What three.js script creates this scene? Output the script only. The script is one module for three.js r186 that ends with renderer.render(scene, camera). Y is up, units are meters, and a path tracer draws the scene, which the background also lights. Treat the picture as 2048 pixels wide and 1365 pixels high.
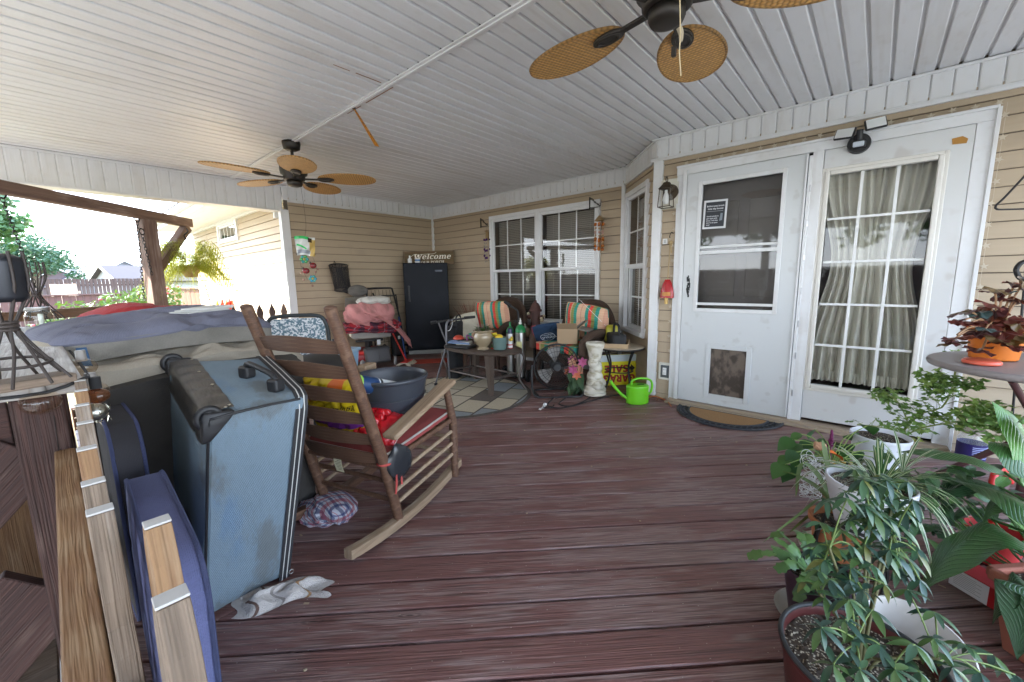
import * as THREE from 'three';
import { RoundedBoxGeometry } from 'three/addons/geometries/RoundedBoxGeometry.js';
import { mergeGeometries, mergeVertices, toCreasedNormals } from 'three/addons/utils/BufferGeometryUtils.js';

// ---------- camera ----------
const scene = new THREE.Scene();
const FPX = 815.41, YAW = 48.299 * Math.PI / 180, PITCH = -8.5345 * Math.PI / 180, ROLL = -0.9384 * Math.PI / 180, CAMH = 1.17;
const camF = new THREE.Vector3(Math.sin(YAW) * Math.cos(PITCH), Math.sin(PITCH), -Math.cos(YAW) * Math.cos(PITCH));
const r0 = new THREE.Vector3(Math.cos(YAW), 0, Math.sin(YAW)), u0 = new THREE.Vector3().crossVectors(r0, camF);
const camR = r0.clone().multiplyScalar(Math.cos(ROLL)).addScaledVector(u0, Math.sin(ROLL));
const camU = u0.clone().multiplyScalar(Math.cos(ROLL)).addScaledVector(r0, -Math.sin(ROLL));
const camera = new THREE.PerspectiveCamera(2 * Math.atan(682.5 / FPX) * 180 / Math.PI, 2048 / 1365, 0.02, 600);
camera.position.set(0, CAMH, 0);
camera.quaternion.setFromRotationMatrix(new THREE.Matrix4().makeBasis(camR, camU, camF.clone().negate()));

// ---------- sky, sun, exposure ----------
const SUN = new THREE.Vector3(-1.0, 1.0, -0.8).normalize();
{
  const W = 256, H = 128, d = new Float32Array(W * H * 4);
  for (let j = 0; j < H; j++) for (let i = 0; i < W; i++) {
    const el = ((j + .5) / H - .5) * Math.PI, s = Math.max(0, Math.sin(el));
    const k = Math.pow(1 - s, 3.2), az = ((i + .5) / W - .5) * Math.PI * 2;
    // three's equirect: u -> atan2(z, x)
    const v = new THREE.Vector3(Math.cos(el) * Math.cos(az), Math.sin(el), Math.cos(el) * Math.sin(az));
    const c = Math.max(0, v.dot(SUN)), g = 0.55 * Math.pow(c, 6) + 0.9 * Math.pow(c, 40);
    const o = (j * W + i) * 4, S = 1.55;
    d[o] = S * (0.30 + 0.62 * k + g); d[o + 1] = S * (0.46 + 0.52 * k + g * .97); d[o + 2] = S * (0.74 + 0.28 * k + g * .86); d[o + 3] = 1;
  }
  const t = new THREE.DataTexture(d, W, H, THREE.RGBAFormat, THREE.FloatType);
  t.mapping = THREE.EquirectangularReflectionMapping; t.magFilter = t.minFilter = THREE.LinearFilter; t.needsUpdate = true;
  scene.background = t; scene.environment = t;
}
const sun = new THREE.DirectionalLight(new THREE.Color(1, .93, .82), 4.2);
sun.position.copy(SUN).multiplyScalar(40).add(new THREE.Vector3(2, 0, -4)); sun.target.position.set(2, 0, -4);
sun.castShadow = true; sun.shadow.mapSize.set(4096, 4096);
Object.assign(sun.shadow.camera, { left: -16, right: 16, top: 16, bottom: -16, near: 1, far: 110 });
scene.add(sun, sun.target);
const renderer = new THREE.WebGLRenderer({ antialias: true });
renderer.toneMapping = THREE.LinearToneMapping; renderer.toneMappingExposure = 6.5;
renderer.shadowMap.enabled = true;

// ---------- helpers ----------
const V = (x, y, z) => new THREE.Vector3(x, y, z), PI = Math.PI;
function ray(x, y) { return camF.clone().addScaledVector(camR, (x - 1024) / FPX).addScaledVector(camU, -(y - 682.5) / FPX); }
const at = {   // photo pixel -> point on a plane of the place
  y(x, y, h = 0) { const d = ray(x, y); return d.multiplyScalar((h - CAMH) / d.y).add(V(0, CAMH, 0)); },
  x(x, y, X) { const d = ray(x, y); return d.multiplyScalar(X / d.x).add(V(0, CAMH, 0)); },
  z(x, y, Z) { const d = ray(x, y); return d.multiplyScalar(Z / d.z).add(V(0, CAMH, 0)); },
  d(x, y, D) { return ray(x, y).multiplyScalar(D).add(V(0, CAMH, 0)); },
};
function rng(s) { return () => { s |= 0; s = s + 0x6D2B79F5 | 0; let t = Math.imul(s ^ s >>> 15, 1 | s); t = t + Math.imul(t ^ t >>> 7, 61 | t) ^ t; return ((t ^ t >>> 14) >>> 0) / 4294967296; }; }
const R = rng(7), rr = (a, b) => a + (b - a) * R();
const hash = (x, y, s) => { let h = Math.imul(x, 374761393) + Math.imul(y, 668265263) + Math.imul(s, 1274126177) | 0; h = Math.imul(h ^ h >>> 13, 1274126177); return ((h ^ h >>> 16) >>> 0) / 4294967296; };
function vn(x, y, px, py, s) {   // tileable value noise
  const xi = Math.floor(x), yi = Math.floor(y), fx = x - xi, fy = y - yi, u = fx * fx * (3 - 2 * fx), v = fy * fy * (3 - 2 * fy), m = (a, n) => ((a % n) + n) % n;
  const a = hash(m(xi, px), m(yi, py), s), b = hash(m(xi + 1, px), m(yi, py), s), c = hash(m(xi, px), m(yi + 1, py), s), e = hash(m(xi + 1, px), m(yi + 1, py), s);
  return a + (b - a) * u + (c - a) * v + (a - b - c + e) * u * v;
}
function fbm(u, v, fx, fy, s, oct = 4) { let t = 0, a = .5, n = 0; for (let i = 0; i < oct; i++) { t += a * vn(u * fx, v * fy, fx, fy, s + i); n += a; a *= .5; fx *= 2; fy *= 2; } return t / n; }
function tex(w, h, fn, srgb = true) {
  const d = new Uint8Array(w * h * 4);
  for (let j = 0; j < h; j++) for (let i = 0; i < w; i++) { const c = fn((i + .5) / w, (j + .5) / h), o = (j * w + i) * 4; for (let k = 0; k < 3; k++) { let v = c.length ? c[k] : c; v = Math.max(0, Math.min(1, v)); if (srgb) v = v <= .0031308 ? v * 12.92 : 1.055 * Math.pow(v, 1 / 2.4) - .055; d[o + k] = v * 255 + .5; } d[o + 3] = c.length > 3 ? c[3] * 255 : 255; }
  const t = new THREE.DataTexture(d, w, h, THREE.RGBAFormat); t.wrapS = t.wrapT = THREE.RepeatWrapping; t.magFilter = THREE.LinearFilter; t.minFilter = THREE.LinearMipmapLinearFilter; t.generateMipmaps = true; t.anisotropy = 8;
  if (srgb) t.colorSpace = THREE.SRGBColorSpace; t.needsUpdate = true; return t;
}
function canvasTex(w, h, draw) { const c = document.createElement('canvas'); c.width = w; c.height = h; draw(c.getContext('2d'), w, h); const t = new THREE.CanvasTexture(c); t.colorSpace = THREE.SRGBColorSpace; t.anisotropy = 8; return t; }
const mix = (a, b, t) => a.map((v, i) => v + (b[i] - v) * t), sst = (a, b, x) => { x = Math.max(0, Math.min(1, (x - a) / (b - a))); return x * x * (3 - 2 * x); };
function mat(c, rough = .7, o = {}) { const m = new THREE.MeshPhysicalMaterial({ roughness: rough, ...o }); if (Array.isArray(c)) m.color.setRGB(...c); else m.color.set(c); return m; }
const DS = { side: THREE.DoubleSide };
function norm(g) { if (g.index) g = g.toNonIndexed(); for (const k of Object.keys(g.attributes)) if (!['position', 'normal', 'uv'].includes(k)) g.deleteAttribute(k); if (!g.attributes.uv) g.setAttribute('uv', new THREE.BufferAttribute(new Float32Array(g.attributes.position.count * 2), 2)); if (!g.attributes.normal) g.computeVertexNormals(); g.morphAttributes = {}; return g; }
function merge(gs) { gs = gs.flat(9).filter(Boolean); return gs.length === 1 ? gs[0] : mergeGeometries(gs.map(norm), false); }
function M(name, gs, m, parent = scene) { const o = new THREE.Mesh(merge([gs]), m); o.name = name; o.castShadow = o.receiveShadow = true; parent.add(o); return o; }
function xf(g, x = 0, y = 0, z = 0, rx = 0, ry = 0, rz = 0) { g.applyMatrix4(new THREE.Matrix4().compose(V(x, y, z), new THREE.Quaternion().setFromEuler(new THREE.Euler(rx, ry, rz, 'YXZ')), V(1, 1, 1))); return g; }
const taken = {};
function num(n) { const k = taken[n] = (taken[n] ?? -1) + 1; return k ? n + '_' + String(k).padStart(3, '0') : n; }
function tag(o, label, category, group, kind) { o.name = num(o.name); o.userData.label = label; if (category) o.userData.category = category; if (group) o.userData.group = group; if (kind) o.userData.kind = kind; return o; }
function thing(name, label, category, p = [0, 0, 0], ry = 0, group) { const o = new THREE.Group(); o.name = name; if (p.isVector3) p = [p.x, p.y, p.z]; o.position.set(...p); o.rotation.y = ry; scene.add(o); return tag(o, label, category, group); }
function grp(name, parent) { const o = new THREE.Group(); o.name = name; parent.add(o); return o; }
// metre uv for box-like geometry
function box(w, h, d, x = 0, y = 0, z = 0, b = 0, rx = 0, ry = 0, rz = 0) {
  let g = b > 0 ? new RoundedBoxGeometry(w, h, d, 2, Math.min(b, w / 2.02, h / 2.02, d / 2.02)) : new THREE.BoxGeometry(w, h, d);
  return xf(buv(g), x, y, z, rx, ry, rz);
}
let uvShift = 0;
function buv(g, ox, oy) {   // box projection in metres from normals, grain (u) along the longest side
  g = norm(g); g.computeBoundingBox(); const s = g.boundingBox.getSize(V(0, 0, 0)), ax = s.x >= s.y && s.x >= s.z ? 0 : s.y >= s.z ? 1 : 2;
  ox = ox ?? (uvShift += .371); oy = oy ?? uvShift * 1.7;
  const p = g.attributes.position, n = g.attributes.normal, uv = g.attributes.uv;
  for (let i = 0; i < p.count; i++) { const q = [p.getX(i), p.getY(i), p.getZ(i)], m = [Math.abs(n.getX(i)), Math.abs(n.getY(i)), Math.abs(n.getZ(i))]; let k = m[0] > m[1] && m[0] > m[2] ? 0 : m[1] > m[2] ? 1 : 2; const rest = [0, 1, 2].filter(a => a !== k); const a = rest.includes(ax) ? ax : rest[0], b = rest.find(v => v !== a); uv.setXY(i, q[a] + ox, q[b] + oy); }
  return g;
}
function cyl(r1, r2, h, x = 0, y = 0, z = 0, seg = 16, rx = 0, ry = 0, rz = 0, open = false) { return xf(new THREE.CylinderGeometry(r1, r2, h, seg, 1, open), x, y, z, rx, ry, rz); }
function sph(r, x = 0, y = 0, z = 0, sx = 1, sy = 1, sz = 1, a = 14, b = 10) { const g = new THREE.SphereGeometry(r, a, b); g.scale(sx, sy, sz); return xf(g, x, y, z); }
function lathe(pts, seg = 28, x = 0, y = 0, z = 0) { return xf(new THREE.LatheGeometry(pts.map(p => new THREE.Vector2(p[0], p[1])), seg), x, y, z); }
function tube(pts, r, n = 0, seg = 6, closed = false) { pts = pts.map(p => p.isVector3 ? p : V(...p)); return new THREE.TubeGeometry(new THREE.CatmullRomCurve3(pts, closed, 'catmullrom', .4), n || Math.max(2, (pts.length - 1) * 4), r, seg, closed); }
function bar(a, b, r, r2 = r, seg = 8) { a = a.isVector3 ? a : V(...a); b = b.isVector3 ? b : V(...b); const d = b.clone().sub(a), g = new THREE.CylinderGeometry(r2, r, d.length(), seg); g.applyQuaternion(new THREE.Quaternion().setFromUnitVectors(V(0, 1, 0), d.clone().normalize())); return xf(g, ...a.clone().add(b).multiplyScalar(.5).toArray()); }
function beamBox(a, b, w, h, bev = .003) { a = a.isVector3 ? a : V(...a); b = b.isVector3 ? b : V(...b); const d = b.clone().sub(a), L = d.length(); const g = box(L, h, w, 0, 0, 0, bev); const X = d.normalize(), up = Math.abs(X.y) > .95 ? V(0, 0, 1) : V(0, 1, 0), Z = V(0, 0, 0).crossVectors(X, up).normalize(), Y = V(0, 0, 0).crossVectors(Z, X); g.applyMatrix4(new THREE.Matrix4().makeBasis(X, Y, Z).setPosition(a.clone().add(b).multiplyScalar(.5))); return g; }
function torus(R_, r, x, y, z, rx = 0, ry = 0, rz = 0, a = 6, b = 24, arc = 2 * PI) { return xf(new THREE.TorusGeometry(R_, r, a, b, arc), x, y, z, rx, ry, rz); }
function surf(fn, nu, nv, uvScale = [1, 1]) {   // open grid surface from fn(u,v) -> [x,y,z]
  const p = [], uv = [], id = []; for (let j = 0; j <= nv; j++) for (let i = 0; i <= nu; i++) { const u = i / nu, v = j / nv; p.push(...fn(u, v)); uv.push(u * uvScale[0], v * uvScale[1]); }
  for (let j = 0; j < nv; j++) for (let i = 0; i < nu; i++) { const a = j * (nu + 1) + i, b = a + 1, c = a + nu + 1, d = c + 1; id.push(a, b, d, a, d, c); }
  const g = new THREE.BufferGeometry(); g.setAttribute('position', new THREE.Float32BufferAttribute(p, 3)); g.setAttribute('uv', new THREE.Float32BufferAttribute(uv, 2)); g.setIndex(id); g.computeVertexNormals(); return g;
}
function extr(pts, depth, bev = 0, holes = []) { const s = new THREE.Shape(pts.map(p => new THREE.Vector2(p[0], p[1]))); for (const h of holes) s.holes.push(new THREE.Path(h.map(p => new THREE.Vector2(p[0], p[1])))); const g = new THREE.ExtrudeGeometry(s, { depth: depth - 2 * bev, bevelEnabled: bev > 0, bevelSize: bev, bevelThickness: bev, bevelSegments: 2, bevelOffset: -bev, curveSegments: 10 }); g.translate(0, 0, bev); return g; }
// puffy cushion: w (x) by d (z), thickness h (y), centred, with seams, tufts and creases
function pillow(w, d, h, o = {}) {
  const { n = 28, pw = 3, edge = .12, tuft = [], crease = .0, seed = 3, sag = null } = o;
  const f = (u, v, s) => { const [a, b] = rcorner(u * 2 - 1, v * 2 - 1, o.rc ?? .06); const pin = 1 - .06 * (o.pin ?? 1) * Math.pow(Math.abs(b), 2) , pin2 = 1 - .06 * (o.pin ?? 1) * Math.pow(Math.abs(a), 2);
    const a_ = u * 2 - 1, b_ = v * 2 - 1; let e = Math.pow(Math.max(0, 1 - Math.pow(Math.abs(a_), pw * 2)), .5) * Math.pow(Math.max(0, 1 - Math.pow(Math.abs(b_), pw * 2)), .5); let t = h / 2 * (edge + (1 - edge) * e);
    for (const [ta, tb, tr, td] of tuft) { const q = ((a - ta) ** 2 * w * w + (b - tb) ** 2 * d * d) / 4 / (tr * tr); t -= td * Math.exp(-q); }
    const rg = 1 - Math.abs(2 * fbm(u, v, 3, 4, seed + 50 + (s > 0 ? 7 : 0), 3) - 1); t += crease * (fbm(u, v, 4, 4, seed + (s > 0 ? 9 : 0), 4) - .5) * 1.4 * e + crease * .5 * (fbm(u, v, 13, 5, seed + 33, 2) - .5) * e - crease * .9 * sst(.86, .99, rg) * e;
    let y = s * t; if (sag) y += sag(a, b); return [a * w / 2 * pin, y, b * d / 2 * pin2]; };
  const top = surf((u, v) => f(u, 1 - v, 1), n, n, [w, d]), bot = surf((u, v) => f(u, v, -1), n, n, [w, d]);
  // side band
  const ring = []; for (let i = 0; i < n; i++) ring.push([i / n, 0]); for (let i = 0; i < n; i++) ring.push([1, i / n]); for (let i = 0; i < n; i++) ring.push([1 - i / n, 1]); for (let i = 0; i <= n; i++) ring.push([0, 1 - i / n]);
  const side = surf((u, v) => { const q = ring[Math.min(ring.length - 1, Math.round(u * (ring.length - 1)))]; const A = f(q[0], q[1], -1), B = f(q[0], q[1], 1); return A.map((x, i) => x + (B[i] - x) * v); }, ring.length - 1, 2, [2 * (w + d), h]);
  return merge([top, bot, side]);
}
function rcorner(a, b, rc) { const A = Math.abs(a), B = Math.abs(b), q = 1 - rc; if (A > q && B > q) { const x = (A - q) / rc, y = (B - q) / rc, k = Math.max(x, y) / Math.hypot(x, y); return [Math.sign(a) * (q + rc * x * k), Math.sign(b) * (q + rc * y * k)]; } return [a, b]; }
function pillowEdge(w, d, h, o = {}, s = 1) { const pin = (o.pin ?? 1) * .06, e = (o.edge ?? .12) * h / 2 * s, P = [], n = 10; const q = (a0, b0) => { const [a, b] = rcorner(a0, b0, o.rc ?? .06); P.push([a * w / 2 * (1 - pin * b * b), e + (o.sag ? o.sag(a, b) : 0), b * d / 2 * (1 - pin * a * a)]); }; for (let i = 0; i < n; i++) q(-1 + 2 * i / n, -1); for (let i = 0; i < n; i++) q(1, -1 + 2 * i / n); for (let i = 0; i < n; i++) q(1 - 2 * i / n, 1); for (let i = 0; i < n; i++) q(-1, 1 - 2 * i / n); return tube(P, o.pr ?? .005, 120, 5, true); }

// ---------- materials ----------
const dgr = (u, v) => { const wv = v + .010 * (fbm(u, v, 9, 4, 5, 3) - .5); return [wv, fbm(u, wv, 10, 170, 11, 3), fbm(u, wv, 26, 230, 61, 2)]; };
const deckTex = tex(2048, 512, (u, v) => {   // 3 m x 0.6 m of stained, worn planks
  const [wv, g, f] = dgr(u, v), big = fbm(u, v, 9, 6, 21, 5), st = fbm(u, wv, 26, 44, 31, 4), tone = fbm(u, v, 2, 4, 91, 2), sc = fbm(u, v, 90, 50, 44, 3);
  const fine = fbm(u, wv, 40, 240, 71, 2), worn = sst(.45, .66, big * .5 + st * .45 + (tone - .5) * .45) * (.45 + .55 * sst(.35, .6, fine)), lane = fbm(u, v, 1, 4, 97, 1);
  let c = mix([.215, .098, .084], [.165, .080, .071], g * .6 + lane * .4); c = mix(c, [.32, .24, .22], worn * .66); c = mix(c, [.36, .28, .25], sst(.68, .82, f) * sst(.5, .72, st) * .35); c = mix(c, [.05, .025, .021], sst(.58, .76, fbm(u, wv, 14, 200, 63, 2)) * .6); c = c.map(x => x * (.86 + .28 * fine));
  const kx = Math.floor(u * 9), ky = Math.floor(v * 5); if (hash(kx, ky, 5) > .8) { const dx = (u * 9 - kx - .5) / .22, dy = (v * 5 - ky - .5) / .16, q = Math.hypot(dx, dy); if (q < 1) c = mix(c, [.05, .026, .022], (1 - q) * (.5 + .5 * Math.sin(q * 16))); }
  if (hash(Math.floor(u * 900), Math.floor(v * 300), 77) > .9992) c = [.5, .46, .4]; return c;
});
const deckBump = tex(2048, 512, (u, v) => { const [wv, g, f] = dgr(u, v); return g * .6 + f * .2 + fbm(u, wv, 14, 200, 63, 2) * -.3 + .3; }, false);
function woodTex(a, b, c, s = 1) { return tex(512, 256, (u, v) => { const wv = v + .03 * (fbm(u, v, 4, 3, s, 3) - .5), g = fbm(u, wv, 4, 60, s + 3, 3), big = fbm(u, v, 5, 5, s + 9, 4), l = fbm(u, wv, 3, 26, s + 12, 2); let k = mix(a, b, sst(.3, .7, g * .6 + l * .4)); return mix(k, c, sst(.5, .75, big * .6 + g * .4)); }); }
function rep(t, sx, sy) { const c = t.clone(); c.repeat.set(sx, sy); c.needsUpdate = true; return c; }
const grainBump = tex(512, 256, (u, v) => fbm(u, v + .03 * (fbm(u, v, 4, 3, 5, 3) - .5), 4, 60, 8, 3), false);
function woodMat(a, b, c, s, rough = .75, sx = 1.1, sy = 4, bs = .0015) { return mat(0xffffff, rough, { map: rep(woodTex(a, b, c, s), sx, sy), bumpMap: rep(grainBump, sx, sy), bumpScale: bs }); }
const MT = {};
MT.deck = mat(0xffffff, .46, { map: rep(deckTex, 1 / 3, 1.6667), bumpMap: rep(deckBump, 1 / 3, 1.6667), bumpScale: .004 });
const vinylDirt = tex(512, 512, (u, v) => { const d = sst(.55, .8, fbm(u, v, 6, 6, 3, 5)) * .1 + sst(.6, .85, fbm(u, v, 40, 40, 8, 2)) * .05 + sst(.6, .8, fbm(u, v, 3, 30, 15, 3)) * .07; return mix([.76, .76, .76], [.48, .43, .36], d * 2.0); });
const vinylBump = tex(256, 256, (u, v) => fbm(u, v, 6, 60, 9, 3), false);
MT.soffit = mat(0xffffff, .42, { map: rep(vinylDirt, .35, .9), bumpMap: rep(vinylBump, .8, 2), bumpScale: .0006 });
MT.white = mat(0xffffff, .45, { map: rep(vinylDirt, .7, .7) });
MT.whiteClean = mat([.78, .78, .76], .4);
const sidTex = tex(512, 512, (u, v) => { const g = fbm(u, v, 6, 70, 4, 3), b = fbm(u, v, 6, 6, 14, 4); return mix(mix([.485, .385, .268], [.45, .352, .243], g), [.33, .26, .2], sst(.55, .85, b) * .35); });
MT.siding = mat(0xffffff, .6, { map: rep(sidTex, .5, .9), bumpMap: rep(vinylBump, .7, 1.5), bumpScale: .0008 });
MT.dark = mat([.02, .019, .018], .9);
MT.roof = mat([.09, .085, .085], .95);
MT.black = mat([.015, .015, .016], .45);
MT.blackMatte = mat([.02, .02, .021], .8);
MT.iron = mat([.03, .028, .027], .5, { metalness: .6 });
MT.steel = mat([.55, .55, .56], .3, { metalness: 1 });
MT.glass = mat([1, 1, 1], .03, { transmission: 1, thickness: 0, ior: 1.5 });
MT.gap = mat([.25, .24, .22], .8);

// ================= GROUND =================
const GY = -0.5;
function struct(o) { o.userData.kind = 'structure'; return o; }
{
  const gt = tex(512, 512, (u, v) => { const a = fbm(u, v, 8, 8, 5, 5), b = fbm(u, v, 90, 90, 9, 2); return mix(mix([.12, .115, .06], [.21, .185, .105], a), [.24, .21, .13], sst(.55, .8, b * .6 + a * .4) * .7); });
  const g = new THREE.PlaneGeometry(500, 500, 1, 1); g.rotateX(-PI / 2); const uv = g.attributes.uv; for (let i = 0; i < uv.count; i++) uv.setXY(i, uv.getX(i) * 160, uv.getY(i) * 160);
  const o = M('ground', g, mat(0xffffff, 1, { map: gt })); o.position.y = GY; struct(o);
  const slab = M('added_bounce_slab', [box(6.5, .06, 13, -6.4, .02, .5, .004), box(7, .06, 6, 1.5, .02, 5.6, .004)], mat(0xffffff, .9, { map: rep(tex(256, 256, (u, v) => mix([.46, .44, .41], [.34, .32, .29], fbm(u, v, 8, 8, 77, 5))), .3, .3) })); slab.position.y = GY; struct(slab);  // pale slabs added out of view to bounce sunlight up to the ceiling
  // paved patio under the left side of the roof
  const pt = tex(256, 256, (u, v) => mix([.34, .33, .33], [.2, .19, .19], fbm(u, v, 8, 8, 31, 5)));
  const pm = mat(0xffffff, .9, { map: pt });
  const pat = new THREE.Group(); pat.name = 'patio_paving'; pat.position.set(0, GY, 0); scene.add(pat); struct(pat);
  M('bedding', box(3.2, .03, 8, -1.75, .0, -2.3), mat([.14, .12, .1], 1), pat);
  for (let i = 0; i < 7; i++) for (let j = 0; j < 17; j++) M('paver', box(.445, .05, .445, -3.0 + i * .45, .015 + rr(-.003, .003), -6 + j * .45, .006), pm, pat);
}
// ================= DECK =================
const porch = new THREE.Group(); porch.name = 'porch_deck'; scene.add(porch); struct(porch);
{
  const S2 = Math.SQRT1_2, dm = MT.deck;
  // boards run along (1,0,1); s is the coordinate along (1,0,-1)
  const X0 = 0.0, X1 = 4.62, Z0 = -6.02, Z1 = 2.2;
  const clip = (poly, nx, nz, c) => { const out = []; for (let i = 0; i < poly.length; i++) { const a = poly[i], b = poly[(i + 1) % poly.length], da = a[0] * nx + a[1] * nz - c, db = b[0] * nx + b[1] * nz - c; if (da <= 0) out.push(a); if (da * db < 0) { const t = da / (da - db); out.push([a[0] + (b[0] - a[0]) * t, a[1] + (b[1] - a[1]) * t]); } } return out; };
  const pitch = .1435; let k = 0;
  for (let s = 1.045 - pitch * 22; s < 7.4; s += pitch, k++) {
    // butt joints lie on joists (lines of constant Z)
    const cuts = k % 3 === 0 ? [-20, -1.64 - ((k * 3) % 4) * .41, 20] : k % 3 === 1 ? [-20, -4.1 + ((k * 5) % 4) * .41, 20] : [-20, .41 * ((k * 7) % 3) - .82, 20];
    for (let c = 0; c < cuts.length - 1; c++) {
      if (cuts[c + 1] <= cuts[c] + .2) continue;
      const h = pitch / 2 - .006, m = s + pitch / 2, P = (t, w) => [m * S2 + w * S2 + t * S2, -m * S2 - w * S2 + t * S2];
      let poly = [P(-12, -h), P(12, -h), P(12, h), P(-12, h)];
      poly = clip(poly, 1, 0, X1); poly = clip(poly, -.8, -.6, 2.9); poly = clip(poly, -1, 0, -X0); poly = clip(poly, 0, 1, Math.min(Z1, cuts[c + 1] - .0015)); poly = clip(poly, 0, -1, -Math.max(Z0, cuts[c] + .0015));
      if (poly.length < 3) continue;
      let ar = 0; for (let i = 0; i < poly.length; i++) { const a = poly[i], b = poly[(i + 1) % poly.length]; ar += a[0] * b[1] - a[1] * b[0]; } if (Math.abs(ar) < .004) continue;
      const dy = rr(-.0015, .0015), tilt = rr(-.004, .004);
      const g = extr(poly.map(p => [p[0], -p[1]]), .03, .0045); g.rotateX(-PI / 2); g.translate(0, -.03, 0);
      const gp = norm(g), p = gp.attributes.position, uv = gp.attributes.uv, ox = rr(0, 4), oy = rr(0, .6), vert = gp.attributes.normal;
      for (let i = 0; i < p.count; i++) { const x = p.getX(i), z = p.getZ(i), t = (x + z) * S2, w = (x - z) * S2 - m; uv.setXY(i, t + ox, w + oy + (Math.abs(vert.getY(i)) < .5 ? p.getY(i) : 0)); p.setY(i, p.getY(i) + dy + w * tilt); }
      M('plank', gp, dm, porch);
    }
  }
  const jm = woodMat([.16, .11, .07], [.1, .07, .045], [.12, .1, .08], 3);
  for (let z = -5.9; z < 2.2; z += .41) M('joist', box(4.6, .14, .038, 2.31, -.108, z), jm, porch);
  M('skirt_board', box(.03, .42, 8.2, -.02, -.26, -1.9), woodMat([.3, .19, .1], [.22, .13, .07], [.17, .11, .07], 8), porch);
  M('skirt_board', box(4.6, .42, .03, 2.3, -.26, -6.04), MT.deck, porch);
}
// ================= CEILING =================
const CH = 2.425, SW = .1035;
const RX0 = -3.1, RZ0 = -6.75, RZ1 = 2.3;
const ceil = new THREE.Group(); ceil.name = 'porch_ceiling'; scene.add(ceil); struct(ceil);
function strip(L, w = SW, gap = .015, th = .02) {   // a soffit strip: face down, edges rolled up into the joint; length along x
  const a = w / 2 - gap / 2, g = extr([[-w / 2 - .001, th], [-w / 2 - .001, th - .003], [-a, th - .003], [-a + .001, .003], [-a + .005, 0], [a - .005, 0], [a - .001, .003], [a, th - .003], [w / 2 + .001, th - .003], [w / 2 + .001, th]], L);
  g.rotateY(PI / 2); g.translate(-L / 2, 0, 0); const n = norm(g), p = n.attributes.position, uv = n.attributes.uv, ox = rr(0, 3), oy = rr(0, 3); for (let i = 0; i < p.count; i++) uv.setXY(i, p.getX(i) + ox, p.getZ(i) + p.getY(i) + oy); return n;
}
{
  const n0 = Math.floor((RZ0 + 2.424) / SW), n1 = Math.ceil((RZ1 + 2.424) / SW);
  for (let i = n0; i < n1; i++) {
    const z = -2.424 + (i + .5) * SW; if (z < -5.87) continue;
    const xr = z < -2.25 ? 4.56 : z < -1.61 ? 3.87 + (-1.61 - z) * (.68 / .64) : 3.88;
    const sag = .004 * Math.sin(z * 2.3);
    for (const [a, b] of [[RX0, 1.592], [1.616, xr + .02]]) { const o = M('soffit_panel', strip(b - a, SW, i === 0 || i === -28 ? .026 : .015), MT.soffit, ceil); o.position.set((a + b) / 2, CH + sag + rr(-.0012, .0012), z); o.rotation.x = rr(-.006, .006); }
  }
  const ht = M('joint_trim', [box(.052, .008, 8.2, 1.604, CH - .006, -1.75, .002), box(.016, .012, 8.2, 1.604, CH - .010, -1.75, .003)], MT.white, ceil);
  const rust = mat([.30, .12, .03], .9, { map: tex(64, 64, (u, v) => mix([1, 1, 1], [.5, .4, .3], fbm(u, v, 8, 8, 2, 3))) });
  M('rust_streak', [box(.006, .0012, .34, 1.6335, CH - .0115, -2.62), box(.005, .001, .2, 1.634, CH - .0112, -2.96), box(.17, .0012, .007, 1.47, CH - .0065, -2.46), box(.1, .001, .005, 1.3, CH - .0065, -2.463)], rust, ceil);
  M('roof_deck', [box(10.4, .1, 8.2, 1.7, CH + .16, -1.78), box(5.7, .1, .85, -.68, CH + .16, -6.32)], MT.roof, ceil);
  // fascia ends
  M('fascia', box(5.7, .2, .03, -.7, CH + .02, RZ0 - .02), MT.white, ceil);
  M('fascia', box(.03, .2, 8.7, RX0 - .02, CH + .02, -2.0), MT.white, ceil);
  M('fascia', box(7.6, .2, .03, 1.1, CH + .02, RZ1 + .02), MT.white, ceil);
  M('overhang_soffit', box(5.4, .012, .7, -.8, CH - .02, -6.39), MT.white, ceil);
}
// vertical frieze strips hung on a face: from a to b (xz), normal n, y0..y1
function frieze(parent, a, b, n, y0, y1, off, phase = 0, nm = 'frieze_panel') {
  const d = [b[0] - a[0], b[1] - a[1]], L = Math.hypot(...d), ux = d[0] / L, uz = d[1] / L;
  for (let t = -phase; t < L; t += SW) {
    const t0 = Math.max(0, t), t1 = Math.min(L, t + SW); if (t1 - t0 < .02) continue;
    const g = strip(y1 - y0, t1 - t0, .007, .01); g.rotateZ(PI / 2); // length along y; face (-y) -> +x
    const o = M(nm, g, MT.soffit, parent); const X = V(n[0], 0, n[1]), Y = V(0, 1, 0), Z = V(0, 0, 0).crossVectors(X, Y);
    o.matrix.makeBasis(X, Y, Z).setPosition(a[0] + ux * (t0 + t1) / 2 + n[0] * off, (y0 + y1) / 2, a[1] + uz * (t0 + t1) / 2 + n[1] * off); o.matrix.decompose(o.position, o.quaternion, o.scale);
  }
}
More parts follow.
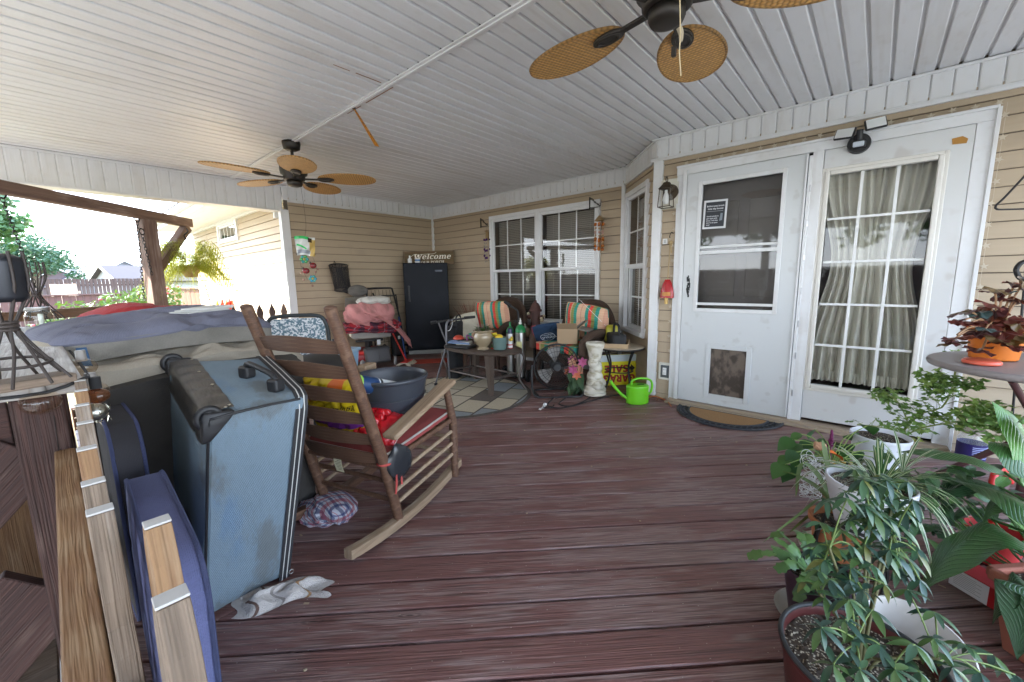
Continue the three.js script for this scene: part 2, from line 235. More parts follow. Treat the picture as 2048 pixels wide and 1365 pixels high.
{ // beam over the open side, in line with the back wall
  const beam = grp('beam', ceil);
  M('beam_core', box(5.64, .3, .16, -.68, 2.262, -5.945), MT.white, beam);
  frieze(beam, [RX0, -5.86], [2.14, -5.86], [0, 1], 2.118, 2.42, .0, .02, 'beam_panel');
  M('beam_edge', [box(5.64, .02, .2, -.68, 2.108, -5.935, .003), box(5.64, .018, .022, -.68, 2.412, -5.845, .003)], MT.white, beam);
  const side = grp('beam', ceil); M('beam_core', box(.16, .3, 8.0, RX0 + .1, 2.262, -1.9), MT.white, side);
  const back = grp('beam', ceil); M('beam_core', box(6.4, .3, .16, .6, 2.262, 2.15), MT.white, back);
  for (const [x, z] of [[RX0 + .1, -5.9], [RX0 + .1, 2.1], [RX0 + .1, -1.9]]) M('roof_post', box(.14, 2.6, .14, x, .82, z, .004), MT.white, ceil);
}
// ================= HOUSE =================
const house = thing('house', 'beige vinyl-sided house with white trim around the covered porch', 'house');
const ROW = .1016, ROW0 = .050;
function siding(L) { const g = extr([[0, .0], [.016, .0], [.0175, .004], [.004, ROW - .0055], [0, ROW - .0055]], L); const n = norm(g), p = n.attributes.position, uv = n.attributes.uv, ox = rr(0, 2), oy = rr(0, 2); for (let i = 0; i < p.count; i++) uv.setXY(i, p.getZ(i) + ox, p.getY(i) + p.getX(i) + oy); return n; }
function frame(a, b) { const d = V(b[0] - a[0], 0, b[1] - a[1]), L = d.length(); return { o: V(a[0], 0, a[1]), d: d.normalize(), L }; }
// wall from a to b, outward normal n; holes [u0,u1,v0,v1]
function wall(a, b, n, y0, y1, holes, back = .14) {
  const f = frame(a, b), N = V(n[0], 0, n[1]), Z = V(0, 0, 0).crossVectors(N, V(0, 1, 0)), sgn = Z.dot(f.d) > 0 ? 1 : -1;
  const basis = (u, y, off) => new THREE.Matrix4().makeBasis(N, V(0, 1, 0), Z).setPosition(f.o.clone().addScaledVector(f.d, u).addScaledVector(N, off).add(V(0, y, 0)));
  for (let k = Math.floor((y0 - ROW0) / ROW); ROW0 + k * ROW < y1 - .005; k++) {
    const v = ROW0 + k * ROW; let spans = [[0, f.L]];
    for (const h of holes) if (v + ROW * .6 > h[2] && v + ROW * .4 < h[3]) spans = spans.flatMap(([p, q]) => h[0] >= q || h[1] <= p ? [[p, q]] : [[p, h[0]], [h[1], q]].filter(e => e[1] - e[0] > .01));
    spans = spans.flatMap(([p, q]) => { if (q - p < 2) return [[p, q]]; const m = p + (q - p) * rr(.3, .7); return [[p, m + .012], [m, q]]; });
    for (const [p, q] of spans) { const o = M('siding_board', siding(q - p), MT.siding, house); o.matrix.copy(basis(sgn > 0 ? p : q, v + rr(-.0012, .0012), rr(-.0012, .0008))); o.matrix.decompose(o.position, o.quaternion, o.scale); o.rotateX(0); o.rotateZ(rr(-.006, .006)); }
  }
  const g = extr([[0, y0 - .3], [f.L, y0 - .3], [f.L, y1 + .3], [0, y1 + .3]], back, 0, holes.map(h => [[h[0], h[2]], [h[0], h[3]], [h[1], h[3]], [h[1], h[2]]]));
  const Zb = V(0, 0, 0).crossVectors(f.d, V(0, 1, 0)); const flip = Zb.dot(N) > 0; g.applyMatrix4(new THREE.Matrix4().makeBasis(f.d, V(0, 1, 0), Zb).setPosition(f.o.clone().addScaledVector(N, flip ? -back - .001 : -.001)));
  M('wall', g, mat([.13, .105, .08], .9), house);
}
const FY0 = 2.243;
wall([2.2, -5.85], [4.55, -5.85], [0, 1], 0, 2.24, []);
wall([4.55, -5.85], [4.55, -2.25], [-1, 0], 0, 2.24, [[5.85 - 4.42, 5.85 - 2.60, .575, 2.09]]);
const bd = [-.68 / .934, .64 / .934], bn = [-.64 / .934, -.68 / .934];
wall([4.55, -2.25], [3.87, -1.61], bn, 0, 2.24, [[.085, .755, .585, 2.085]]);
wall([3.87, -1.61], [3.87, 2.35], [-1, 0], 0, 2.24, [[1.61 - 1.375, 1.61 + .425, -.1, 2.095]]);
wall([2.27, -11.5], [2.27, -6.02], [-1, 0], -.45, 2.3, [[11.5 - 9.38, 11.5 - 8.25, 1.965, 2.25]]);
// friezes
frieze(house, [2.14, -5.85], [4.55, -5.85], [0, 1], FY0, 2.42, .012, .03);
frieze(house, [4.55, -5.85], [4.55, -2.25], [-1, 0], FY0, 2.42, .012, .06);
frieze(house, [4.55, -2.25], [3.87, -1.61], bn, FY0, 2.42, .012, .04);
frieze(house, [3.87, -1.61], [3.87, 2.3], [-1, 0], FY0, 2.42, .012, .005);
function trimRun(a, b, n, y, h, out, nm = 'trim_strip') { const f = frame(a, b), N = V(n[0], 0, n[1]); const g = box(f.L, h, out, 0, 0, 0, .003); const X = f.d, Z = V(0, 0, 0).crossVectors(X, V(0, 1, 0)); g.applyMatrix4(new THREE.Matrix4().makeBasis(X, V(0, 1, 0), Z).setPosition(f.o.clone().addScaledVector(f.d, f.L / 2).addScaledVector(N, out / 2 + .0006).add(V(0, y, 0)))); return M(nm, g, MT.white, house); }
for (const [a, b, n] of [[[2.2, -5.85], [4.52, -5.85], [0, 1]], [[4.55, -5.83], [4.55, -2.27], [-1, 0]], [[4.53, -2.232], [3.89, -1.63], bn], [[3.87, -1.66], [3.87, 2.3], [-1, 0]]]) { trimRun(a, b, n, 2.231, .024, .034); trimRun(a, b, n, 2.248, .01, .026); trimRun(a, b, n, 2.415, .016, .028); }
// corner posts
M('corner_post', box(.1, 2.7, .09, 2.15, .77, -5.87, .004), MT.white, house);
M('corner_post', box(.036, 2.2, .036, 4.528, 1.12, -5.828, .004), MT.white, house);
M('corner_post', box(.05, 2.2, .045, 4.533, 1.12, -2.27, .004), MT.white, house);
M('corner_post', box(.055, 2.2, .085, 3.855, 1.12, -1.588, .004), MT.white, house);
// base trim + threshold
M('base_trim', box(.02, .045, 3.55, 4.535, .025, -4.05), MT.white, house);
M('threshold', [box(.1, .035, 1.84, 3.815, .018, -.475, .004), box(.16, .018, 1.86, 3.8, .0095, -.475, .003)], mat([.36, .28, .2], .6), house);
// door casing
const dc = grp('door_casing', house);
M('casing_board', [box(.04, 2.1, .072, 3.842, 1.06, -1.372, .004), box(.022, 2.08, .035, 3.812, 1.05, -1.333, .003)], MT.white, dc);
M('casing_board', [box(.04, 2.16, .085, 3.842, 1.06, .41, .004), box(.02, 2.13, .02, 3.815, 1.06, .45, .003)], MT.white, dc);
M('casing_board', [box(.04, .078, 1.86, 3.838, 2.095, -.48, .004), box(.018, .018, 1.86, 3.812, 2.128, -.48, .003)], MT.white, dc);
M('mullion_post', [box(.05, 2.03, .065, 3.832, 1.04, -.395, .004), box(.012, 2.0, .022, 3.802, 1.03, -.436, .003)], MT.white, dc);
// hinges / screws down the mullion
M('hinge', [.25, .55, .8, 1.05, 1.3, 1.55, 1.8].map(y => box(.006, .05, .012, 3.797, y, -.427, .002)), MT.steel, dc);
const doorTex = tex(512, 512, (u, v) => { const a = sst(.6, .85, fbm(u, v, 5, 5, 51, 5)), b = sst(.66, .8, fbm(u, v, 24, 24, 61, 3)); return mix([.63, .645, .645], [.42, .39, .35], a * .12 + b * .28); });
MT.door = mat(0xffffff, .32, { map: rep(doorTex, .5, .5) });
MT.fdoor = mat(0xffffff, .42, { map: rep(tex(512, 512, (u, v) => { const a = sst(.55, .8, fbm(u, v, 4, 4, 71, 5)), b = sst(.64, .8, fbm(u, v, 20, 20, 81, 3)); return mix([.66, .655, .645], [.42, .36, .30], a * .16 + b * .34); }), .5, .5) });
// frame of four bars in the X = const plane
const zframe = (X, z0, z1, y0, y1, w, th, b = .003) => [box(th, y1 - y0, w, X, (y0 + y1) / 2, z0 + w / 2, b), box(th, y1 - y0, w, X, (y0 + y1) / 2, z1 - w / 2, b), box(th, w, z1 - z0 - 2 * w, X, y0 + w / 2, (z0 + z1) / 2, b), box(th, w, z1 - z0 - 2 * w, X, y1 - w / 2, (z0 + z1) / 2, b)];
const zpane = (X, z0, z1, y0, y1) => { const g = new THREE.PlaneGeometry(z1 - z0, y1 - y0); g.rotateY(-PI / 2); return xf(g, X, (y0 + y1) / 2, (z0 + z1) / 2); };
const zslab = (X, th, z0, z1, y0, y1, holes) => { const g = extr([[z0, y0], [z1, y0], [z1, y1], [z0, y1]], th, .003, holes.map(h => [[h[0], h[2]], [h[0], h[3]], [h[1], h[3]], [h[1], h[2]]])); g.rotateY(-PI / 2); return buv(xf(g, X + th / 2, 0, 0)); };
{ // storm door with sliding window and pet flap
  const d = grp('storm_door', house); d.userData.label = 'white storm door with two-pane window and pet flap';
  const zL = -1.312, zR = -.452, wz0 = -1.185, wz1 = -.603, wy0 = .895, wy1 = 1.945;
  M('door_panel', zslab(3.82, .032, zL, zR, .04, 2.05, [[wz0, wz1, wy0, wy1], [-1.045, -.765, .135, .545]]), MT.door, d);
  M('window_frame', [zframe(3.803, wz0 - .028, wz1 + .028, wy0 - .03, wy1 + .028, .03, .014), box(.02, .028, wz1 - wz0, 3.806, 1.375, (wz0 + wz1) / 2, .003), box(.016, .02, wz1 - wz0, 3.816, 1.42, (wz0 + wz1) / 2, .003), box(.016, .022, wz1 - wz0, 3.81, .935, (wz0 + wz1) / 2, .003)], MT.white, d);
  M('pane', zpane(3.822, wz0, wz1, 1.38, wy1), MT.glass, d); M('pane', zpane(3.812, wz0, wz1, wy0, 1.38), MT.glass, d);
  M('pet_flap_frame', zframe(3.803, -1.085, -.725, .095, .585, .04, .016, .004), MT.door, d);
  const fl = mat([.17, .145, .125], .35, { map: tex(128, 128, (u, v) => mix([.35, .33, .3], [1, .92, .85], sst(.38, .7, fbm(u, v, 6, 6, 3, 5)))), clearcoat: .4 });
  M('pet_flap', zpane(3.812, -1.045, -.765, .135, .545), fl, d);
  M('door_edge_trim', [box(.02, 2.0, .012, 3.802, 1.045, zR - .006, .003)], MT.white, d);
  M('inner_door', [box(.04, 2.02, .86, 3.945, 1.04, -.88, .004)], mat([.075, .065, .058], .6), d); M('inner_door_panel', [[-1.08, .5, .32, .6], [-.68, .5, .32, .6], [-1.08, 1.4, .32, .8], [-.68, 1.4, .32, .8]].map(q => box(.01, q[3], q[2], 3.922, q[1], q[0], .004)), mat([.08, .07, .06], .6), d);
  // worn paint patch where the handle was
  const pg = []; const r = rng(5); for (let i = 0; i < 26; i++) pg.push(box(.0012, rr(.012, .03), rr(.006, .018), 3.8034, 1.0 + (i / 26) * .17 + (r() - .5) * .02, -1.262 + (r() - .5) * .02));
  M('worn_patch', pg, mat([.07, .075, .075], .8), d);
}
{ // french door
  const d = grp('french_door', house); d.userData.label = 'white french door with fifteen panes and sheer curtains';
  const g0 = -.322, g1 = .226, y0 = .335, y1 = 1.878;
  M('door_panel', zslab(3.842, .036, -.36, .366, .06, 2.0545, [[g0, g1, y0, y1]]), MT.fdoor, d);
  M('glass_moulding', [zframe(3.82, g0 - .045, g1 + .045, y0 - .05, y1 + .048, .022, .012, .005), zframe(3.815, g0 - .026, g1 + .026, y0 - .028, y1 + .028, .03, .02, .008)], mat([.72, .69, .63], .45), d);
  M('pane', zpane(3.845, g0, g1, y0, y1), MT.glass, d);
  const ww = (g1 - g0) / 3, hh = (y1 - y0) / 5;
  for (let i = 1; i < 3; i++) M('muntin', box(.012, y1 - y0, .018, 3.8385, (y0 + y1) / 2, g0 + ww * i, .002), MT.whiteClean, d);
  for (let i = 1; i < 5; i++) for (let k = 0; k < 3; k++) M('muntin', box(.011, .017, ww - .0185, 3.8385, y0 + hh * i, g0 + ww * (k + .5), .002), MT.whiteClean, d);
  // curtain: gathered, tied in at mid height
  const cz = -.05, top = 1.93, bot = .37; const cm = mat([.60, .58, .48], .9, { ...DS, transmission: .3 });
  const cur = (side) => surf((u, v) => { const y = top + (bot - top) * v; const pinch = Math.exp(-(((v - .43) / .26) ** 2)); const half = .335 * (1 - .34 * pinch) + .0; const inner = -.012; const t = u; const z = cz + side * (inner + (half - inner) * t); const jit = fbm(u * .5 + (side > 0 ? .5 : 0), v * .6, 6, 3, 14, 3) - .5; const fold = jit * .03 + Math.sin(u * 36 + jit * 5 + side + .8 * Math.sin(v * 3)) * (.018 + .010 * v) + Math.sin(u * 13 + v * 2) * .01 + side * .006; return [3.91 + fold, y + .006 * Math.sin(u * 50) * (v > .97 ? 1 : 0), z]; }, 90, 24);
  M('curtain', [cur(-1), cur(1)], cm, d);
  M('curtain_ruffle', surf((u, v) => [3.905 + Math.sin(u * 130) * (.004 + .012 * v), .44 - .08 * v + .003 * Math.sin(u * 60), cz - .325 + .65 * u], 160, 3), cm, d);
  M('rust_stain', [extr([[0, 0], [.06, .005], [.065, .04], [.02, .045], [-.005, .025]], .0012)].map(g => xf(g.rotateY(PI / 2), 3.8205, 1.95, .335)), mat([.45, .22, .05], .9), d);
}
// double-hung window unit
const blindMat = mat([.30, .275, .235], .8, DS);
function sash(parent, P, u0, u1, v0, v1, cols, rows, off, fw = .035) {
  const bx = (w, h, t, u, v, o) => P(box(w, h, t, 0, 0, 0, .003), u, v, o);
  M('sash_frame', [bx(fw, v1 - v0, .03, u0 + fw / 2, (v0 + v1) / 2, off), bx(fw, v1 - v0, .03, u1 - fw / 2, (v0 + v1) / 2, off), bx(u1 - u0 - 2 * fw, fw, .03, (u0 + u1) / 2, v0 + fw / 2, off), bx(u1 - u0 - 2 * fw, fw, .03, (u0 + u1) / 2, v1 - fw / 2, off)], MT.white, parent);
  const a0 = u0 + fw, a1 = u1 - fw, b0 = v0 + fw, b1 = v1 - fw;
  M('pane', P(new THREE.PlaneGeometry(a1 - a0, b1 - b0), (a0 + a1) / 2, (b0 + b1) / 2, off + .004), MT.glass, parent);
  const cw = (a1 - a0) / cols, rh = (b1 - b0) / rows;
  for (let i = 1; i < cols; i++) M('muntin', bx(.018, b1 - b0, .006, a0 + cw * i, (b0 + b1) / 2, off - .006), MT.whiteClean, parent);
  for (let j = 1; j < rows; j++) for (let i = 0; i < cols; i++) M('muntin', bx(cw - .0185, .018, .0055, a0 + cw * (i + .5), b0 + rh * j, off - .006), MT.whiteClean, parent);
}
function blind(parent, P, u0, u1, v0, v1, off) { const gs = []; for (let v = v0; v < v1; v += .024) gs.push(P(xf(new THREE.PlaneGeometry(u1 - u0, .024), 0, 0, 0, .75), (u0 + u1) / 2, v, off)); for (const k of [.15, .5, .85]) gs.push(P(box(.003, v1 - v0, .002), u0 + (u1 - u0) * k, (v0 + v1) / 2, off + .016)); M('blind', gs, blindMat, parent).userData.kind = 'stuff'; }
function placer(a, d, n) { const X = V(d[0], 0, d[1]), Nn = V(n[0], 0, n[1]); return (g, u, v, off) => { g.applyMatrix4(new THREE.Matrix4().makeBasis(X, V(0, 1, 0), Nn).setPosition(V(a[0], 0, a[1]).addScaledVector(X, u).addScaledVector(Nn, off).add(V(0, v, 0)))); return g; }; }
{ // twin window: local u runs so that X x Y = n  (d = +z for n = -x)
  const w = grp('window', house), P = placer([4.55, 0], [0, 1], [-1, 0]); w.userData.label = 'twin double-hung window with white grilles and blinds';
  const bx = (ww, h, t, u, v, o) => P(box(ww, h, t, 0, 0, 0, .004), u, v, o);
  M('frame', [bx(.05, 1.56, .05, -4.425, 1.335, .012), bx(.05, 1.56, .05, -2.595, 1.335, .012), bx(1.88, .05, .05, -3.51, 2.09, .013), bx(.055, 1.5, .055, -3.525, 1.34, .012), bx(1.78, .02, .03, -3.51, 2.06, .004), bx(.02, 1.5, .02, -3.56, 1.34, .02), bx(.02, 1.5, .02, -3.49, 1.34, .02)], MT.white, w);
  M('sill', [bx(1.9, .04, .075, -3.51, .572, .022), bx(1.86, .03, .04, -3.51, .54, .012)], MT.white, w);
  for (const [a, b] of [[-4.4, -3.555], [-3.497, -2.62]]) { sash(w, P, a, b, 1.285, 2.06, 3, 2, .006, .034); sash(w, P, a, b, .59, 1.325, 3, 2, -.028, .036); blind(w, P, a + .03, b - .03, .6, 2.04, -.1); }
}
{ // narrow window in the angled wall
  const w = grp('window', house); w.userData.label = 'narrow double-hung window in the angled bay wall';
  // basis: X x Y = n  => X = Y x n
  const X = V(0, 1, 0).cross(V(bn[0], 0, bn[1])), P = placer([4.55, -2.25], [X.x, X.z], bn), s = X.x * bd[0] + X.z * bd[1] > 0 ? 1 : -1;
  const bx = (ww, h, t, u, v, o) => P(box(ww, h, t, 0, 0, 0, .004), s * u, v, o);
  M('frame', [bx(.05, 1.56, .05, .09, 1.335, .014), bx(.055, 1.56, .05, .75, 1.335, .014), bx(.61, .05, .05, .42, 2.085, .014), bx(.64, .045, .07, .42, .585, .02)], MT.white, w);
  const u0 = s > 0 ? .115 : -.722, u1 = s > 0 ? .722 : -.115; sash(w, P, u0, u1, 1.28, 2.06, 2, 2, .004, .04); sash(w, P, u0, u1, .6, 1.32, 2, 2, -.03, .05); blind(w, P, u0 + .02, u1 - .02, .6, 2.04, -.1);
}
{ // small transom window on the sunlit wing
  const w = grp('window', house), P = placer([2.27, 0], [0, 1], [-1, 0]); w.userData.label = 'small horizontal window high on the sunlit wing';
  const bx = (ww, h, t, u, v, o) => P(box(ww, h, t, 0, 0, 0, .004), u, v, o);
  M('frame', [bx(.07, .36, .05, -9.385, 2.1, .014), bx(.07, .36, .05, -8.245, 2.1, .014), bx(1.07, .05, .05, -8.815, 2.255, .014), bx(1.07, .05, .05, -8.815, 1.955, .014)], MT.white, w);
  sash(w, P, -9.35, -8.28, 1.98, 2.23, 5, 1, 0, .03);
}
// rooms behind the glass (closed, dim)
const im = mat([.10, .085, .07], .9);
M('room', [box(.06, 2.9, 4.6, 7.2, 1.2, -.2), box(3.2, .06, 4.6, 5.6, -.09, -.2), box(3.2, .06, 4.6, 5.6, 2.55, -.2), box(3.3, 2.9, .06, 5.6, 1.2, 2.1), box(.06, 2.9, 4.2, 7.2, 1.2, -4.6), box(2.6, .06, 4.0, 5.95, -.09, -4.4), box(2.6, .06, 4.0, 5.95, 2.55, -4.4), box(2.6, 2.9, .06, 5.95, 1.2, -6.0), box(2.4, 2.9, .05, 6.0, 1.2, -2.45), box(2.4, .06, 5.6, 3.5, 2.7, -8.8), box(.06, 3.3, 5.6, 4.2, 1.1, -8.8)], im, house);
// wing roof and eave
M('eave', [box(.66, .02, 5.5, 1.95, 2.315, -8.75), box(.025, .16, 5.5, 1.612, 2.37, -8.75), box(.05, .05, 5.46, 2.24, 2.29, -8.76), box(.09, .09, 5.5, 1.56, 2.41, -8.75, .02)], MT.white, house);
{ const g = surf((u, v) => [1.5 + 4 * u, 2.45 + 1.9 * u, -11.6 + 5.4 * v], 2, 2); M('roof', g, mat([.13, .12, .115], .95, DS), house); M('wing_gable', box(2.6, 3.2, .06, 3.6, .9, -11.52), MT.siding, house); }
M('downspout_end', box(.05, .07, .05, 2.1, 2.06, -6.0, .004), MT.white, house);

{ const gs = [], r = rng(515), lf = new THREE.PlaneGeometry(.02, .009); for (let i = 0; i < 90; i++) { const x = .3 + r() * 3.2, z = -4.6 + r() * 4.9; gs.push(r() < .5 ? xf(lf.clone(), x, .004, z, -PI / 2 + (r() - .5) * .4, r() * 6.3) : xf(new THREE.IcosahedronGeometry(.0035 + .003 * r(), 0).scale(1.4, .6, 1), x, .004, z, 0, r() * 6)); } const o = M('deck_litter', gs, mat([.42, .33, .22], .9, DS)); o.userData = { label: 'scattered crumbs and leaf scraps lying on the deck boards', category: 'litter', kind: 'stuff' }; }
// ================= FANS AND CEILING THINGS =================
const wickTex = tex(256, 256, (u, v) => { const a = Math.floor(u * 16), s = (v * 16 + (a % 2) * .5) % 1, f = u * 16 - a; const k = Math.sin(f * PI) * .6 + .4 * Math.sin(s * PI); return mix([.20, .09, .022], [.78, .44, .14], k * (.75 + .25 * hash(a, Math.floor(v * 16), 3))); });
const wickBump = tex(256, 256, (u, v) => { const a = Math.floor(u * 16), s = (v * 16 + (a % 2) * .5) % 1, f = u * 16 - a; return Math.sin(f * PI) * .6 + .4 * Math.sin(s * PI); }, false);
const wickMat = mat(0xffffff, .5, { map: rep(wickTex, 3.2, 3.2), bumpMap: rep(wickBump, 3.2, 3.2), bumpScale: .003 });
const bronze = mat([.045, .038, .032], .45, { metalness: .5 });
function ceilingFan(label, x, z, a0, yb, pull) {
  const t = thing('ceiling_fan', label, 'ceiling fan', [x, CH, z], 0, 'wicker-bladed ceiling fans'), d = yb - CH;
  M('canopy', lathe([[0, -.075], [.04, -.075], [.068, -.06], [.075, -.02], [.075, 0], [0, 0]], 28), bronze, t);
  M('downrod', [cyl(.013, .013, -d - .1, 0, (d - .04) / 2, 0, 12), cyl(.024, .03, .03, 0, d + .135, 0, 14)], bronze, t);
  M('motor', lathe([[0, d - .035], [.075, d - .035], [.088, d - .025], [.092, d + .01], [.11, d + .022], [.115, d + .05], [.115, d + .10], [.095, d + .12], [.03, d + .13], [0, d + .13]], 32), bronze, t);
  M('switch_housing', lathe([[0, d - .085], [.035, d - .085], [.058, d - .078], [.066, d - .06], [.066, d - .036], [0, d - .035]], 26), bronze, t);
  for (let k = 0; k < 5; k++) {
    const a = (a0 + k * 72) * PI / 180, b = grp('blade', t); b.position.y = d - .005; b.rotation.y = -a;
    const outl = []; for (let i = 0; i <= 36; i++) { const th = i / 36 * 2 * PI, c = Math.cos(th); outl.push([.455 + .25 * c, Math.sin(th) * (.124 + .028 * (c * .5 + .5))]); }
    const bl = buv(extr(outl, .008, .002).rotateX(PI / 2)); xf(bl, 0, .004, 0, -.1); M('blade_panel', bl, wickMat, b);
    M('blade_rim', xf(tube(outl.slice(0, -1).map(p => [p[0], 0, p[1]]), .0065, 72, 5, true), 0, 0, 0, -.1), wickMat, b);
    M('blade_arm', [beamBox([.06, -.012, 0], [.2, -.012, 0], .03, .012, .004), xf(extr(Array.from({ length: 20 }, (_, i) => { const q = i / 20 * 2 * PI; return [.265 + .075 * Math.cos(q), .043 * Math.sin(q)]; }), .014, .004).rotateX(PI / 2), 0, -.004, 0, -.1), xf(torus(.03, .006, 0, 0, 0, PI / 2, 0, 0, 6, 18).scale(1.7, 1, 1), .265, -.018, 0, -.1)], bronze, b);
  }
  if (pull) { M('pull_chain', [bar([.03, d - .1, .02], [.03, d - .155, .02], .003), box(.016, .035, .016, .03, d - .17, .02, .003)], bronze, t); M('pull_cord', [tube([[.02, d - .1, .035], [.035, d - .12, .04], [.03, d - .145, .045], [.022, d - .12, .05], [.02, d - .1, .045]], .006, 16, 5)], mat([.5, .42, .3], .9), t); }
  return t;
}
ceilingFan('ceiling fan with woven blades near the white french door', 1.62, -.66, -80, 2.17, true);
ceilingFan('ceiling fan with woven blades hanging over the cluttered seating area', 1.6, -4.04, 180, 2.125, false);
{ // twine hung from the near fan, fly strip on the joint trim
  const p = at.d(1360, 0, .98); tag(M('twine', tube([p, at.d(1361, 70, .98), at.d(1359, 105, .98), at.d(1362, 152, .98)], .0016, 20, 5), mat([.5, .4, .24], .9)), 'thin twine dangling in front of the woven fan blade', 'twine');
  const t = thing('fly_strip', 'orange sticky fly strip hanging from the ceiling joint', 'fly strip', [1.617, 2.41, -2.928]);
  M('strip', surf((u, v) => { const a = .5 * v - .4; return [(u - .5) * .034 * Math.cos(a) + .10 * v, -.26 * v, (u - .5) * .034 * Math.sin(a) + .11 * v]; }, 2, 14), mat([.62, .24, .02], .25, { ...DS, transmission: .25 }), t);
  M('speck', Array.from({ length: 22 }, () => { const v = rr(.05, .95); return sph(.0025, .10 * v + rr(-.012, .012), -.26 * v, .11 * v + .004); }), MT.blackMatte, t); M('cap', cyl(.012, .012, .012, 0, 0, 0, 10), MT.blackMatte, t);
}
// ================= YARD =================
function leafCard(L, W, bend = .2, fold = .15, n = 3) { return surf((u, v) => { const s = u * 2 - 1, w = W / 2 * Math.pow(Math.sin(Math.PI * Math.min(1, v * .94 + .06)), .8) * (v > .98 ? .05 : 1); return [s * w, -bend * L * v * v + Math.abs(s) * fold * w, v * L]; }, 2, n); }
const leafM = (c, t = .3, r = .55) => mat(c, r, { ...DS, transmission: t });
// crown: many leaf cards through the volume of clumps, merged to one mesh
function crown(name, parent, clumps, n, L, W, m, seed) {
  const r = rng(seed), base = leafCard(L, W, .25, .2, 2), pos = base.attributes.position, nor = base.attributes.normal, idx = base.index.array, P = [], N = [], I = [];
  const tot = clumps.reduce((s, c) => s + c[3] ** 2, 0), q = new THREE.Quaternion(), e = new THREE.Euler(), v = V(0, 0, 0);
  for (const c of clumps) { const k = Math.round(n * c[3] ** 2 / tot); for (let i = 0; i < k; i++) {
    let dx, dy, dz, l; do { dx = r() * 2 - 1; dy = r() * 2 - 1; dz = r() * 2 - 1; l = Math.hypot(dx, dy, dz); } while (l > 1 || l < .25); const g = .62 + .38 * Math.cbrt(l) / Math.max(l, .3) * l;
    const sc = .6 + r() * .8; e.set(r() * 6.3, r() * 6.3, r() * 6.3); q.setFromEuler(e); const o = P.length / 3;
    for (let j = 0; j < pos.count; j++) { v.fromBufferAttribute(pos, j).multiplyScalar(sc).applyQuaternion(q); P.push(v.x + c[0] + dx * c[3] * g, v.y + c[1] + dy * c[3] * g * (c[4] ?? .8), v.z + c[2] + dz * c[3] * g); v.fromBufferAttribute(nor, j).applyQuaternion(q); N.push(v.x, v.y, v.z); }
    for (const a of idx) I.push(a + o); } }
  const g = new THREE.BufferGeometry(); g.setAttribute('position', new THREE.Float32BufferAttribute(P, 3)); g.setAttribute('normal', new THREE.Float32BufferAttribute(N, 3)); g.setAttribute('uv', new THREE.Float32BufferAttribute(new Float32Array(P.length / 3 * 2), 2)); g.setIndex(I);
  return M(name, g, m, parent);
}
const bark = woodMat([.12, .09, .065], [.07, .05, .035], [.16, .13, .1], 44, .95, 1, 1, .01);
function tree(label, p, H, R_, n, col, seed, group, squat = .8) {
  const t = thing('shade_tree', label, 'tree', p, 0, group), r = rng(seed), cl = [];
  M('trunk', [tube([[0, -.2, 0], [.1, H * .25, .05], [0, H * .5, -.1], [.1, H * .75, 0]], H * .028, 12, 8)], bark, t);
  const limbs = []; for (let i = 0; i < 8; i++) { const a = i * 2.4 + r(), rad = R_ * (.35 + .5 * r()), y = H * (.5 + .42 * r()); cl.push([Math.cos(a) * rad, y, Math.sin(a) * rad, R_ * (.34 + .22 * r()), squat]); limbs.push(bar([0, H * (.35 + .2 * r()), 0], [Math.cos(a) * rad * .8, y, Math.sin(a) * rad * .8], H * .012, H * .004, 6)); }
  cl.push([0, H * .8, 0, R_ * .55, squat]); for (let i = 0; i < 10; i++) { const a = r() * 6.3, rad = R_ * (.75 + .3 * r()); cl.push([Math.cos(a) * rad, H * (.42 + .45 * r()), Math.sin(a) * rad, R_ * (.14 + .12 * r()), squat]); }
  M('limbs', limbs, bark, t); crown('crown', t, cl, n, R_ * .085, R_ * .05, leafM(col, .35), seed); return t;
}
{
  const A = at.d(15, 560, 21), B = at.d(70, 560, 30), C = at.d(140, 575, 60);
  tree('big leafy tree beyond the fence, its branch reaching over the beam', [A.x - 2.6, GY, A.z], 7.6, 3.4, 12000, [.075, .17, .04], 12, 'trees beyond the fence');
  tree('smaller blue-green tree beside the big leafy tree', [B.x, GY, B.z], 5.6, 2.4, 6000, [.05, .13, .055], 22, 'trees beyond the fence');
  tree('round dark tree standing behind the neighbouring roofs', [C.x, GY, C.z], 5.0, 3.6, 5000, [.04, .10, .04], 32, 'trees beyond the fence', .7);
  const D = at.d(262, 575, 75); tree('low distant tree showing just over the pale roof', [D.x, GY, D.z], 5.0, 2.6, 2500, [.05, .11, .05], 42, 'trees beyond the fence', .7);
  const bt = at.d(-10, 398, 9); const o = thing('tree_branch', 'leafy branch tip hanging in from the left under the porch beam', 'branch', bt); crown('leaves', o, [[0, 0, 0, .28, .5], [.15, -.06, .1, .16, .5]], 150, .12, .06, leafM([.07, .15, .05], .35), 5); M('twig', bar([-1.2, .3, -.8], [.1, -.02, .05], .02, .006), bark, o);
}
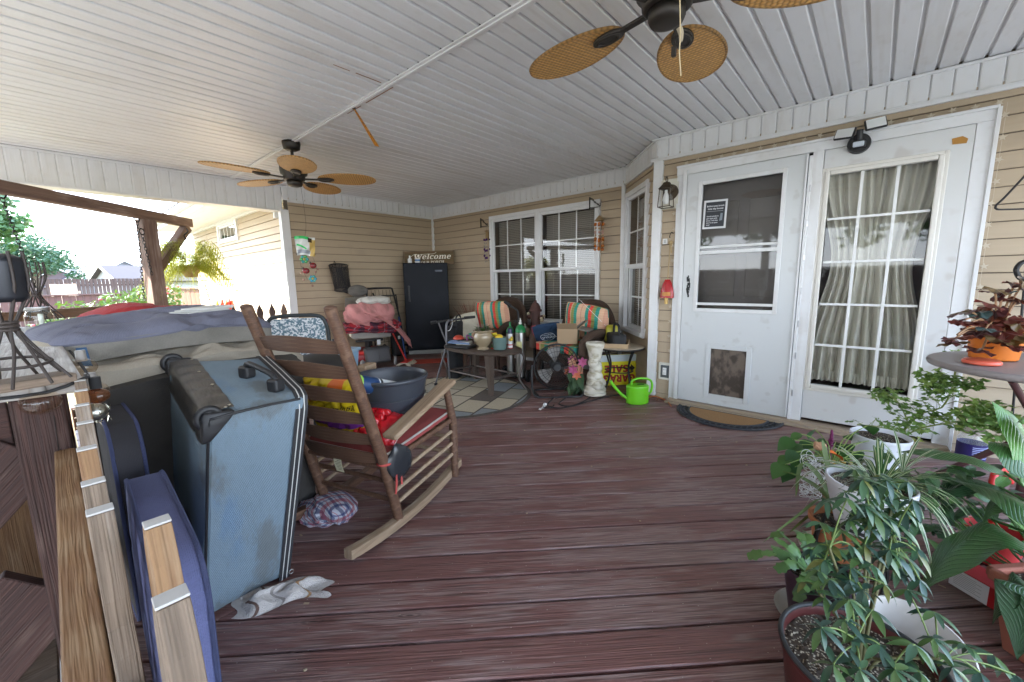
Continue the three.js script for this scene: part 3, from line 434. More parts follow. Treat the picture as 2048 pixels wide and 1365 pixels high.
// neighbouring houses: gable boxes with roofs, windows
function hut(label, p, w, d, h, rh, ry, wallC, roofC, wins) {
  const t = thing('neighbour_house', label, 'house', p, ry, 'houses beyond the fences');
  const wm = mat(wallC, .9), rm = mat(roofC, .95);
  M('wall', [box(w, h, d, 0, h / 2, 0), extr([[-d / 2, h], [d / 2, h], [0, h + rh]], .05).rotateY(PI / 2).translate(-w / 2 - .0, 0, 0), extr([[-d / 2, h], [d / 2, h], [0, h + rh]], .05).rotateY(PI / 2).translate(w / 2 - .05, 0, 0)], wm, t);
  const s = Math.hypot(d / 2 + .5, rh * (d / 2 + .5) / (d / 2)), an = Math.atan2(rh, d / 2); for (const k of [1, -1]) M('roof', box(w + .8, .12, s, 0, h + rh / 2 - .02 - .25 * rh / d, k * (d / 4 + .25), 0, k * an), rm, t);
  M('fascia', [1, -1].flatMap(k => [1, -1].map(e => beamBox([e * (w / 2 + .42), h + rh + .06, 0], [e * (w / 2 + .42), h - .5 * rh / (d / 2) + .04, k * (d / 2 + .5)], .04, .2))), MT.whiteClean, t);
  for (const [x, y, z, ww, hh, fz] of wins) { const g = grp('window', t); M('frame', fz ? box(.06, hh + .12, ww + .12, x, y, z) : box(ww + .12, hh + .12, .06, x, y, z), MT.whiteClean, g); M('pane', fz ? box(.08, hh, ww, x, y, z) : box(ww, hh, .08, x, y, z), mat([.08, .1, .12], .1), g); }
  return t;
}
{
  const H = (px, py, D) => { const p = at.d(px, py, D); return [p.x, GY - .3, p.z]; };
  const sh = [.36, .37, .39], rf = [.06, .052, .058];
  hut('pale neighbour house with grey gable roof and brick front', H(140, 566, 44), 7, 6, 2.2, 1.6, 1.35, [.15, .11, .11], rf, [[-1, 1.3, 3.01, 1, 1], [2, 1.3, 3.01, 1, 1]]);
  hut('white neighbour house with steep grey roof beside the swing post', H(225, 566, 42), 7.5, 7.5, 2.2, 2.2, 1.75, sh, [.065, .056, .065], [[-3.27, 1.3, -1.2, 1.2, .9, 1], [-3.27, 1.3, 1.4, 1, .9, 1]]);
  hut('white neighbour house with low roof directly behind the swing post', H(300, 560, 38), 6, 6, 2.5, 1.2, .2, sh, rf, [[0, 1.3, 3.02, 1, 1]]);
  hut('long low neighbour house with pale wall seen past the torches', H(70, 572, 44), 8, 6, 2.0, .9, .5, sh, [.075, .068, .072], [[-2, 1.2, 3.01, 1.2, 1], [2.5, 1.2, 3.01, 1.2, 1]]);
}
// fences
const fenceA = woodMat([.15, .075, .065], [.10, .05, .045], [.2, .12, .1], 60, .85, .5, 1), fenceB = woodMat([.10, .062, .05], [.065, .042, .036], [.14, .1, .085], 61, .9, .5, 1), fenceC = woodMat([.26, .14, .09], [.2, .1, .065], [.3, .19, .13], 62, .85, .5, 1);
function fence(name, label, a, b, y0, y1, bw, m, cap, gap = .006) {
  const t = thing(name, label, 'fence', [a.x, 0, a.z]), d = V(b.x - a.x, 0, b.z - a.z), L = d.length(); t.rotation.y = Math.atan2(-d.z, d.x); const n = Math.floor(L / bw), g = buv(new THREE.BoxGeometry(bw - gap, y1 - y0, .02), 0, 0);
  for (let i = 0; i < n; i++) { const o = new THREE.Mesh(g, m); o.name = 'board'; o.castShadow = o.receiveShadow = true; o.position.set((i + .5) * bw, (y0 + y1) / 2 + rr(-.012, .012), rr(-.004, .004)); o.rotation.z = rr(-.006, .006); t.add(o); }
  for (let x = 0; x <= L; x += 2.4) M('post', box(.09, y1 - y0 + .02, .09, x, (y0 + y1) / 2, -.06), m, t);
  for (const y of [y0 + .3, y1 - .3]) M('rail', box(L, .09, .04, L / 2, y, -.035), m, t); if (cap) M('cap_rail', box(L, .035, .14, L / 2, y1 + .02, -.01, .004), m, t);
}
{
  const a = at.d(-20, 600, 10.5), b = at.d(330, 588, 13.5); const y1 = at.d(100, 593, 11.3).y; a.y = b.y = 0; fence('board_fence', 'red-brown capped board fence behind the rose bush', a, b, GY, y1, .14, fenceA, true);
  const c = at.d(90, 560, 19), e = at.d(345, 560, 21), y2 = at.d(200, 558, 20).y; fence('board_fence', 'dark weathered fence further back below the neighbour roofs', c, e, GY, y2, .15, fenceB, false, .02);
  const g0 = at.d(318, 580, 11.6), g1 = at.d(415, 580, 11.3), y3 = at.d(370, 578, 11.5).y; fence('garden_gate', 'short reddish board gate between swing post and sunlit wing', g0, g1, GY, y3, .15, fenceC, true);
  const h0 = at.d(100, 573, 15), h1 = at.d(155, 570, 15); fence('trellis_panel', 'small pale wooden panel standing in front of the dark fence', h0, h1, GY, at.d(120, 569, 15).y, .12, woodMat([.5, .36, .28], [.42, .3, .22], [.5, .4, .3], 63), false);
}
{ // side fence and trees left of the porch, outside the frame, mirrored in the door glass
  fence('board_fence', 'tall dark board fence along the left side of the yard', V(-6.8, 0, 5), V(-6.8, 0, -13), GY, 1.35, .15, fenceB, true);
  for (const [x, z, H, R_, s] of [[-11, -2.5, 7.5, 3.2, 301], [-12, 4, 7, 3.0, 302], [-11.5, -8.5, 6, 2.6, 303]]) tree({ 301: 'tallest broad tree behind the side fence', 302: 'broad tree at the house end of the side fence', 303: 'smallest tree at the far end of the side fence' }[s], [x, GY, z], H, R_, 5000, [.06, .14, .04], s, 'trees behind the side fence');
}
function bush(label, p, cl, n, L, col, seed, fl) {
  const t = thing('rose_bush', label, 'bush', p); crown('foliage', t, cl, n, L, L * .55, leafM(col, .4), seed); const r = rng(seed);
  M('stem', Array.from({ length: 14 }, () => { const a = r() * 6.3, c = cl[Math.floor(r() * cl.length)]; return tube([[Math.cos(a) * .1, 0, Math.sin(a) * .1], [c[0] * .5, c[1] * .6, c[2] * .5], [c[0] + (r() - .5) * c[3], c[1] + c[3] * .6 * r(), c[2] + (r() - .5) * c[3]]], .008, 8, 5); }), mat([.12, .15, .05], .8), t);
  if (fl) M('blossom', Array.from({ length: 16 }, () => { const c = cl[Math.floor(r() * cl.length)], a = r() * 6.3; return sph(.035, c[0] + Math.cos(a) * c[3] * .8, c[1] + (r() - .4) * c[3], c[2] + Math.sin(a) * c[3] * .8, 1, .8, 1, 7, 5); }), mat([.62, .12, .14], .7), t);
}
{
  const p = at.d(225, 610, 8.6); bush('sunlit rose bush with small red blooms behind the red cushion', [p.x, GY, p.z], [[-.55, 1.0, .1, .5], [.1, 1.15, 0, .5], [.6, 1.35, -.2, .45], [0, .7, 0, .7], [-.9, .85, .2, .3], [.95, 1.5, 0, .3]], 2600, .085, [.13, .22, .03], 71, true);
  const q = at.d(330, 590, 9.6); bush('small green shrub between swing post and garden gate', [q.x, GY, q.z], [[0, 1.05, 0, .4], [.2, .7, 0, .45]], 700, .085, [.10, .2, .04], 73, false);
}
// gothic pickets along the far side of the porch, some painted
const railM = woodMat([.075, .045, .038], [.05, .032, .028], [.11, .08, .07], 64, .8), pickG = extr([[-.045, 0], [.045, 0], [.045, .70], [.03, .725], [.03, .75], [.04, .78], [.03, .83], [0, .9], [-.03, .83], [-.04, .78], [-.03, .75], [-.03, .725], [-.045, .70]], .019, .002);
{
  const t = thing('picket_railing', 'dark gothic picket railing at the far end of the porch', 'railing', [0, 0, -5.97]); buv(pickG);
  for (let x = .62; x < 2.1; x += .145) { const o = new THREE.Mesh(pickG, railM); o.name = 'picket'; o.castShadow = o.receiveShadow = true; o.position.set(x, .01, 0); t.add(o); }
  M('rail', box(1.55, .085, .038, 1.33, .62, -.02), railM, t); M('rail', box(1.55, .085, .038, 1.33, .15, -.02), railM, t);
  const cols = [[.75, .5, .02], [.7, .06, .03], [.75, .2, .03], [.72, .05, .03], [.7, .12, .04]];
  [433, 443, 452, 458, 463].forEach((px, i) => { const p = at.z(px, 610, -7.0); const o = M('painted_picket', pickG.clone(), mat(cols[i], .5)); o.position.set(p.x, .05 + (i % 2) * .02, -7.0); o.rotation.y = .8; tag(o, ['yellow', 'dark red', 'orange', 'red', 'brick red'][i] + ' painted gothic picket standing in the yard past the railing', 'picket', 'painted pickets'); M('stake', box(.03, .6, .02, 0, -.28, .0), MT.iron, o); });
}
// timber swing frame with chains, fern
const timber = woodMat([.20, .125, .095], [.13, .08, .062], [.3, .22, .18], 65, .85, .8, 2, .003);
{
  const E = at.d(378, 447, 5.05), S = at.y(-260, 325, E.y), P = at.d(308, 470, 5.15), dir = S.clone().sub(E).normalize();
  const t = thing('timber_swing_stand', 'weathered timber swing stand with knee brace beyond the cushions', 'swing stand', [0, 0, 0]);
  M('beam', beamBox(E, S, .095, .1, .008), timber, t);
  const pt = E.clone().addScaledVector(dir, .66); M('post', box(.135, pt.y - GY, .135, pt.x, (pt.y + GY) / 2 - .05, pt.z, .01, 0, .35), timber, t);
  const k1 = E.clone().addScaledVector(dir, .06); M('knee_brace', beamBox([k1.x, k1.y - .06, k1.z], [pt.x, pt.y - .62, pt.z], .09, .09, .006), timber, t); const k2 = E.clone().addScaledVector(dir, -.02);
  M('post', box(.135, S.y - GY, .135, S.x, (S.y + GY) / 2 - .05, S.z, .01, 0, .35), timber, t);
  const hk = E.clone().addScaledVector(dir, .08); 
  // chain of linked rings
  const link = torus(.016, .0042, 0, 0, 0, 0, 0, 0, 5, 12); link.scale(.7, 1.25, 1);
  const chain = (label, a, b) => { const c = thing('swing_chain', label, 'chain', a, 0, 'chains of the porch swing'), d = b.clone().sub(a), n = Math.floor(d.length() / .031), q = new THREE.Quaternion().setFromUnitVectors(V(0, -1, 0), d.clone().normalize()); for (let i = 0; i < n; i++) { const o = new THREE.Mesh(link, MT.iron); o.name = 'link'; o.castShadow = true; o.position.copy(d).multiplyScalar((i + .5) / n); o.quaternion.copy(q).multiply(new THREE.Quaternion().setFromAxisAngle(V(0, 1, 0), (i % 2) * PI / 2)); c.add(o); } M('ring', torus(.032, .006, 0, .03, 0, 0, .8), MT.iron, c); };
  const onBeam = px => { let best = null; for (let s = 0; s < 3; s += .01) { const p = E.clone().addScaledVector(dir, s), v = p.clone().sub(V(0, CAMH, 0)), x = 1024 + FPX * v.dot(camR) / v.dot(camF); if (!best || Math.abs(x - px) < best[0]) best = [Math.abs(x - px), p]; } return best[1]; };
  const c1 = onBeam(270); c1.y -= .09; const c1b = at.d(288, 602, 4.5); chain('long rusty chain hanging from beam ring next to the swing post', c1, c1b);
  const c2 = onBeam(0); c2.y -= .08; chain('rusty chain dropping behind the bamboo torch', c2, c2.clone().add(V(.12, -.95, .1)));
  const c3 = pt.clone().add(V(-.06, -.22, .1)); chain('short loop of chain nailed to the face of the swing post', c3, c3.clone().add(V(.03, -.42, .015)));
  // swing seat
  const s0 = at.d(35, 668, 2.9), sw = thing('porch_swing', 'wooden porch swing with armrest hanging from chains', 'swing', [s0.x, 0, s0.z], -.85); sw.position.y = s0.y - .52;
  const sm = woodMat([.24, .14, .085], [.17, .1, .06], [.3, .2, .14], 66); M('armrest', box(.5, .03, .09, -.1, .5, 0, .005), sm, sw); M('arm_post', box(.05, .34, .05, .08, .33, 0, .004), sm, sw); for (let i = 0; i < 5; i++) M('seat_slat', box(.075, .02, 1.2, .12 - i * .085, .16, -.6, .003), sm, sw); M('back_rail', [box(.03, .08, 1.2, -.36, .62, -.6), box(.03, .08, 1.2, -.3, .3, -.6)], sm, sw);
  // fern in hanging basket
  const fb = at.d(380, 535, 4.95), f = thing('hanging_fern', 'big yellow-green fern in a basket hung from the beam end', 'fern', fb);
  M('hook', [tube([[hk.x - fb.x, hk.y - fb.y - .05, hk.z - fb.z], [.02, hk.y - fb.y - .12, .02], [-.02, hk.y - fb.y - .17, 0], [0, hk.y - fb.y - .22, 0]], .008, 16, 6)], MT.iron, f);
  const topY = hk.y - fb.y - .22; M('hanger', [0, 1, 2].map(i => bar([0, topY, 0], [Math.cos(i * 2.1) * .13, .02, Math.sin(i * 2.1) * .13], .0025)), mat([.6, .6, .58], .6), f); M('basket', lathe([[0, -.12], [.06, -.12], [.10, .0], [.105, .02], [.09, .02], [.085, -.02], [0, -.03]], 22), mat([.3, .2, .1], .9), f);
  const fr = rng(91), gs = [], pin = leafCard(.075, .03, .1, .1, 1); 
  for (let i = 0; i < 260; i++) { const a = fr() * 6.3, L = .32 + .36 * fr(), up = .5 * fr(), n = 20, pts = []; for (let k = 0; k <= n; k++) { const s = k / n; pts.push(V(Math.cos(a) * L * Math.pow(s, .8) * .82, up * Math.sin(Math.min(1, s * 1.15) * PI) * .62 + up * s * .35 - .62 * L * s * s, Math.sin(a) * L * Math.pow(s, .8) * .82)); }
    for (let k = 2; k < n; k++) for (const sd of [1, -1]) { const g = pin.clone(), tg = pts[k].clone().sub(pts[k - 1]).normalize(), sc = (1 - Math.abs(k / n - .35)) * 1.1; g.scale(sc, sc, sc); const yaw = Math.atan2(tg.x, tg.z) + sd * 1.25; xf(g, pts[k].x, pts[k].y, pts[k].z, .35 - tg.y + (fr() - .5) * .5, yaw, sd * .2); gs.push(g); } }
  const fm = M('fronds', gs, leafM([.42, .45, .03], .5, .6), f); fm.userData.kind = 'stuff';
  const ch = thing('rain_chain', 'thin rusty chain hanging below the fern', 'chain', at.d(408, 560, 6.2)); M('links', Array.from({ length: 24 }, (_, i) => torus(.012, .0035, rr(-.004, .004) + i * .003, -.016 - i * .0265, 0, 0, (i % 2) * 1.57, 0, 5, 8)), MT.iron, ch);
}
// ================= LEFT RAILING AND POST =================
const postM = woodMat([.062, .027, .021], [.036, .017, .014], [.095, .055, .044], 67, .8, 1.6, 6, .003), tanM = woodMat([.27, .155, .075], [.2, .105, .05], [.32, .21, .12], 68, .75, 2.2, 7, .002), greyW = woodMat([.23, .17, .125], [.15, .11, .08], [.3, .245, .2], 69, .85, 2.2, 7, .003), capM = woodMat([.36, .33, .30], [.24, .21, .19], [.5, .48, .46], 70, .6, 1.4, 4, .003);
{
  const t = thing('stair_railing', 'weathered picket railing with white-tipped pickets beside the blue cushion', 'railing', [0, 0, 0]);
  const ph = .95, zs = [-1.41, -1.268, -1.105, -.951, -.79, -.639, -.547, -.473, -.339, -.2, -.06], xs = [.023, .02, .015, .013, .008, .007, .007, .042, .032, .03, .03];
  zs.forEach((z, i) => { const g = grp('picket', t); g.position.set(xs[i], 0, z - .03); M('picket_board', buv(extr([[-.045, .02], [.045, .02], [.045, .80], [.028, .825], [.036, .86], [.026, .91], [.009, ph - .008], [-.009, ph - .008], [-.026, .91], [-.036, .86], [-.028, .825], [-.045, .80]], .02, .002).rotateY(PI / 2).translate(-.01, 0, 0)), [greyW, tanM, greyW][i % 3], g); M('white_tip', box(.0204, .0025, .0165, 0, ph - .0065, 0, .001), mat([.46, .45, .44], .85), g); });
  M('top_rail', box(.036, .085, 1.75, -.022, .735, -.58, .004), tanM, t); M('bottom_rail', box(.036, .085, 1.75, -.022, .12, -.58, .004), tanM, t);
  M('lower_board', box(.03, .1, 1.5, .035, .2, -.45, .004), greyW, t);
  const p = thing('bar_rail', 'dark cracked timber post with wide weathered plank cap and stair rails', 'railing', [0, 0, 0]);
  M('post', [box(.089, 1.5, .089, -.052, .16, -1.52, .006)], postM, p); M('crack', [beamBox([-.03, .86, -1.4745], [-.036, .66, -1.4745], .001, .006), beamBox([-.036, .66, -1.4745], [-.048, .35, -1.4745], .001, .009)], MT.dark, p);
  M('cap_plank', [buv(extr([[-.42, 1.49], [.028, 1.455], [-.02, 3.62], [-.42, 3.62]], .038, .004).rotateX(-PI / 2).translate(0, .912, 0))], capM, p);
  M('rail_board', [box(.03, .12, 2.1, -.03, .83, -2.6, .004), box(.03, .1, 2.1, -.03, .3, -2.6, .004)], postM, p); for (let z = -1.75; z > -3.6; z -= .32) M('picket', box(.02, .7, .09, -.05, .5, z, .003), postM, p);
  M('far_post', box(.089, 1.5, .089, -.05, .16, -3.58, .006), postM, p);
  M('stair_rail', beamBox([-.1, .80, -1.52], [-.85, -.06, -1.56], .04, .19, .005), postM, p); M('stair_rail', beamBox([-.09, .42, -1.52], [-.85, -.34, -1.56], .04, .19, .005), postM, p);
  M('stair_stringer', beamBox([-.1, .80, -1.575], [-.95, .5, -1.60], .035, .3, .005), postM, p);
  M('cap_apron', box(.36, .11, .03, -.28, .855, -1.53, .004), postM, p);
  M('stair_skirt', [0, 1, 2, 3, 4, 5].map(i => box(.135, .62, .02, -.15 - i * .14, .24, -1.98, .003)), tanM, p); M('stair_tread', [box(.8, .035, .3, -.52, .02, -1.82, .004)], greyW, p); M('stair_tread', box(.8, .035, .3, -.52, -.25, -1.7, .004), greyW, p);
}
// bamboo table torches on the cap
function torch(label, p, s, ry) {
  const t = thing('bamboo_torch', label, 'torch', p, ry, 'bamboo torches on the rail'), bm = mat([.045, .034, .03], .6), n = 9; t.scale.setScalar(s);
  for (let i = 0; i < n; i++) { const a = i / n * 2 * PI; M('cane', tube([[Math.cos(a + .5) * .085, 0, Math.sin(a + .5) * .085], [Math.cos(a + .3) * .04, .07, Math.sin(a + .3) * .04], [Math.cos(a) * .016, .125, Math.sin(a) * .016], [Math.cos(a - .1) * .03, .165, Math.sin(a - .1) * .03], [Math.cos(a - .1) * .047, .215, Math.sin(a - .1) * .047], [Math.cos(a - .1) * .046, .285, Math.sin(a - .1) * .046]], .0032, 18, 5), bm, t); }
  M('binding', [torus(.018, .004, 0, .118, 0, PI / 2), torus(.018, .004, 0, .126, 0, PI / 2), torus(.018, .004, 0, .134, 0, PI / 2), torus(.058, .0035, 0, .045, 0, PI / 2 + .1)], bm, t); return t;
}
{
  const b = at.y(30, 768, .965), t = torch('bamboo table torch with black oil canister on a wood block', [b.x, .962, b.z - .03], 1.0, .3);
  M('canister', lathe([[0, .178], [.036, .178], [.045, .19], [.047, .262], [.044, .272], [.03, .28], [.014, .282], [.013, .292], [.008, .30], [0, .302]], 24), mat([.03, .032, .04], .35, { metalness: .4 }), t); M('wood_block', box(.17, .02, .08, 0, -.002, 0, .004), greyW, t);
  const c = at.y(80, 640, .955); torch('open bamboo torch frame standing behind the glass jar', [c.x, .955, c.z], 1.35, 1.1);
  const j = at.y(84, 668, .952), jt = thing('glass_jar', 'clear glass jar with screw lid on the plank cap', 'jar', [j.x, .952, j.z]);
  M('glass', lathe([[0, .002], [.042, .002], [.048, .01], [.048, .085], [.043, .098], [.04, .104], [.04, .115]], 26), mat([.95, 1, .97], .05, { transmission: 1, thickness: 0, ...DS }), jt); M('lid', [cyl(.042, .042, .012, 0, .12, 0, 26), torus(.042, .003, 0, .116, 0, PI / 2)], mat([.35, .33, .3], .4, { metalness: .7 }), jt); M('wick', cyl(.009, .009, .09, .005, .05, 0, 8), mat([.75, .72, .65], .9), jt);
  // string lights draped along the cap edge
  const sl = thing('string_light', 'string of globe bulbs draped along the plank edge', 'string lights', [0, 0, 0]);
  const bulbs = [[80, 805, -1.455, 26], [185, 785, -1.62, 12], [165, 735, -1.9, 11]]; const pts = [[-.42, .935, -1.47], [-.2, .93, -1.455], [-.04, .925, -1.44], [.03, .945, -1.455], [.042, .93, -1.6], [.036, .93, -1.9], [.02, .93, -2.4]]; M('cord', tube(pts, .004, 40, 6), MT.blackMatte, sl);
  const bm = mat([.93, .86, .78], .06, { transmission: 1, thickness: 0, ...DS });
  for (const [px, py, z, w] of bulbs) { const p = at.z(px, py, z), b = grp('bulb', sl); b.position.copy(p); M('globe', sph(.032, 0, 0, 0, 1.12, .9, 1.12, 20, 14), bm, b); M('socket', cyl(.012, .014, .035, 0, .038, 0, 12), mat([.28, .26, .24], .5), b); }
  const am = at.z(157, 798, -1.5); am.x = .05; const ab = thing('amber_bulb', 'amber glass globe hanging behind the first picket', 'bulb', am); M('globe', sph(.022, 0, 0, 0, 1.15, .9, 1.15, 18, 12), mat([.6, .3, .14], .08, { transmission: .9, ...DS }), ab); M('socket', cyl(.012, .012, .03, 0, .035, 0, 10), MT.blackMatte, ab);
  const or = at.z(190, 825, -1.62), ot = thing('tinsel_ornament', 'sparkly silver and gold tinsel ball beside the pickets', 'ornament', or); M('tinsel', Array.from({ length: 90 }, () => { const g = leafCard(.018, .008, .2, .1, 1); const a = rr(0, 6.3), b = Math.acos(rr(-1, 1)), q = .03; return xf(g, q * Math.sin(b) * Math.cos(a), q * Math.cos(b), q * Math.sin(b) * Math.sin(a), rr(0, 6), rr(0, 6), rr(0, 6)); }), mat([.8, .76, .6], .2, { metalness: 1, ...DS }), ot).userData.kind = 'stuff'; M('core', sph(.026), mat([.5, .5, .45], .3, { metalness: 1 }), ot);
}
// ================= LEFT CLUTTER =================
const weave = tex(128, 128, (u, v) => { const a = Math.sin(u * 64 * PI) * .5 + .5, b = Math.sin(v * 64 * PI) * .5 + .5; return (Math.floor(u * 32) + Math.floor(v * 32)) % 2 ? a : b; }, false);
function cloth(c, o = {}) { const { v = .25, s = 9, sc = 1, rough = .9, bs = .0008, two } = o; const cc = c; const t = tex(256, 256, (u, w) => { const n = fbm(u, w, 5, 5, s, 5), f = hash(Math.floor(u * 256), Math.floor(w * 256), s); const k = 1 - v * sst(.45, .8, n) + .12 * (f - .5); return cc.map(x => x * k); }); return mat(0xffffff, rough, { map: rep(t, 1.3 * sc, 1.3 * sc), bumpMap: rep(weave, 7 * sc, 7 * sc), bumpScale: bs, sheen: .2, sheenRoughness: .6, ...(two ? DS : {}) }); }
// map a unit box geometry ([-.5,.5]^3) into eight corners c[x][y][z] (0/1)
function hexa(g, c) { g = norm(g); const p = g.attributes.position, v = V(0, 0, 0); for (let i = 0; i < p.count; i++) { const x = p.getX(i) + .5, y = p.getY(i) + .5, z = p.getZ(i) + .5; v.set(0, 0, 0); for (let a = 0; a < 2; a++) for (let b = 0; b < 2; b++) for (let d = 0; d < 2; d++) v.addScaledVector(c[a][b][d], (a ? x : 1 - x) * (b ? y : 1 - y) * (d ? z : 1 - z)); p.setXYZ(i, v.x, v.y, v.z); } g.computeVertexNormals(); return toCreasedNormals(g, .6); }
function rbox(w, h, d, r, seg = 4) { const g = new RoundedBoxGeometry(w, h, d, seg, r); g.scale(1 / w, 1 / h, 1 / d); return g; }
{
  const t = thing('suitcase', 'large blue-grey soft suitcase standing on end with wheels up', 'suitcase', [0, 0, 0]);
  const A = at.y(402, 1248, .004), B = at.y(578, 1152, .004), TL = at.y(408, 838, .765), TR = at.y(618, 790, .765), KL = at.y(330, 712, .86), KR = at.y(540, 712, .845);
  // keep the far top edge parallel-ish to the near one
  const dn = A.clone().sub(TL), dr = B.clone().sub(TR), kl = KL.clone().lerp(TL.clone().add(V(.0, .1, -.5)), .35), kr = KR.clone().lerp(TR.clone().add(V(.02, .09, -.5)), .6);
  const c = [[[kl.clone().add(dn).setY(.02), A], [kl, TL]], [[kr.clone().add(dr).setY(.02), B], [kr, TR]]];   // [x][y][z: 0 back, 1 front]
  const C = (x, y, z) => { const v = V(0, 0, 0); for (let a = 0; a < 2; a++) for (let b = 0; b < 2; b++) for (let d = 0; d < 2; d++) v.addScaledVector(c[a][b][d], (a ? x : 1 - x) * (b ? y : 1 - y) * (d ? z : 1 - z)); return v; };
  const blueT = tex(1024, 1024, (u, v) => { const n = fbm(u, v, 3, 4, 5, 5), g = fbm(u, v, 4, 3, 15, 4), w = ((Math.floor(u * 300) + Math.floor(v * 300)) % 2) * .06 + .05 * sst(.5, .8, fbm(u, v, 60, 60, 25, 3)); let k = mix([.20, .275, .335], [.165, .195, .21], sst(.42, .66, n + .12 * (fbm(u, v, 40, 40, 9, 2) - .5))); k = mix(k, [.12, .23, .40], sst(.6, .78, g + .1 * (fbm(u, v, 50, 50, 19, 2) - .5)) * .4); return k.map(x => x * (1 - w)); });
  const bm = mat(0xffffff, .75, { map: blueT, bumpMap: tex(256, 256, (u, v) => .6 * fbm(u * 1 + .3 * v, v, 2, 3, 3, 4) + .12 * ((Math.floor(u * 128) + Math.floor(v * 128)) % 2), false), bumpScale: .012 });
  // body, slightly bulging
  const sub = new THREE.BoxGeometry(1, 1, 1, 14, 18, 12), q = sub.attributes.position; const rb = [.07, .05, .06]; for (let i = 0; i < q.count; i++) { let v = [q.getX(i), q.getY(i), q.getZ(i)]; const a = v.map((x, k) => { const lim = .5 - rb[k]; return Math.abs(x) > lim ? (Math.abs(x) - lim) / rb[k] : 0; }), l = Math.hypot(...a); if (l > 1) v = v.map((x, k) => Math.abs(x) > .5 - rb[k] ? Math.sign(x) * (.5 - rb[k] + rb[k] * a[k] / l) : x); const f = fbm(v[0] + .5, v[1] + .5, 3, 3, 8, 3) - .5; v[2] += .02 * f * Math.sign(v[2]); if (v[0] < -.4) v[0] += .05 * (fbm(v[2] + .5, v[1] + .5, 5, 3, 18, 3) - .5) - .0; q.setXYZ(i, ...v); }
  sub.computeVertexNormals(); M('shell', hexa(sub, c), bm, t);
  const dkm = mat([.018, .018, .02], .45), leather = mat([.055, .05, .045], .28, { bumpMap: tex(128, 128, (u, v) => fbm(u, v, 20, 20, 6, 3), false), bumpScale: .0012 });
  const edge = (pts, r, m, nm) => M(nm, tube(pts.map(p => C(...p)), r, 60, 6), m, t);
  edge([[.03, .02, 1.005], [.03, .5, 1.01], [.035, .95, 1.005], [.08, .99, 1.002], [.5, .997, 1.004], [.9, .99, 1.0]], .0045, dkm, 'piping');
  // zip bands running up the front and over the top along the right edge
  const ds = m => { m.side = THREE.DoubleSide; return m; };
  const band = (x0, x1, m, nm, o) => M(nm, surf((u, v) => { const P = [[.0, 1.0], [.3, 1.004], [.7, 1.004], [.93, 1.0], [.985, .97], [1.0, .9], [1.004, .5], [1.0, .05]]; const k = v * (P.length - 1), i = Math.min(P.length - 2, Math.floor(k)), f = k - i, yy = P[i][0] + (P[i + 1][0] - P[i][0]) * f, zz = P[i][1] + (P[i + 1][1] - P[i][1]) * f; const p = C(x0 + (x1 - x0) * u, yy + o * sst(.9, 1, yy), zz + o * (1 - sst(.93, 1, yy))); return [p.x, p.y, p.z]; }, 2, 60), m, t);
  band(.86, 1.0, ds(mat([.03, .031, .035], .6)), 'zip_band', .008); for (const x of [.895, .95]) band(x, x + .012, ds(mat([.55, .55, .52], .6)), 'zip_tape', .013);
  // leather kick guard along the wheel edge
  M('kick_guard', surf((u, v) => { const a = v * PI / 2; const x = .28 * (v < .5 ? 0 : (v - .5) * 2) - .008, y = 1.004 - (v < .5 ? (.5 - v) * 2 * .14 : 0) - .012 * Math.exp(-((v - .5) ** 2) * 60); const p = C(x + .02 * Math.exp(-((v - .5) ** 2) * 40), y + .004, .06 + .9 * u); return [p.x, p.y + .002 * Math.sin(u * 40), p.z]; }, 30, 14), ds(leather), t);
  for (const z of [.03, .97]) { const w = grp('wheel', t), p = C(.05, .98, z); w.position.copy(p); M('tyre', torus(.03, .011, 0, .004, 0, 0, 0, 0, 8, 22), dkm, w); M('hub', cyl(.024, .024, .016, 0, .004, 0, 18, PI / 2), dkm, w); M('wheel_guard', [hexa(rbox(.07, .02, .045, .008), [[[V(-.03, -.07, -.02), V(-.03, -.07, .026)], [V(-.022, .026, -.026), V(-.022, .026, .026)]], [[V(-.008, -.07, -.02), V(-.008, -.07, .026)], [V(.075, .016, -.026), V(.075, .016, .026)]]])], dkm, w); }
  M('rivet', [[.2, .35], [.23, .6], [.24, .93], [.2, .95], [.22, .08]].map(([x, z]) => { const p = C(x, 1.012, z); return sph(.006, p.x, p.y, p.z, 1, .4, 1, 10, 6); }), mat([.6, .55, .45], .3, { metalness: 1 }), t);
  const h0 = C(.60, 1.01, .50), h1 = C(.74, 1.01, .82); M('handle', [tube([h0, h0.clone().add(V(0, .04, 0)), h0.clone().lerp(h1, .2).add(V(0, .052, 0)), h0.clone().lerp(h1, .8).add(V(0, .05, 0)), h1.clone().add(V(0, .04, 0)), h1], .011, 30, 8), ...[h0, h1].map((p, i) => box(.045, .05, .05, p.x, p.y + .014, p.z, .012, 0, .4))], dkm, t);
  M('zip_pull', [torus(.008, .002, ...C(1.01, .03, 1.02).toArray())], MT.steel, t);
}
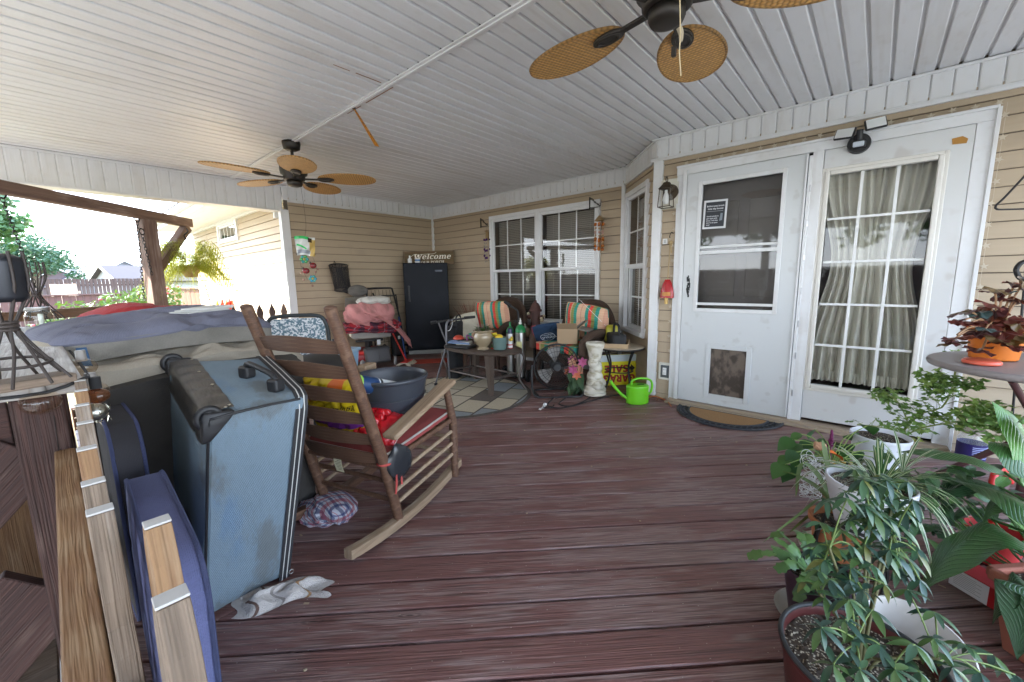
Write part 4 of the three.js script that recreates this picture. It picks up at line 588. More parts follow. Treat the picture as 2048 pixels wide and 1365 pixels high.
{ // towel on the deck by the suitcase
  const a = at.y(470, 1215, .0), b = at.y(648, 1182, .0), t = thing('hand_towel', 'white striped terry towel crumpled under the suitcase corner', 'towel', [a.x, 0, a.z]); const d = b.clone().sub(a), L = d.length(); t.rotation.y = Math.atan2(-d.z, d.x);
  const tt = tex(256, 256, (u, v) => { const n = hash(Math.floor(u * 256), Math.floor(v * 256), 3) * .12; let c = [.62 - n, .58 - n, .55 - n]; for (const [p, w, k] of [[.2, .018, [.16, .1, .08]], [.45, .014, [.3, .27, .25]], [.72, .018, [.4, .24, .12]]]) if (Math.abs(u - p + .03 * Math.sin(v * 5)) < w) c = k; return c; });
  M('cloth', surf((u, v) => { const r = Math.sin(v * PI); const e = fbm(u, v, 5, 4, 3, 4) - .35; return [u * L * 1.04 + .02 * Math.sin(v * 9), Math.max(.003, .02 * r * Math.sin(u * PI) + .05 * e * r * (1 - u * .4) + .012 * r * Math.sin(u * 17 + v * 5)), (v - .65) * (.17 - .07 * u) + .02 * Math.sin(u * 7)]; }, 60, 26), mat(0xffffff, 1, { map: tt, bumpMap: tex(128, 128, (u, v) => hash(Math.floor(u * 128), Math.floor(v * 128), 9), false), bumpScale: .003, ...DS }), t);
}
{ // boxed seat cushions standing between railing and suitcase
  const o1 = { n: 36, pw: 2.5, edge: .8, crease: .004, seed: 12, pin: .25, pr: .006, rc: .32 }, cm = cloth([.115, .13, .27], { s: 31 }), pm = cloth([.10, .12, .26], { s: 33 });
  const mk = (name, label, w, h, th, p, m, lean, ry = 0) => { const t = thing(name, label, 'cushion', p, ry); const g = pillow(w, h, th, o1), f = g => xf(xf(g, 0, 0, 0, PI / 2, 0, 0), 0, h / 2, 0, 0, PI / 2, 0); const q = grp('cover', t); q.rotation.z = lean; M('cushion_body', f(g), m, q); for (const s of [1, -1]) M('piping', f(pillowEdge(w, h, th, o1, s * 1.02)), pm, q); return t; };
  mk('seat_cushion', 'blue boxed seat cushion standing on edge behind the pickets', .72, .60, .10, [.105, .0, -1.36], cm, -.02, -.03);
  mk('seat_cushion', 'dark grey boxed cushion wedged behind the blue one', .62, .72, .09, [.1, 0, -2.08], cloth([.045, .043, .05], { s: 35 }), 0, .02);
}
{ // grill under a dark fabric cover
  const t = thing('covered_grill', 'patio grill hidden under a loose dark fabric cover', 'grill', [.42, 0, -2.46]);
  const g = new THREE.BoxGeometry(1, 1, 1, 26, 22, 20), q = g.attributes.position; for (let i = 0; i < q.count; i++) { let x = q.getX(i), y = q.getY(i) + .5, z = q.getZ(i); const fl = 1 + .06 * (1 - y) ** 2; const n = fbm(x * .5 + z + 1.2, y * .4 + .3, 5, 3, 4, 4) - .5, fold = Math.sin((x * 9 + z * 8) + n * 6) * .02 * (1 - y); q.setXYZ(i, x * .76 * fl + (Math.abs(x) > .49 ? Math.sign(x) * (fold + n * .05) : 0), Math.max(.012, y * .83 - (y > .95 ? .03 * (x * x + z * z) * 4 : 0) + (y > .95 ? n * .02 : 0)), z * .62 * fl + (Math.abs(z) > .49 ? Math.sign(z) * (fold + n * .06) : 0)); }
  g.computeVertexNormals(); M('fabric_cover', toCreasedNormals(norm(g), 1.2), cloth([.045, .040, .036], { v: .45, s: 41, rough: .85, bs: .0004 }), t);
}
{ // folded lounger mattress: tan underside, slate blue top
  const tan = cloth([.36, .32, .26], { s: 51, v: .2 }), slate = cloth([.155, .16, .215], { s: 52, v: .2 }), grey = cloth([.23, .215, .19], { s: 53 });
  const t = thing('lounger_mattress', 'folded tufted lounger mattress, tan and slate, lying on the covered grill', 'mattress', [.40, .855, -2.62], .16);
  const tf = [[-.5, .1, .08, .06], [.05, .15, .08, .06], [.55, .05, .08, .06], [-.2, .72, .07, .05], [.3, .74, .07, .055], [.8, .6, .06, .04], [-.7, .7, .07, .035]];
  const sag = (a, b) => -.10 * Math.max(0, a) ** 2 - .035 * b * Math.max(0, b) + .012 * Math.sin(a * 3);
  const low = pillow(.94, .78, .15, { n: 60, pw: 1.8, edge: .5, tuft: tf, crease: .022, seed: 61, sag, pin: .6, rc: .2 });
  M('lower_fold', low, tan, t); M('underside', xf(pillow(.88, .69, .05, { n: 20, edge: .3, sag, pin: .6 }), 0, -.05, .0), cloth([.05, .06, .13], { s: 55 }), t);
  M('upper_fold', xf(pillow(.86, .585, .15, { n: 56, pw: 1.8, edge: .03, rc: .2, tuft: [[-.35, .3, .08, .05], [.25, .35, .08, .055], [.1, .85, .05, .04]], crease: .022, seed: 71, sag: (a, b) => -.03 * a * a + .01 * Math.sin(a * 4), pin: 1.2 }), -.06, .126, .01, .03, .02), slate, t);
  M('upper_fold_side', xf(pillow(.85, .58, .10, { n: 40, pw: 2.2, edge: .72, rc: .2, crease: .012, seed: 75, sag: (a, b) => -.03 * a * a, pin: 1.2 }), -.06, .088, .01, .03, .02), grey, t);
  M('fold_edge', xf(pillow(.16, .56, .17, { n: 24, pw: 1.4, edge: .3, crease: .012, seed: 77 }), -.425, .04, 0), tan, t);
  M('tie_strap', [surf((u, v) => { const P = [[-.40, .085, .305], [-.395, .02, .325], [-.37, -.04, .33], [-.32, -.13, .31], [-.29, -.2, .29]], k = v * 4, i = Math.min(3, Math.floor(k)), f = k - i; return P[i].map((x, j) => x + (P[i + 1][j] - x) * f + (j === 0 ? (u - .5) * .03 * (1 - v * .5) : 0)); }, 2, 16)], mat([.02, .075, .17], .7, DS), t);
  const rc = thing('red_cushion', 'red quilted cushion lying behind the folded mattress', 'cushion', [.42, .985, -3.3], .1); M('cushion_body', pillow(.66, .55, .11, { n: 34, pw: 1.5, edge: .1, crease: .02, seed: 81, sag: (a, b) => .03 * Math.exp(-((a + .4) ** 2) * 6) }), cloth([.42, .03, .035], { s: 56, sc: 2 }), rc);
  const sup = thing('patio_table', 'small patio table standing behind the covered grill', 'table', [.46, 0, -3.35]); M('table_top', box(.9, .03, .6, 0, .92, 0, .006), MT.iron, sup); for (const [x, z] of [[-.4, -.25], [.4, -.25], [-.4, .25], [.4, .25]]) M('leg', bar([x, 0, z], [x, .91, z], .014), MT.iron, sup);
  const pp = at.y(400, 622, 1.075), pt = thing('paper_stack', 'loose stack of papers lying on the red cushion', 'papers', [pp.x, 1.075, pp.z], .4); [0, 1, 2].forEach(i => M('sheet', box(.15, .004, .1, i * .012, i * .006, i * .01, 0, 0, i * .15, .03), mat([.5 + i * .06, .5 + i * .06, .48 + i * .06], .8), pt));
}
// ================= ROCKING CHAIR =================
const chairW = woodMat([.13, .062, .035], [.082, .040, .024], [.18, .10, .06], 83, .55, 1.2, 4, .001), chairL = woodMat([.34, .24, .155], [.25, .17, .105], [.4, .31, .22], 84, .7, 1.2, 4, .001);
{
  const t = thing('rocking_chair', 'worn wooden ladder-back rocking chair loaded with bags', 'rocking chair', [.835, 0, -1.83], .302);
  const W = .245;
  for (const s of [1, -1]) {
    const r = grp('rocker', t); const pts = []; for (let i = 0; i <= 16; i++) { const x = -.24 + .86 * i / 16; pts.push([x, .012 + .28 * (x - .12) ** 2]); } const poly = [...pts.map(p => [p[0], p[1]]), ...pts.slice().reverse().map(p => [p[0], p[1] + .042])]; M('runner', buv(xf(extr(poly, .045, .004), 0, 0, s * W - .022)), s > 0 ? chairL : chairW, r);
    M('rear_post', [bar([.075, .05, s * W], [.0, .36, s * W], .023, .026, 14), bar([0, .36, s * W], [-.225, 1.075, s * W], .026, .024, 14), sph(.0243, -.225, 1.075, s * W, 1, .5, 1)], chairW, t);
    M('front_leg', [bar([.53, .06, s * (W + .03)], [.53, .38, s * (W + .03)], .021, .024, 14), bar([.53, .38, s * (W + .03)], [.47, .62, s * (W + .03)], .024, .018, 14)], chairW, t);
    for (const y of [.16, .225, .295]) M('side_spindle', bar([.05, y - .03, s * W], [.53, y + .04, s * (W + .03)], .0105, .0105, 10), chairL, t);
    if (s > 0) M('armrest', buv(beamBox([.03, .47, s * W + .01], [.52, .625, s * (W + .03)], .085, .028, .012)), chairL, t); else M('armrest', beamBox([-.06, .6, s * W], [.52, .635, s * (W + .03)], .085, .028, .012), chairL, t);
  }
  const slat = (y, k) => { const x = -(y - .36) * .315; return surf((u, v) => { const a = u * 2 - 1; return [x - .045 * (1 - a * a) - (v - .5) * .02, y + (v - .5) * (.05 + (.02 * (1 - a * a))) + .012 * (1 - a * a), a * (W - .005)]; }, 16, 2); };
  [.915, .805, .695, .59, .485, .385].forEach((y, i) => { const a = slat(y), b = a.clone().translate(-.009, 0, 0); const g = merge([a, b, surf((u, v) => { const q = u * 2 - 1; return [-(y - .36) * .315 - .045 * (1 - q * q) - .01 - v * .009, y + .5 * (.05 + .02 * (1 - q * q)) + .012 * (1 - q * q), q * (W - .005)]; }, 16, 1)]); const m = chairW.clone(); m.side = THREE.DoubleSide; M('back_slat', g, m, t); });
  M('seat_rail', [bar([0, .34, -W], [0, .34, W], .014), bar([.53, .4, -W - .03], [.53, .4, W + .03], .015), bar([0, .35, W], [.53, .4, W + .03], .014), bar([0, .35, -W], [.53, .4, -W - .03], .014)], chairW, t);
  M('seat_slats', Array.from({ length: 9 }, (_, i) => box(.05, .012, 2 * W + .02, .03 + i * .06, .355 + i * .005, 0, .003)), chairL, t);
  for (const y of [.15, .24]) { M('rear_stretcher', bar([.055, y, -W], [.055, y, W], .012), chairW, t); M('front_stretcher', bar([.53, y + .05, -W - .03], [.53, y + .05, W + .03], .012), chairL, t); }
  // red pad
  const loc = (x, y, z) => V(x, y, z).applyAxisAngle(V(0, 1, 0), .302).add(V(.835, 0, -1.83));
  const p = loc(.27, .41, 0), pad = thing('chair_pad', 'faded red seat pad with white piping on the rocking chair', 'cushion', p, .302), po = { n: 22, pw: 2, edge: .5, crease: .006, pin: .2, pr: .006 };
  const pg = xf(pillow(.56, .52, .05, po), 0, 0, 0, 0, 0, .085); M('pad', pg, cloth([.30, .055, .05], { s: 91 }), pad); M('piping', xf(pillowEdge(.56, .52, .05, po, 1), 0, 0, 0, 0, 0, .085), cloth([.5, .45, .4], { s: 92 }), pad);
  M('tie_ribbon', [tube([[-.27, -.03, .235], [-.25, -.07, .275], [-.24, -.04, .29]], .006, 12, 5), tube([[-.24, -.05, .285], [-.245, -.14, .29], [-.25, -.2, .285]], .005, 12, 5), tube([[-.245, -.05, .285], [-.215, -.1, .29], [-.21, -.17, .29]], .005, 12, 5), torus(.03, .006, -.265, -.05, .245, PI / 2)], mat([.45, .07, .06], .8), pad);
  const tagT = canvasTex(64, 128, (c, w, h) => { c.fillStyle = '#cfc8a8'; c.fillRect(0, 0, w, h); c.fillStyle = '#6a6450'; for (let y = 12; y < h - 10; y += 9) c.fillRect(8, y, 30 + (y * 7) % 20, 3); }); M('care_label', surf((u, v) => [-.285 - .01 * Math.sin(v * 3), -.02 - .11 * v, -.02 - (u - .5) * .05 + .01 * v], 3, 8), mat(0xffffff, .8, { map: tagT, ...DS }), pad);
  // tub on the seat
  const tb = loc(.33, .455, .02), tub = thing('plastic_tub', 'dark blue-black plastic planter tub sitting on the rocking chair', 'tub', tb);
  M('tub_wall', lathe([[0, .012], [.15, .0], [.158, .006], [.19, .2], [.196, .205], [.2, .215], [.198, .226], [.188, .226], [.182, .2], [.15, .02], [0, .014]], 40), mat([.035, .04, .052], .38, DS), tub); M('rib', [.06, .12].map(y => torus(.162 + y * .16, .003, 0, y, 0, PI / 2, 0, 0, 6, 40)), mat([.035, .04, .052], .38), tub);
  // yellow soil bag slumped against the back
  const bagT = canvasTex(512, 512, (c, w, h) => { c.fillStyle = '#d2b41c'; c.fillRect(0, 0, w, h); c.fillStyle = '#6a2a7a'; c.fillRect(0, 350, w, 60); c.fillStyle = '#e8c81c'; c.fillRect(0, 330, w, 26); c.fillStyle = '#2a1a10'; c.font = 'bold 92px sans-serif'; c.fillText('ing', 250, 180); c.font = 'bold 44px sans-serif'; c.fillText('garden', 40, 250); c.fillStyle = '#c02818'; c.fillRect(400, 100, 76, 110); c.fillStyle = '#d86a2a'; c.beginPath(); c.arc(150, 70, 60, 0, 7); c.fill(); c.fillStyle = '#fff0d0'; c.font = 'bold 26px sans-serif'; c.save(); c.translate(450, 200); c.rotate(-1.57); c.fillText('FLORA', 0, 0); c.restore(); });
  const b1 = loc(.07, .44, -.06), bag = thing('soil_bag', 'bright yellow potting soil bag slumped on the rocking chair', 'bag', b1, .302); { const g = xf(xf(pillow(.34, .30, .12, { n: 30, pw: 2, edge: .25, crease: .03, seed: 93 }), 0, 0, 0, PI / 2 - .05, 0, 0), 0, .15, 0, 0, PI / 2, 0); const p_ = g.attributes.position, uv = g.attributes.uv; for (let i = 0; i < p_.count; i++) uv.setXY(i, .5 - p_.getZ(i) / .36, p_.getY(i) / .32); g.rotateZ(.2); M('bag', g, mat(0xffffff, .35, { map: bagT, ...DS }), bag); }
  const rT = canvasTex(256, 256, (c, w, h) => { c.fillStyle = '#b81420'; c.fillRect(0, 0, w, h); c.fillStyle = '#f0e8e4'; for (let i = 0; i < 4; i++) { c.beginPath(); c.arc(40 + i * 60, 60 + (i % 2) * 90, 22, 0, 7); c.lineWidth = 8; c.strokeStyle = '#f0e8e4'; c.stroke(); } c.fillRect(100, 180, 60, 76); c.fillStyle = '#e8441c'; c.fillRect(180, 160, 40, 96); });
  const b2 = loc(.12, .43, .12), bg2 = thing('red_bag', 'crumpled red and white plastic bag beside the yellow bag', 'bag', b2, .302); { const g = pillow(.2, .22, .08, { n: 26, pw: 1.6, edge: .1, crease: .03, seed: 95 }); xf(g, 0, .045, 0, .2, .4, .5); M('bag', g, mat(0xffffff, .3, { map: rT, ...DS }), bg2); }
  const b3 = loc(.055, .38, .285), bg3 = thing('trash_bag', 'black plastic bag bunched at the side of the chair seat', 'bag', b3); { const g = new THREE.IcosahedronGeometry(.062, 5); const q = g.attributes.position; for (let i = 0; i < q.count; i++) { const v = V(q.getX(i), q.getY(i), q.getZ(i)), n = fbm(v.x * 3 + 1, v.y * 3 + v.z * 2 + 1, 7, 7, 3, 4); v.multiplyScalar(.65 + .75 * n); q.setXYZ(i, v.x * .95, v.y * 1.45 - .03, v.z * .32); } g.computeVertexNormals(); M('bag', toCreasedNormals(norm(g), .5), mat([.02, .022, .026], .25), bg3); }
  // cardboard tubes of wrapping / bags lying over the tub
  const lt = canvasTex(256, 512, (c, w, h) => { c.fillStyle = '#d8dde0'; c.fillRect(0, 0, w, h); c.fillStyle = '#b81c24'; c.fillRect(0, 0, w, 130); c.fillStyle = '#f4f4f4'; c.font = 'bold 60px sans-serif'; c.fillText('BLU', 30, 90); c.fillStyle = '#1c3c66'; c.fillRect(0, 300, w, 130); c.fillStyle = '#8fbf4a'; c.fillRect(0, 430, w, 60); c.fillStyle = '#20262c'; c.fillRect(0, 270, w, 20); for (let y = 150; y < 260; y += 14) { c.fillStyle = '#8a9096'; c.fillRect(20, y, 120 + (y * 3) % 80, 5); } c.fillStyle = '#fff'; c.font = 'bold 40px sans-serif'; c.fillText('SEED', 40, 370); });
  const r0_ = loc(.06, .70, .0), r1_ = loc(.38, .58, .1), tb2 = thing('seed_tube', 'long printed bag rolled like a tube lying across the tub', 'bag', [0, 0, 0]); M('tube', bar(r0_, r1_, .045, .04, 24), mat(0xffffff, .4, { map: lt }), tb2);
  const cb = loc(.46, .6, -.27), cbt = thing('wood_offcut', 'short rough wood offcut resting on the far chair arm', 'wood', cb, .5); M('offcut', box(.12, .04, .06, 0, .07, 0, .004), chairL, cbt);
  // plaid shirt under the seat
  const plT = tex(256, 256, (u, v) => { let c = [.5, .5, .56]; const s = (x, p, w) => Math.abs(((x * 5) % 1) - p) < w; if (s(u, .25, .18)) c = mix(c, [.02, .03, .12], .7); if (s(v, .25, .18)) c = mix(c, [.3, .02, .03], .6); if (s(u, .7, .05)) c = mix(c, [.4, .03, .04], .6); if (s(v, .7, .06)) c = mix(c, [.02, .03, .14], .7); return c; });
  const ps = loc(.03, .0, -.17), plaid = thing('plaid_cloth', 'red white and blue plaid cloth heaped under the rocking chair', 'cloth', ps); { const g = new THREE.IcosahedronGeometry(1, 5), q = g.attributes.position, uv = new Float32Array(q.count * 2); for (let i = 0; i < q.count; i++) { const v = V(q.getX(i), q.getY(i), q.getZ(i)), n = fbm(v.x * .5 + .6, v.y * .5 + v.z * .4 + .8, 6, 6, 13, 4); uv[i * 2] = v.x * .6 + n * .4; uv[i * 2 + 1] = v.z * .6 + v.y * .5; v.multiplyScalar(.7 + .65 * n); q.setXYZ(i, v.x * .13, Math.max(.002, v.y * .05 + .03), v.z * .15); } g.setAttribute('uv', new THREE.BufferAttribute(uv, 2)); g.computeVertexNormals(); M('cloth', mergeVertices(g), mat(0xffffff, .95, { map: plT }), plaid); }
}
{ // things behind the chair: mesh patio chair, round lidded tub, blue bin
  const b = at.d(600, 700, 3.5), t = thing('mesh_patio_chair', 'metal patio chair with white mesh back behind the rocking chair', 'patio chair', [b.x, 0, b.z], -.5);
  const meshT = tex(128, 128, (u, v) => { const n = fbm(u, v, 40, 40, 3, 2); return n > .5 ? [.72, .75, .78] : [.12, .2, .26]; }); const fm = mat([.045, .055, .06], .45, { metalness: .4 });
  M('back_frame', tube([[-.22, .42, 0], [-.235, .74, .04], [-.19, .885, .05], [0, .905, .05], [.19, .885, .05], [.235, .74, .04], [.22, .42, 0]], .016, 60, 8), fm, t);
  M('back_mesh', surf((u, v) => [(u - .5) * .43, .45 + .43 * v, .02 + .03 * v], 8, 8), mat(0xffffff, .6, { map: rep(meshT, 1, 1), ...DS }), t); M('seat', surf((u, v) => [(u - .5) * .45, .41, -.42 * v], 6, 6), mat(0xffffff, .6, { map: rep(meshT, 1, 1), ...DS }), t);
  for (const s of [-1, 1]) { M('leg', [tube([[s * .22, .42, 0], [s * .235, 0, .06]], .014, 6), tube([[s * .24, .0, -.42], [s * .24, .6, -.38], [s * .24, .62, -.3], [s * .24, .6, .04]], .014, 20)], fm, t); M('seat_bar', bar([s * .225, .41, 0], [s * .225, .41, -.42], .012), fm, t); }
  const c = at.d(628, 722, 3.0), l = thing('round_fire_pit', 'round dark lidded fire bowl behind the rocking chair slats', 'fire pit', [c.x, 0, c.z]); M('bowl', lathe([[0, .28], [.12, .3], [.22, .4], [.26, .52], [.265, .535]], 36), mat([.03, .03, .032], .6, DS), l); M('lid', lathe([[.268, .53], [.25, .58], [.17, .63], [.05, .652], [0, .655]], 36), mat([.035, .034, .034], .5), l); for (let i = 0; i < 3; i++) M('leg', bar([Math.cos(i * 2.1) * .15, .33, Math.sin(i * 2.1) * .15], [Math.cos(i * 2.1) * .25, 0, Math.sin(i * 2.1) * .25], .012), MT.iron, l);
  const d = at.d(680, 735, 3.7), bn_ = thing('blue_bin', 'small pale blue plastic bin behind the rocking chair', 'bin', [d.x, 0, d.z], .6); M('bin_wall', [hexa(rbox(.3, .3, .24, .02), [[[V(-.12, .30, -.1), V(-.12, .3, .1)], [V(-.15, .55, -.12), V(-.15, .55, .12)]], [[V(.12, .3, -.1), V(.12, .3, .1)], [V(.15, .55, -.12), V(.15, .55, .12)]]])], mat([.28, .45, .62], .45), bn_); M('crate', box(.3, .3, .3, 0, .15, 0, .006), greyW, bn_); M('lid', box(.32, .03, .26, 0, .56, 0, .008), mat([.35, .5, .64], .45), bn_);
}
// ================= BACK CORNER =================
{ // upright freezer set across the corner
  const a = V(3.665, 0, -5.50), b = V(4.2, 0, -5.07), d = b.clone().sub(a), ry = Math.atan2(-d.z, d.x), c = a.clone().add(b).multiplyScalar(.5); const t = thing('freezer', 'tall dark blue-black upright freezer in the corner', 'freezer', c, ry);
  const fm = mat([.010, .013, .021], .55, { specularIntensity: .5, map: tex(256, 256, (u, v) => { const n = fbm(u, v, 4, 4, 3, 5), k = hash(Math.floor(u * 256), Math.floor(v * 256), 4); return mix([.75, .8, .9], [1.5, 1.5, 1.5], sst(.5, .8, n) * .5 + k * .2).map(x => x * .66); }), bumpMap: tex(128, 128, (u, v) => hash(Math.floor(u * 128), Math.floor(v * 128), 5), false), bumpScale: .0006 });
  M('cabinet', box(.68, 1.38, .56, 0, .745, -.33, .012), fm, t); const dr = grp('door', t); M('door_panel', box(.685, 1.36, .06, 0, .775, -.02, .018), fm, dr); M('handle', [box(.028, .24, .022, -.265, .98, .032, .008), box(.028, .03, .03, -.265, 1.09, .02, .006), box(.028, .03, .03, -.265, .87, .02, .006)], MT.black, dr);
  M('badge', box(.11, .03, .003, .2, 1.33, .0115, .001), mat([.03, .034, .045], .3, { metalness: .6 }), dr); M('grille', [box(.64, .06, .03, 0, .045, -.03, .004), ...[0, 1, 2].map(i => box(.6, .006, .01, 0, .03 + i * .016, -.01))], mat([.4, .4, .38], .6), t);
  const loc = (x, y, z) => V(x, y, z).applyAxisAngle(V(0, 1, 0), ry).add(c);
  // welcome sign
  const sT = canvasTex(512, 160, (g, w, h) => { g.fillStyle = '#7a6650'; g.fillRect(0, 0, w, h); for (let i = 0; i < 160; i++) { g.fillStyle = `rgba(${40 + hash(i, 1, 2) * 60},${30 + hash(i, 2, 2) * 50},20,.25)`; g.fillRect(0, hash(i, 3, 2) * h, w, 1 + hash(i, 4, 2) * 2); } g.strokeStyle = '#f0eadc'; g.fillStyle = '#f0eadc'; g.lineWidth = 4; g.font = 'italic bold 84px serif'; g.fillText('Welcome', 84, 96); g.beginPath(); g.moveTo(40, 110); g.bezierCurveTo(70, 20, 160, 20, 130, 60); g.bezierCurveTo(180, 10, 300, 60, 330, 14); g.stroke(); g.font = 'bold 40px serif'; g.fillText('TO OUR PORCH', 96, 146); });
  const sp = at.d(848, 508, 6.75), sg = thing('welcome_sign', 'brown wooden Welcome to our porch sign leaning on the freezer top', 'sign', loc(.06, 1.437, -.3), ry); M('board', xf(box(.8, .225, .014, 0, .11, 0, .002), 0, 0, 0, -.12, 0, .02), woodMat([.22, .16, .11], [.17, .12, .08], [.26, .2, .14], 85), sg); M('lettering', xf(new THREE.PlaneGeometry(.785, .215), 0, .11, .0085, -.12, 0, .02).translate(0, 0, .0), mat(0xffffff, .8, { map: sT }), sg);
  const bt = thing('spray_bottle', 'small white plastic bottle on top of the freezer', 'bottle', loc(-.24, 1.436, -.12)); M('bottle', lathe([[0, 0], [.03, 0], [.032, .01], [.032, .085], [.012, .1], [.012, .115]], 18), mat([.75, .76, .76], .35), bt); M('cap', cyl(.013, .013, .022, 0, .125, 0, 12), MT.whiteClean, bt);
  const bj = thing('blue_jar', 'blue labelled tub with white lid on top of the freezer', 'jar', loc(-.12, 1.436, -.1)); M('jar', cyl(.042, .04, .075, 0, .038, 0, 22), mat([.02, .16, .42], .35), bj); M('label', cyl(.0425, .0405, .03, 0, .036, 0, 22, 0, 0, 0, true), mat([.6, .62, .66], .5, DS), bj); M('lid', cyl(.045, .045, .016, 0, .083, 0, 22), MT.whiteClean, bj);
}
{ // mobility scooter base seen under its seat
  const t = thing('mobility_chair', 'power wheelchair with grey seat and red base by the back wall', 'wheelchair', [2.88, 0, -5.27], -.35);
  const seatM = cloth([.34, .32, .29], { s: 95 }), gr = mat([.09, .09, .095], .5), rd = mat([.36, .03, .035], .35);
  M('seat', xf(pillow(.5, .46, .12, { n: 22, pw: 2.4, edge: .6, crease: .004, pin: .2 }), .02, .47, .05), seatM, t); M('backrest', xf(pillow(.44, .5, .1, { n: 22, pw: 2, edge: .5, crease: .005 }), -.02, .72, -.26, PI / 2 - .12), cloth([.17, .155, .13], { s: 96 }), t);
  M('headrest', xf(new THREE.SphereGeometry(1, 24, 16).scale(.14, .085, .06), -.05, 1.05, -.28), cloth([.15, .14, .125], { s: 97 }), t); M('headrest_post', bar([-.05, .93, -.29], [-.05, 1.03, -.29], .012), MT.steel, t);
  M('base', [hexa(rbox(.4, .2, .4, .05), [[[V(-.2, .09, -.28), V(-.2, .09, .14)], [V(-.2, .25, -.28), V(-.2, .2, .14)]], [[V(.2, .09, -.28), V(.2, .09, .14)], [V(.2, .25, -.28), V(.2, .2, .14)]]])], rd, t);
  M('battery_box', [hexa(rbox(.4, .26, .1, .04), [[[V(-.08, .06, .16), V(-.06, .07, .27)], [V(-.1, .29, .1), V(-.09, .27, .24)]], [[V(.26, .06, .1), V(.28, .07, .21)], [V(.24, .3, .06), V(.26, .28, .18)]]]), box(.006, .2, .006, .1, .17, .245, .002)], gr, t);
  M('seat_post', [cyl(.035, .04, .2, 0, .33, -.05, 14), box(.3, .02, .3, 0, .405, -.02, .004), box(.36, .03, .05, 0, .38, .12, .006)], MT.iron, t);
  const wheel = (x, z, r, m, ry) => { const w = grp('wheel', t); w.position.set(x, r, z); w.rotation.y = ry; M('tyre', torus(r * .78, r * .22, 0, 0, 0, 0, 0, 0, 8, 24), m, w); M('hub', cyl(r * .6, r * .6, .02, 0, 0, 0, 18, PI / 2), mat([.4, .4, .42], .4), w); }; const wt = mat([.42, .41, .40], .7); wheel(-.13, .26, .07, wt, 1.1); wheel(.33, .14, .065, wt, 1.2); wheel(-.24, -.12, .13, MT.blackMatte, 1.57); wheel(.26, -.2, .13, MT.blackMatte, 1.57);
  M('armrest', [xf(pillow(.28, .07, .05, { n: 12 }), 0, .0, 0, 0, PI / 2).translate(-.27, .62, .02), bar([-.27, .6, -.1], [-.27, .45, -.1], .012), box(.06, .05, .09, -.16, .59, .22, .015)], gr, t); M('tag', box(.05, .07, .002, .11, .355, .2, 0, 0, .2), mat([.75, .76, .78], .6), t);
}
function heap(n, R0, sc, seed, amp = .6, low = -1) { const g = mergeVertices(new THREE.IcosahedronGeometry(1, 24).deleteAttribute('normal').deleteAttribute('uv')), q = g.attributes.position, uv = new Float32Array(q.count * 2); for (let i = 0; i < q.count; i++) { const v = V(q.getX(i), q.getY(i), q.getZ(i)), m = fbm(v.x * .5 + .5 + v.y * .2, v.z * .5 + .5 + v.y * .35, n, n, seed, 4); uv[i * 2] = v.x * .5 + m * .2; uv[i * 2 + 1] = v.z * .5 + v.y * .4; const l = Math.hypot(v.x, v.z); const e = 1 / Math.pow(Math.pow(Math.abs(v.x), 3) + Math.pow(Math.abs(v.y), 3) + Math.pow(Math.abs(v.z), 3), 1 / 3) * .5 + .5; v.multiplyScalar((1 - amp / 2 + amp * m) * e); q.setXYZ(i, v.x * sc[0], Math.max(low, v.y * sc[1]), v.z * sc[2]); } g.setAttribute('uv', new THREE.BufferAttribute(uv, 2)); g.computeVertexNormals(); return g; }
{ // blankets on the chair: red plaid, pink, white
  const pT = tex(256, 256, (u, v) => { let c = [.38, .02, .03]; const s = (x, p, w) => Math.abs(((x * 4) % 1) - p) < w; if (s(u, .5, .2)) c = mix(c, [.012, .012, .03], .75); if (s(v, .5, .2)) c = mix(c, [.012, .012, .03], .7); if (s(u, .1, .03) || s(v, .1, .03)) c = mix(c, [.35, .33, .4], .5); return c; });
  const t = thing('plaid_blanket', 'red and navy plaid blanket spread over the wheelchair seat', 'blanket', [2.83, .585, -5.1], -.35); M('blanket', heap(5, 0, [.40, .1, .27], 21, .75), mat(0xffffff, .95, { map: pT }), t); M('corner', xf(pillow(.34, .3, .05, { n: 16, crease: .03, edge: .2 }), -.40, .06, .05, .1, .3, -.3), mat(0xffffff, .95, { map: pT }), t);
  const p = thing('pink_blanket', 'pink quilted blanket draped over the wheelchair toward the mop', 'blanket', [2.83, .74, -5.08], -.35), pk = cloth([.68, .29, .28], { s: 98, v: .3, sc: 1.5, bs: .002 });
  M('bundle', heap(4, 0, [.31, .17, .24], 23, .6), pk, p); M('drape', surf((u, v) => { const s = u; const x = -.12 + .62 * s, w = .34 * (1 - .45 * s), y = .08 - .12 * s - .36 * s * s * (.55 + .45 * s) + .03 * Math.sin(v * 9 + u * 3) * (.3 + s) - .10 * Math.abs(v - .5); return [x, y + .02 * (fbm(u, v, 5, 5, 3, 3) - .5), .1 + (v - .5) * w + .03 * Math.sin(u * 6)]; }, 36, 24), (() => { const m = cloth([.68, .29, .28], { s: 98, v: .3, sc: 1.5, bs: .002, two: true }); return m; })(), p);
  const w = thing('white_blanket', 'white sheet folded on top of the pink blanket', 'sheet', [2.86, .925, -5.02], -.45); M('sheet', heap(4, 0, [.2, .06, .13], 27, .6), cloth([.62, .60, .55], { s: 99 }), w);
}
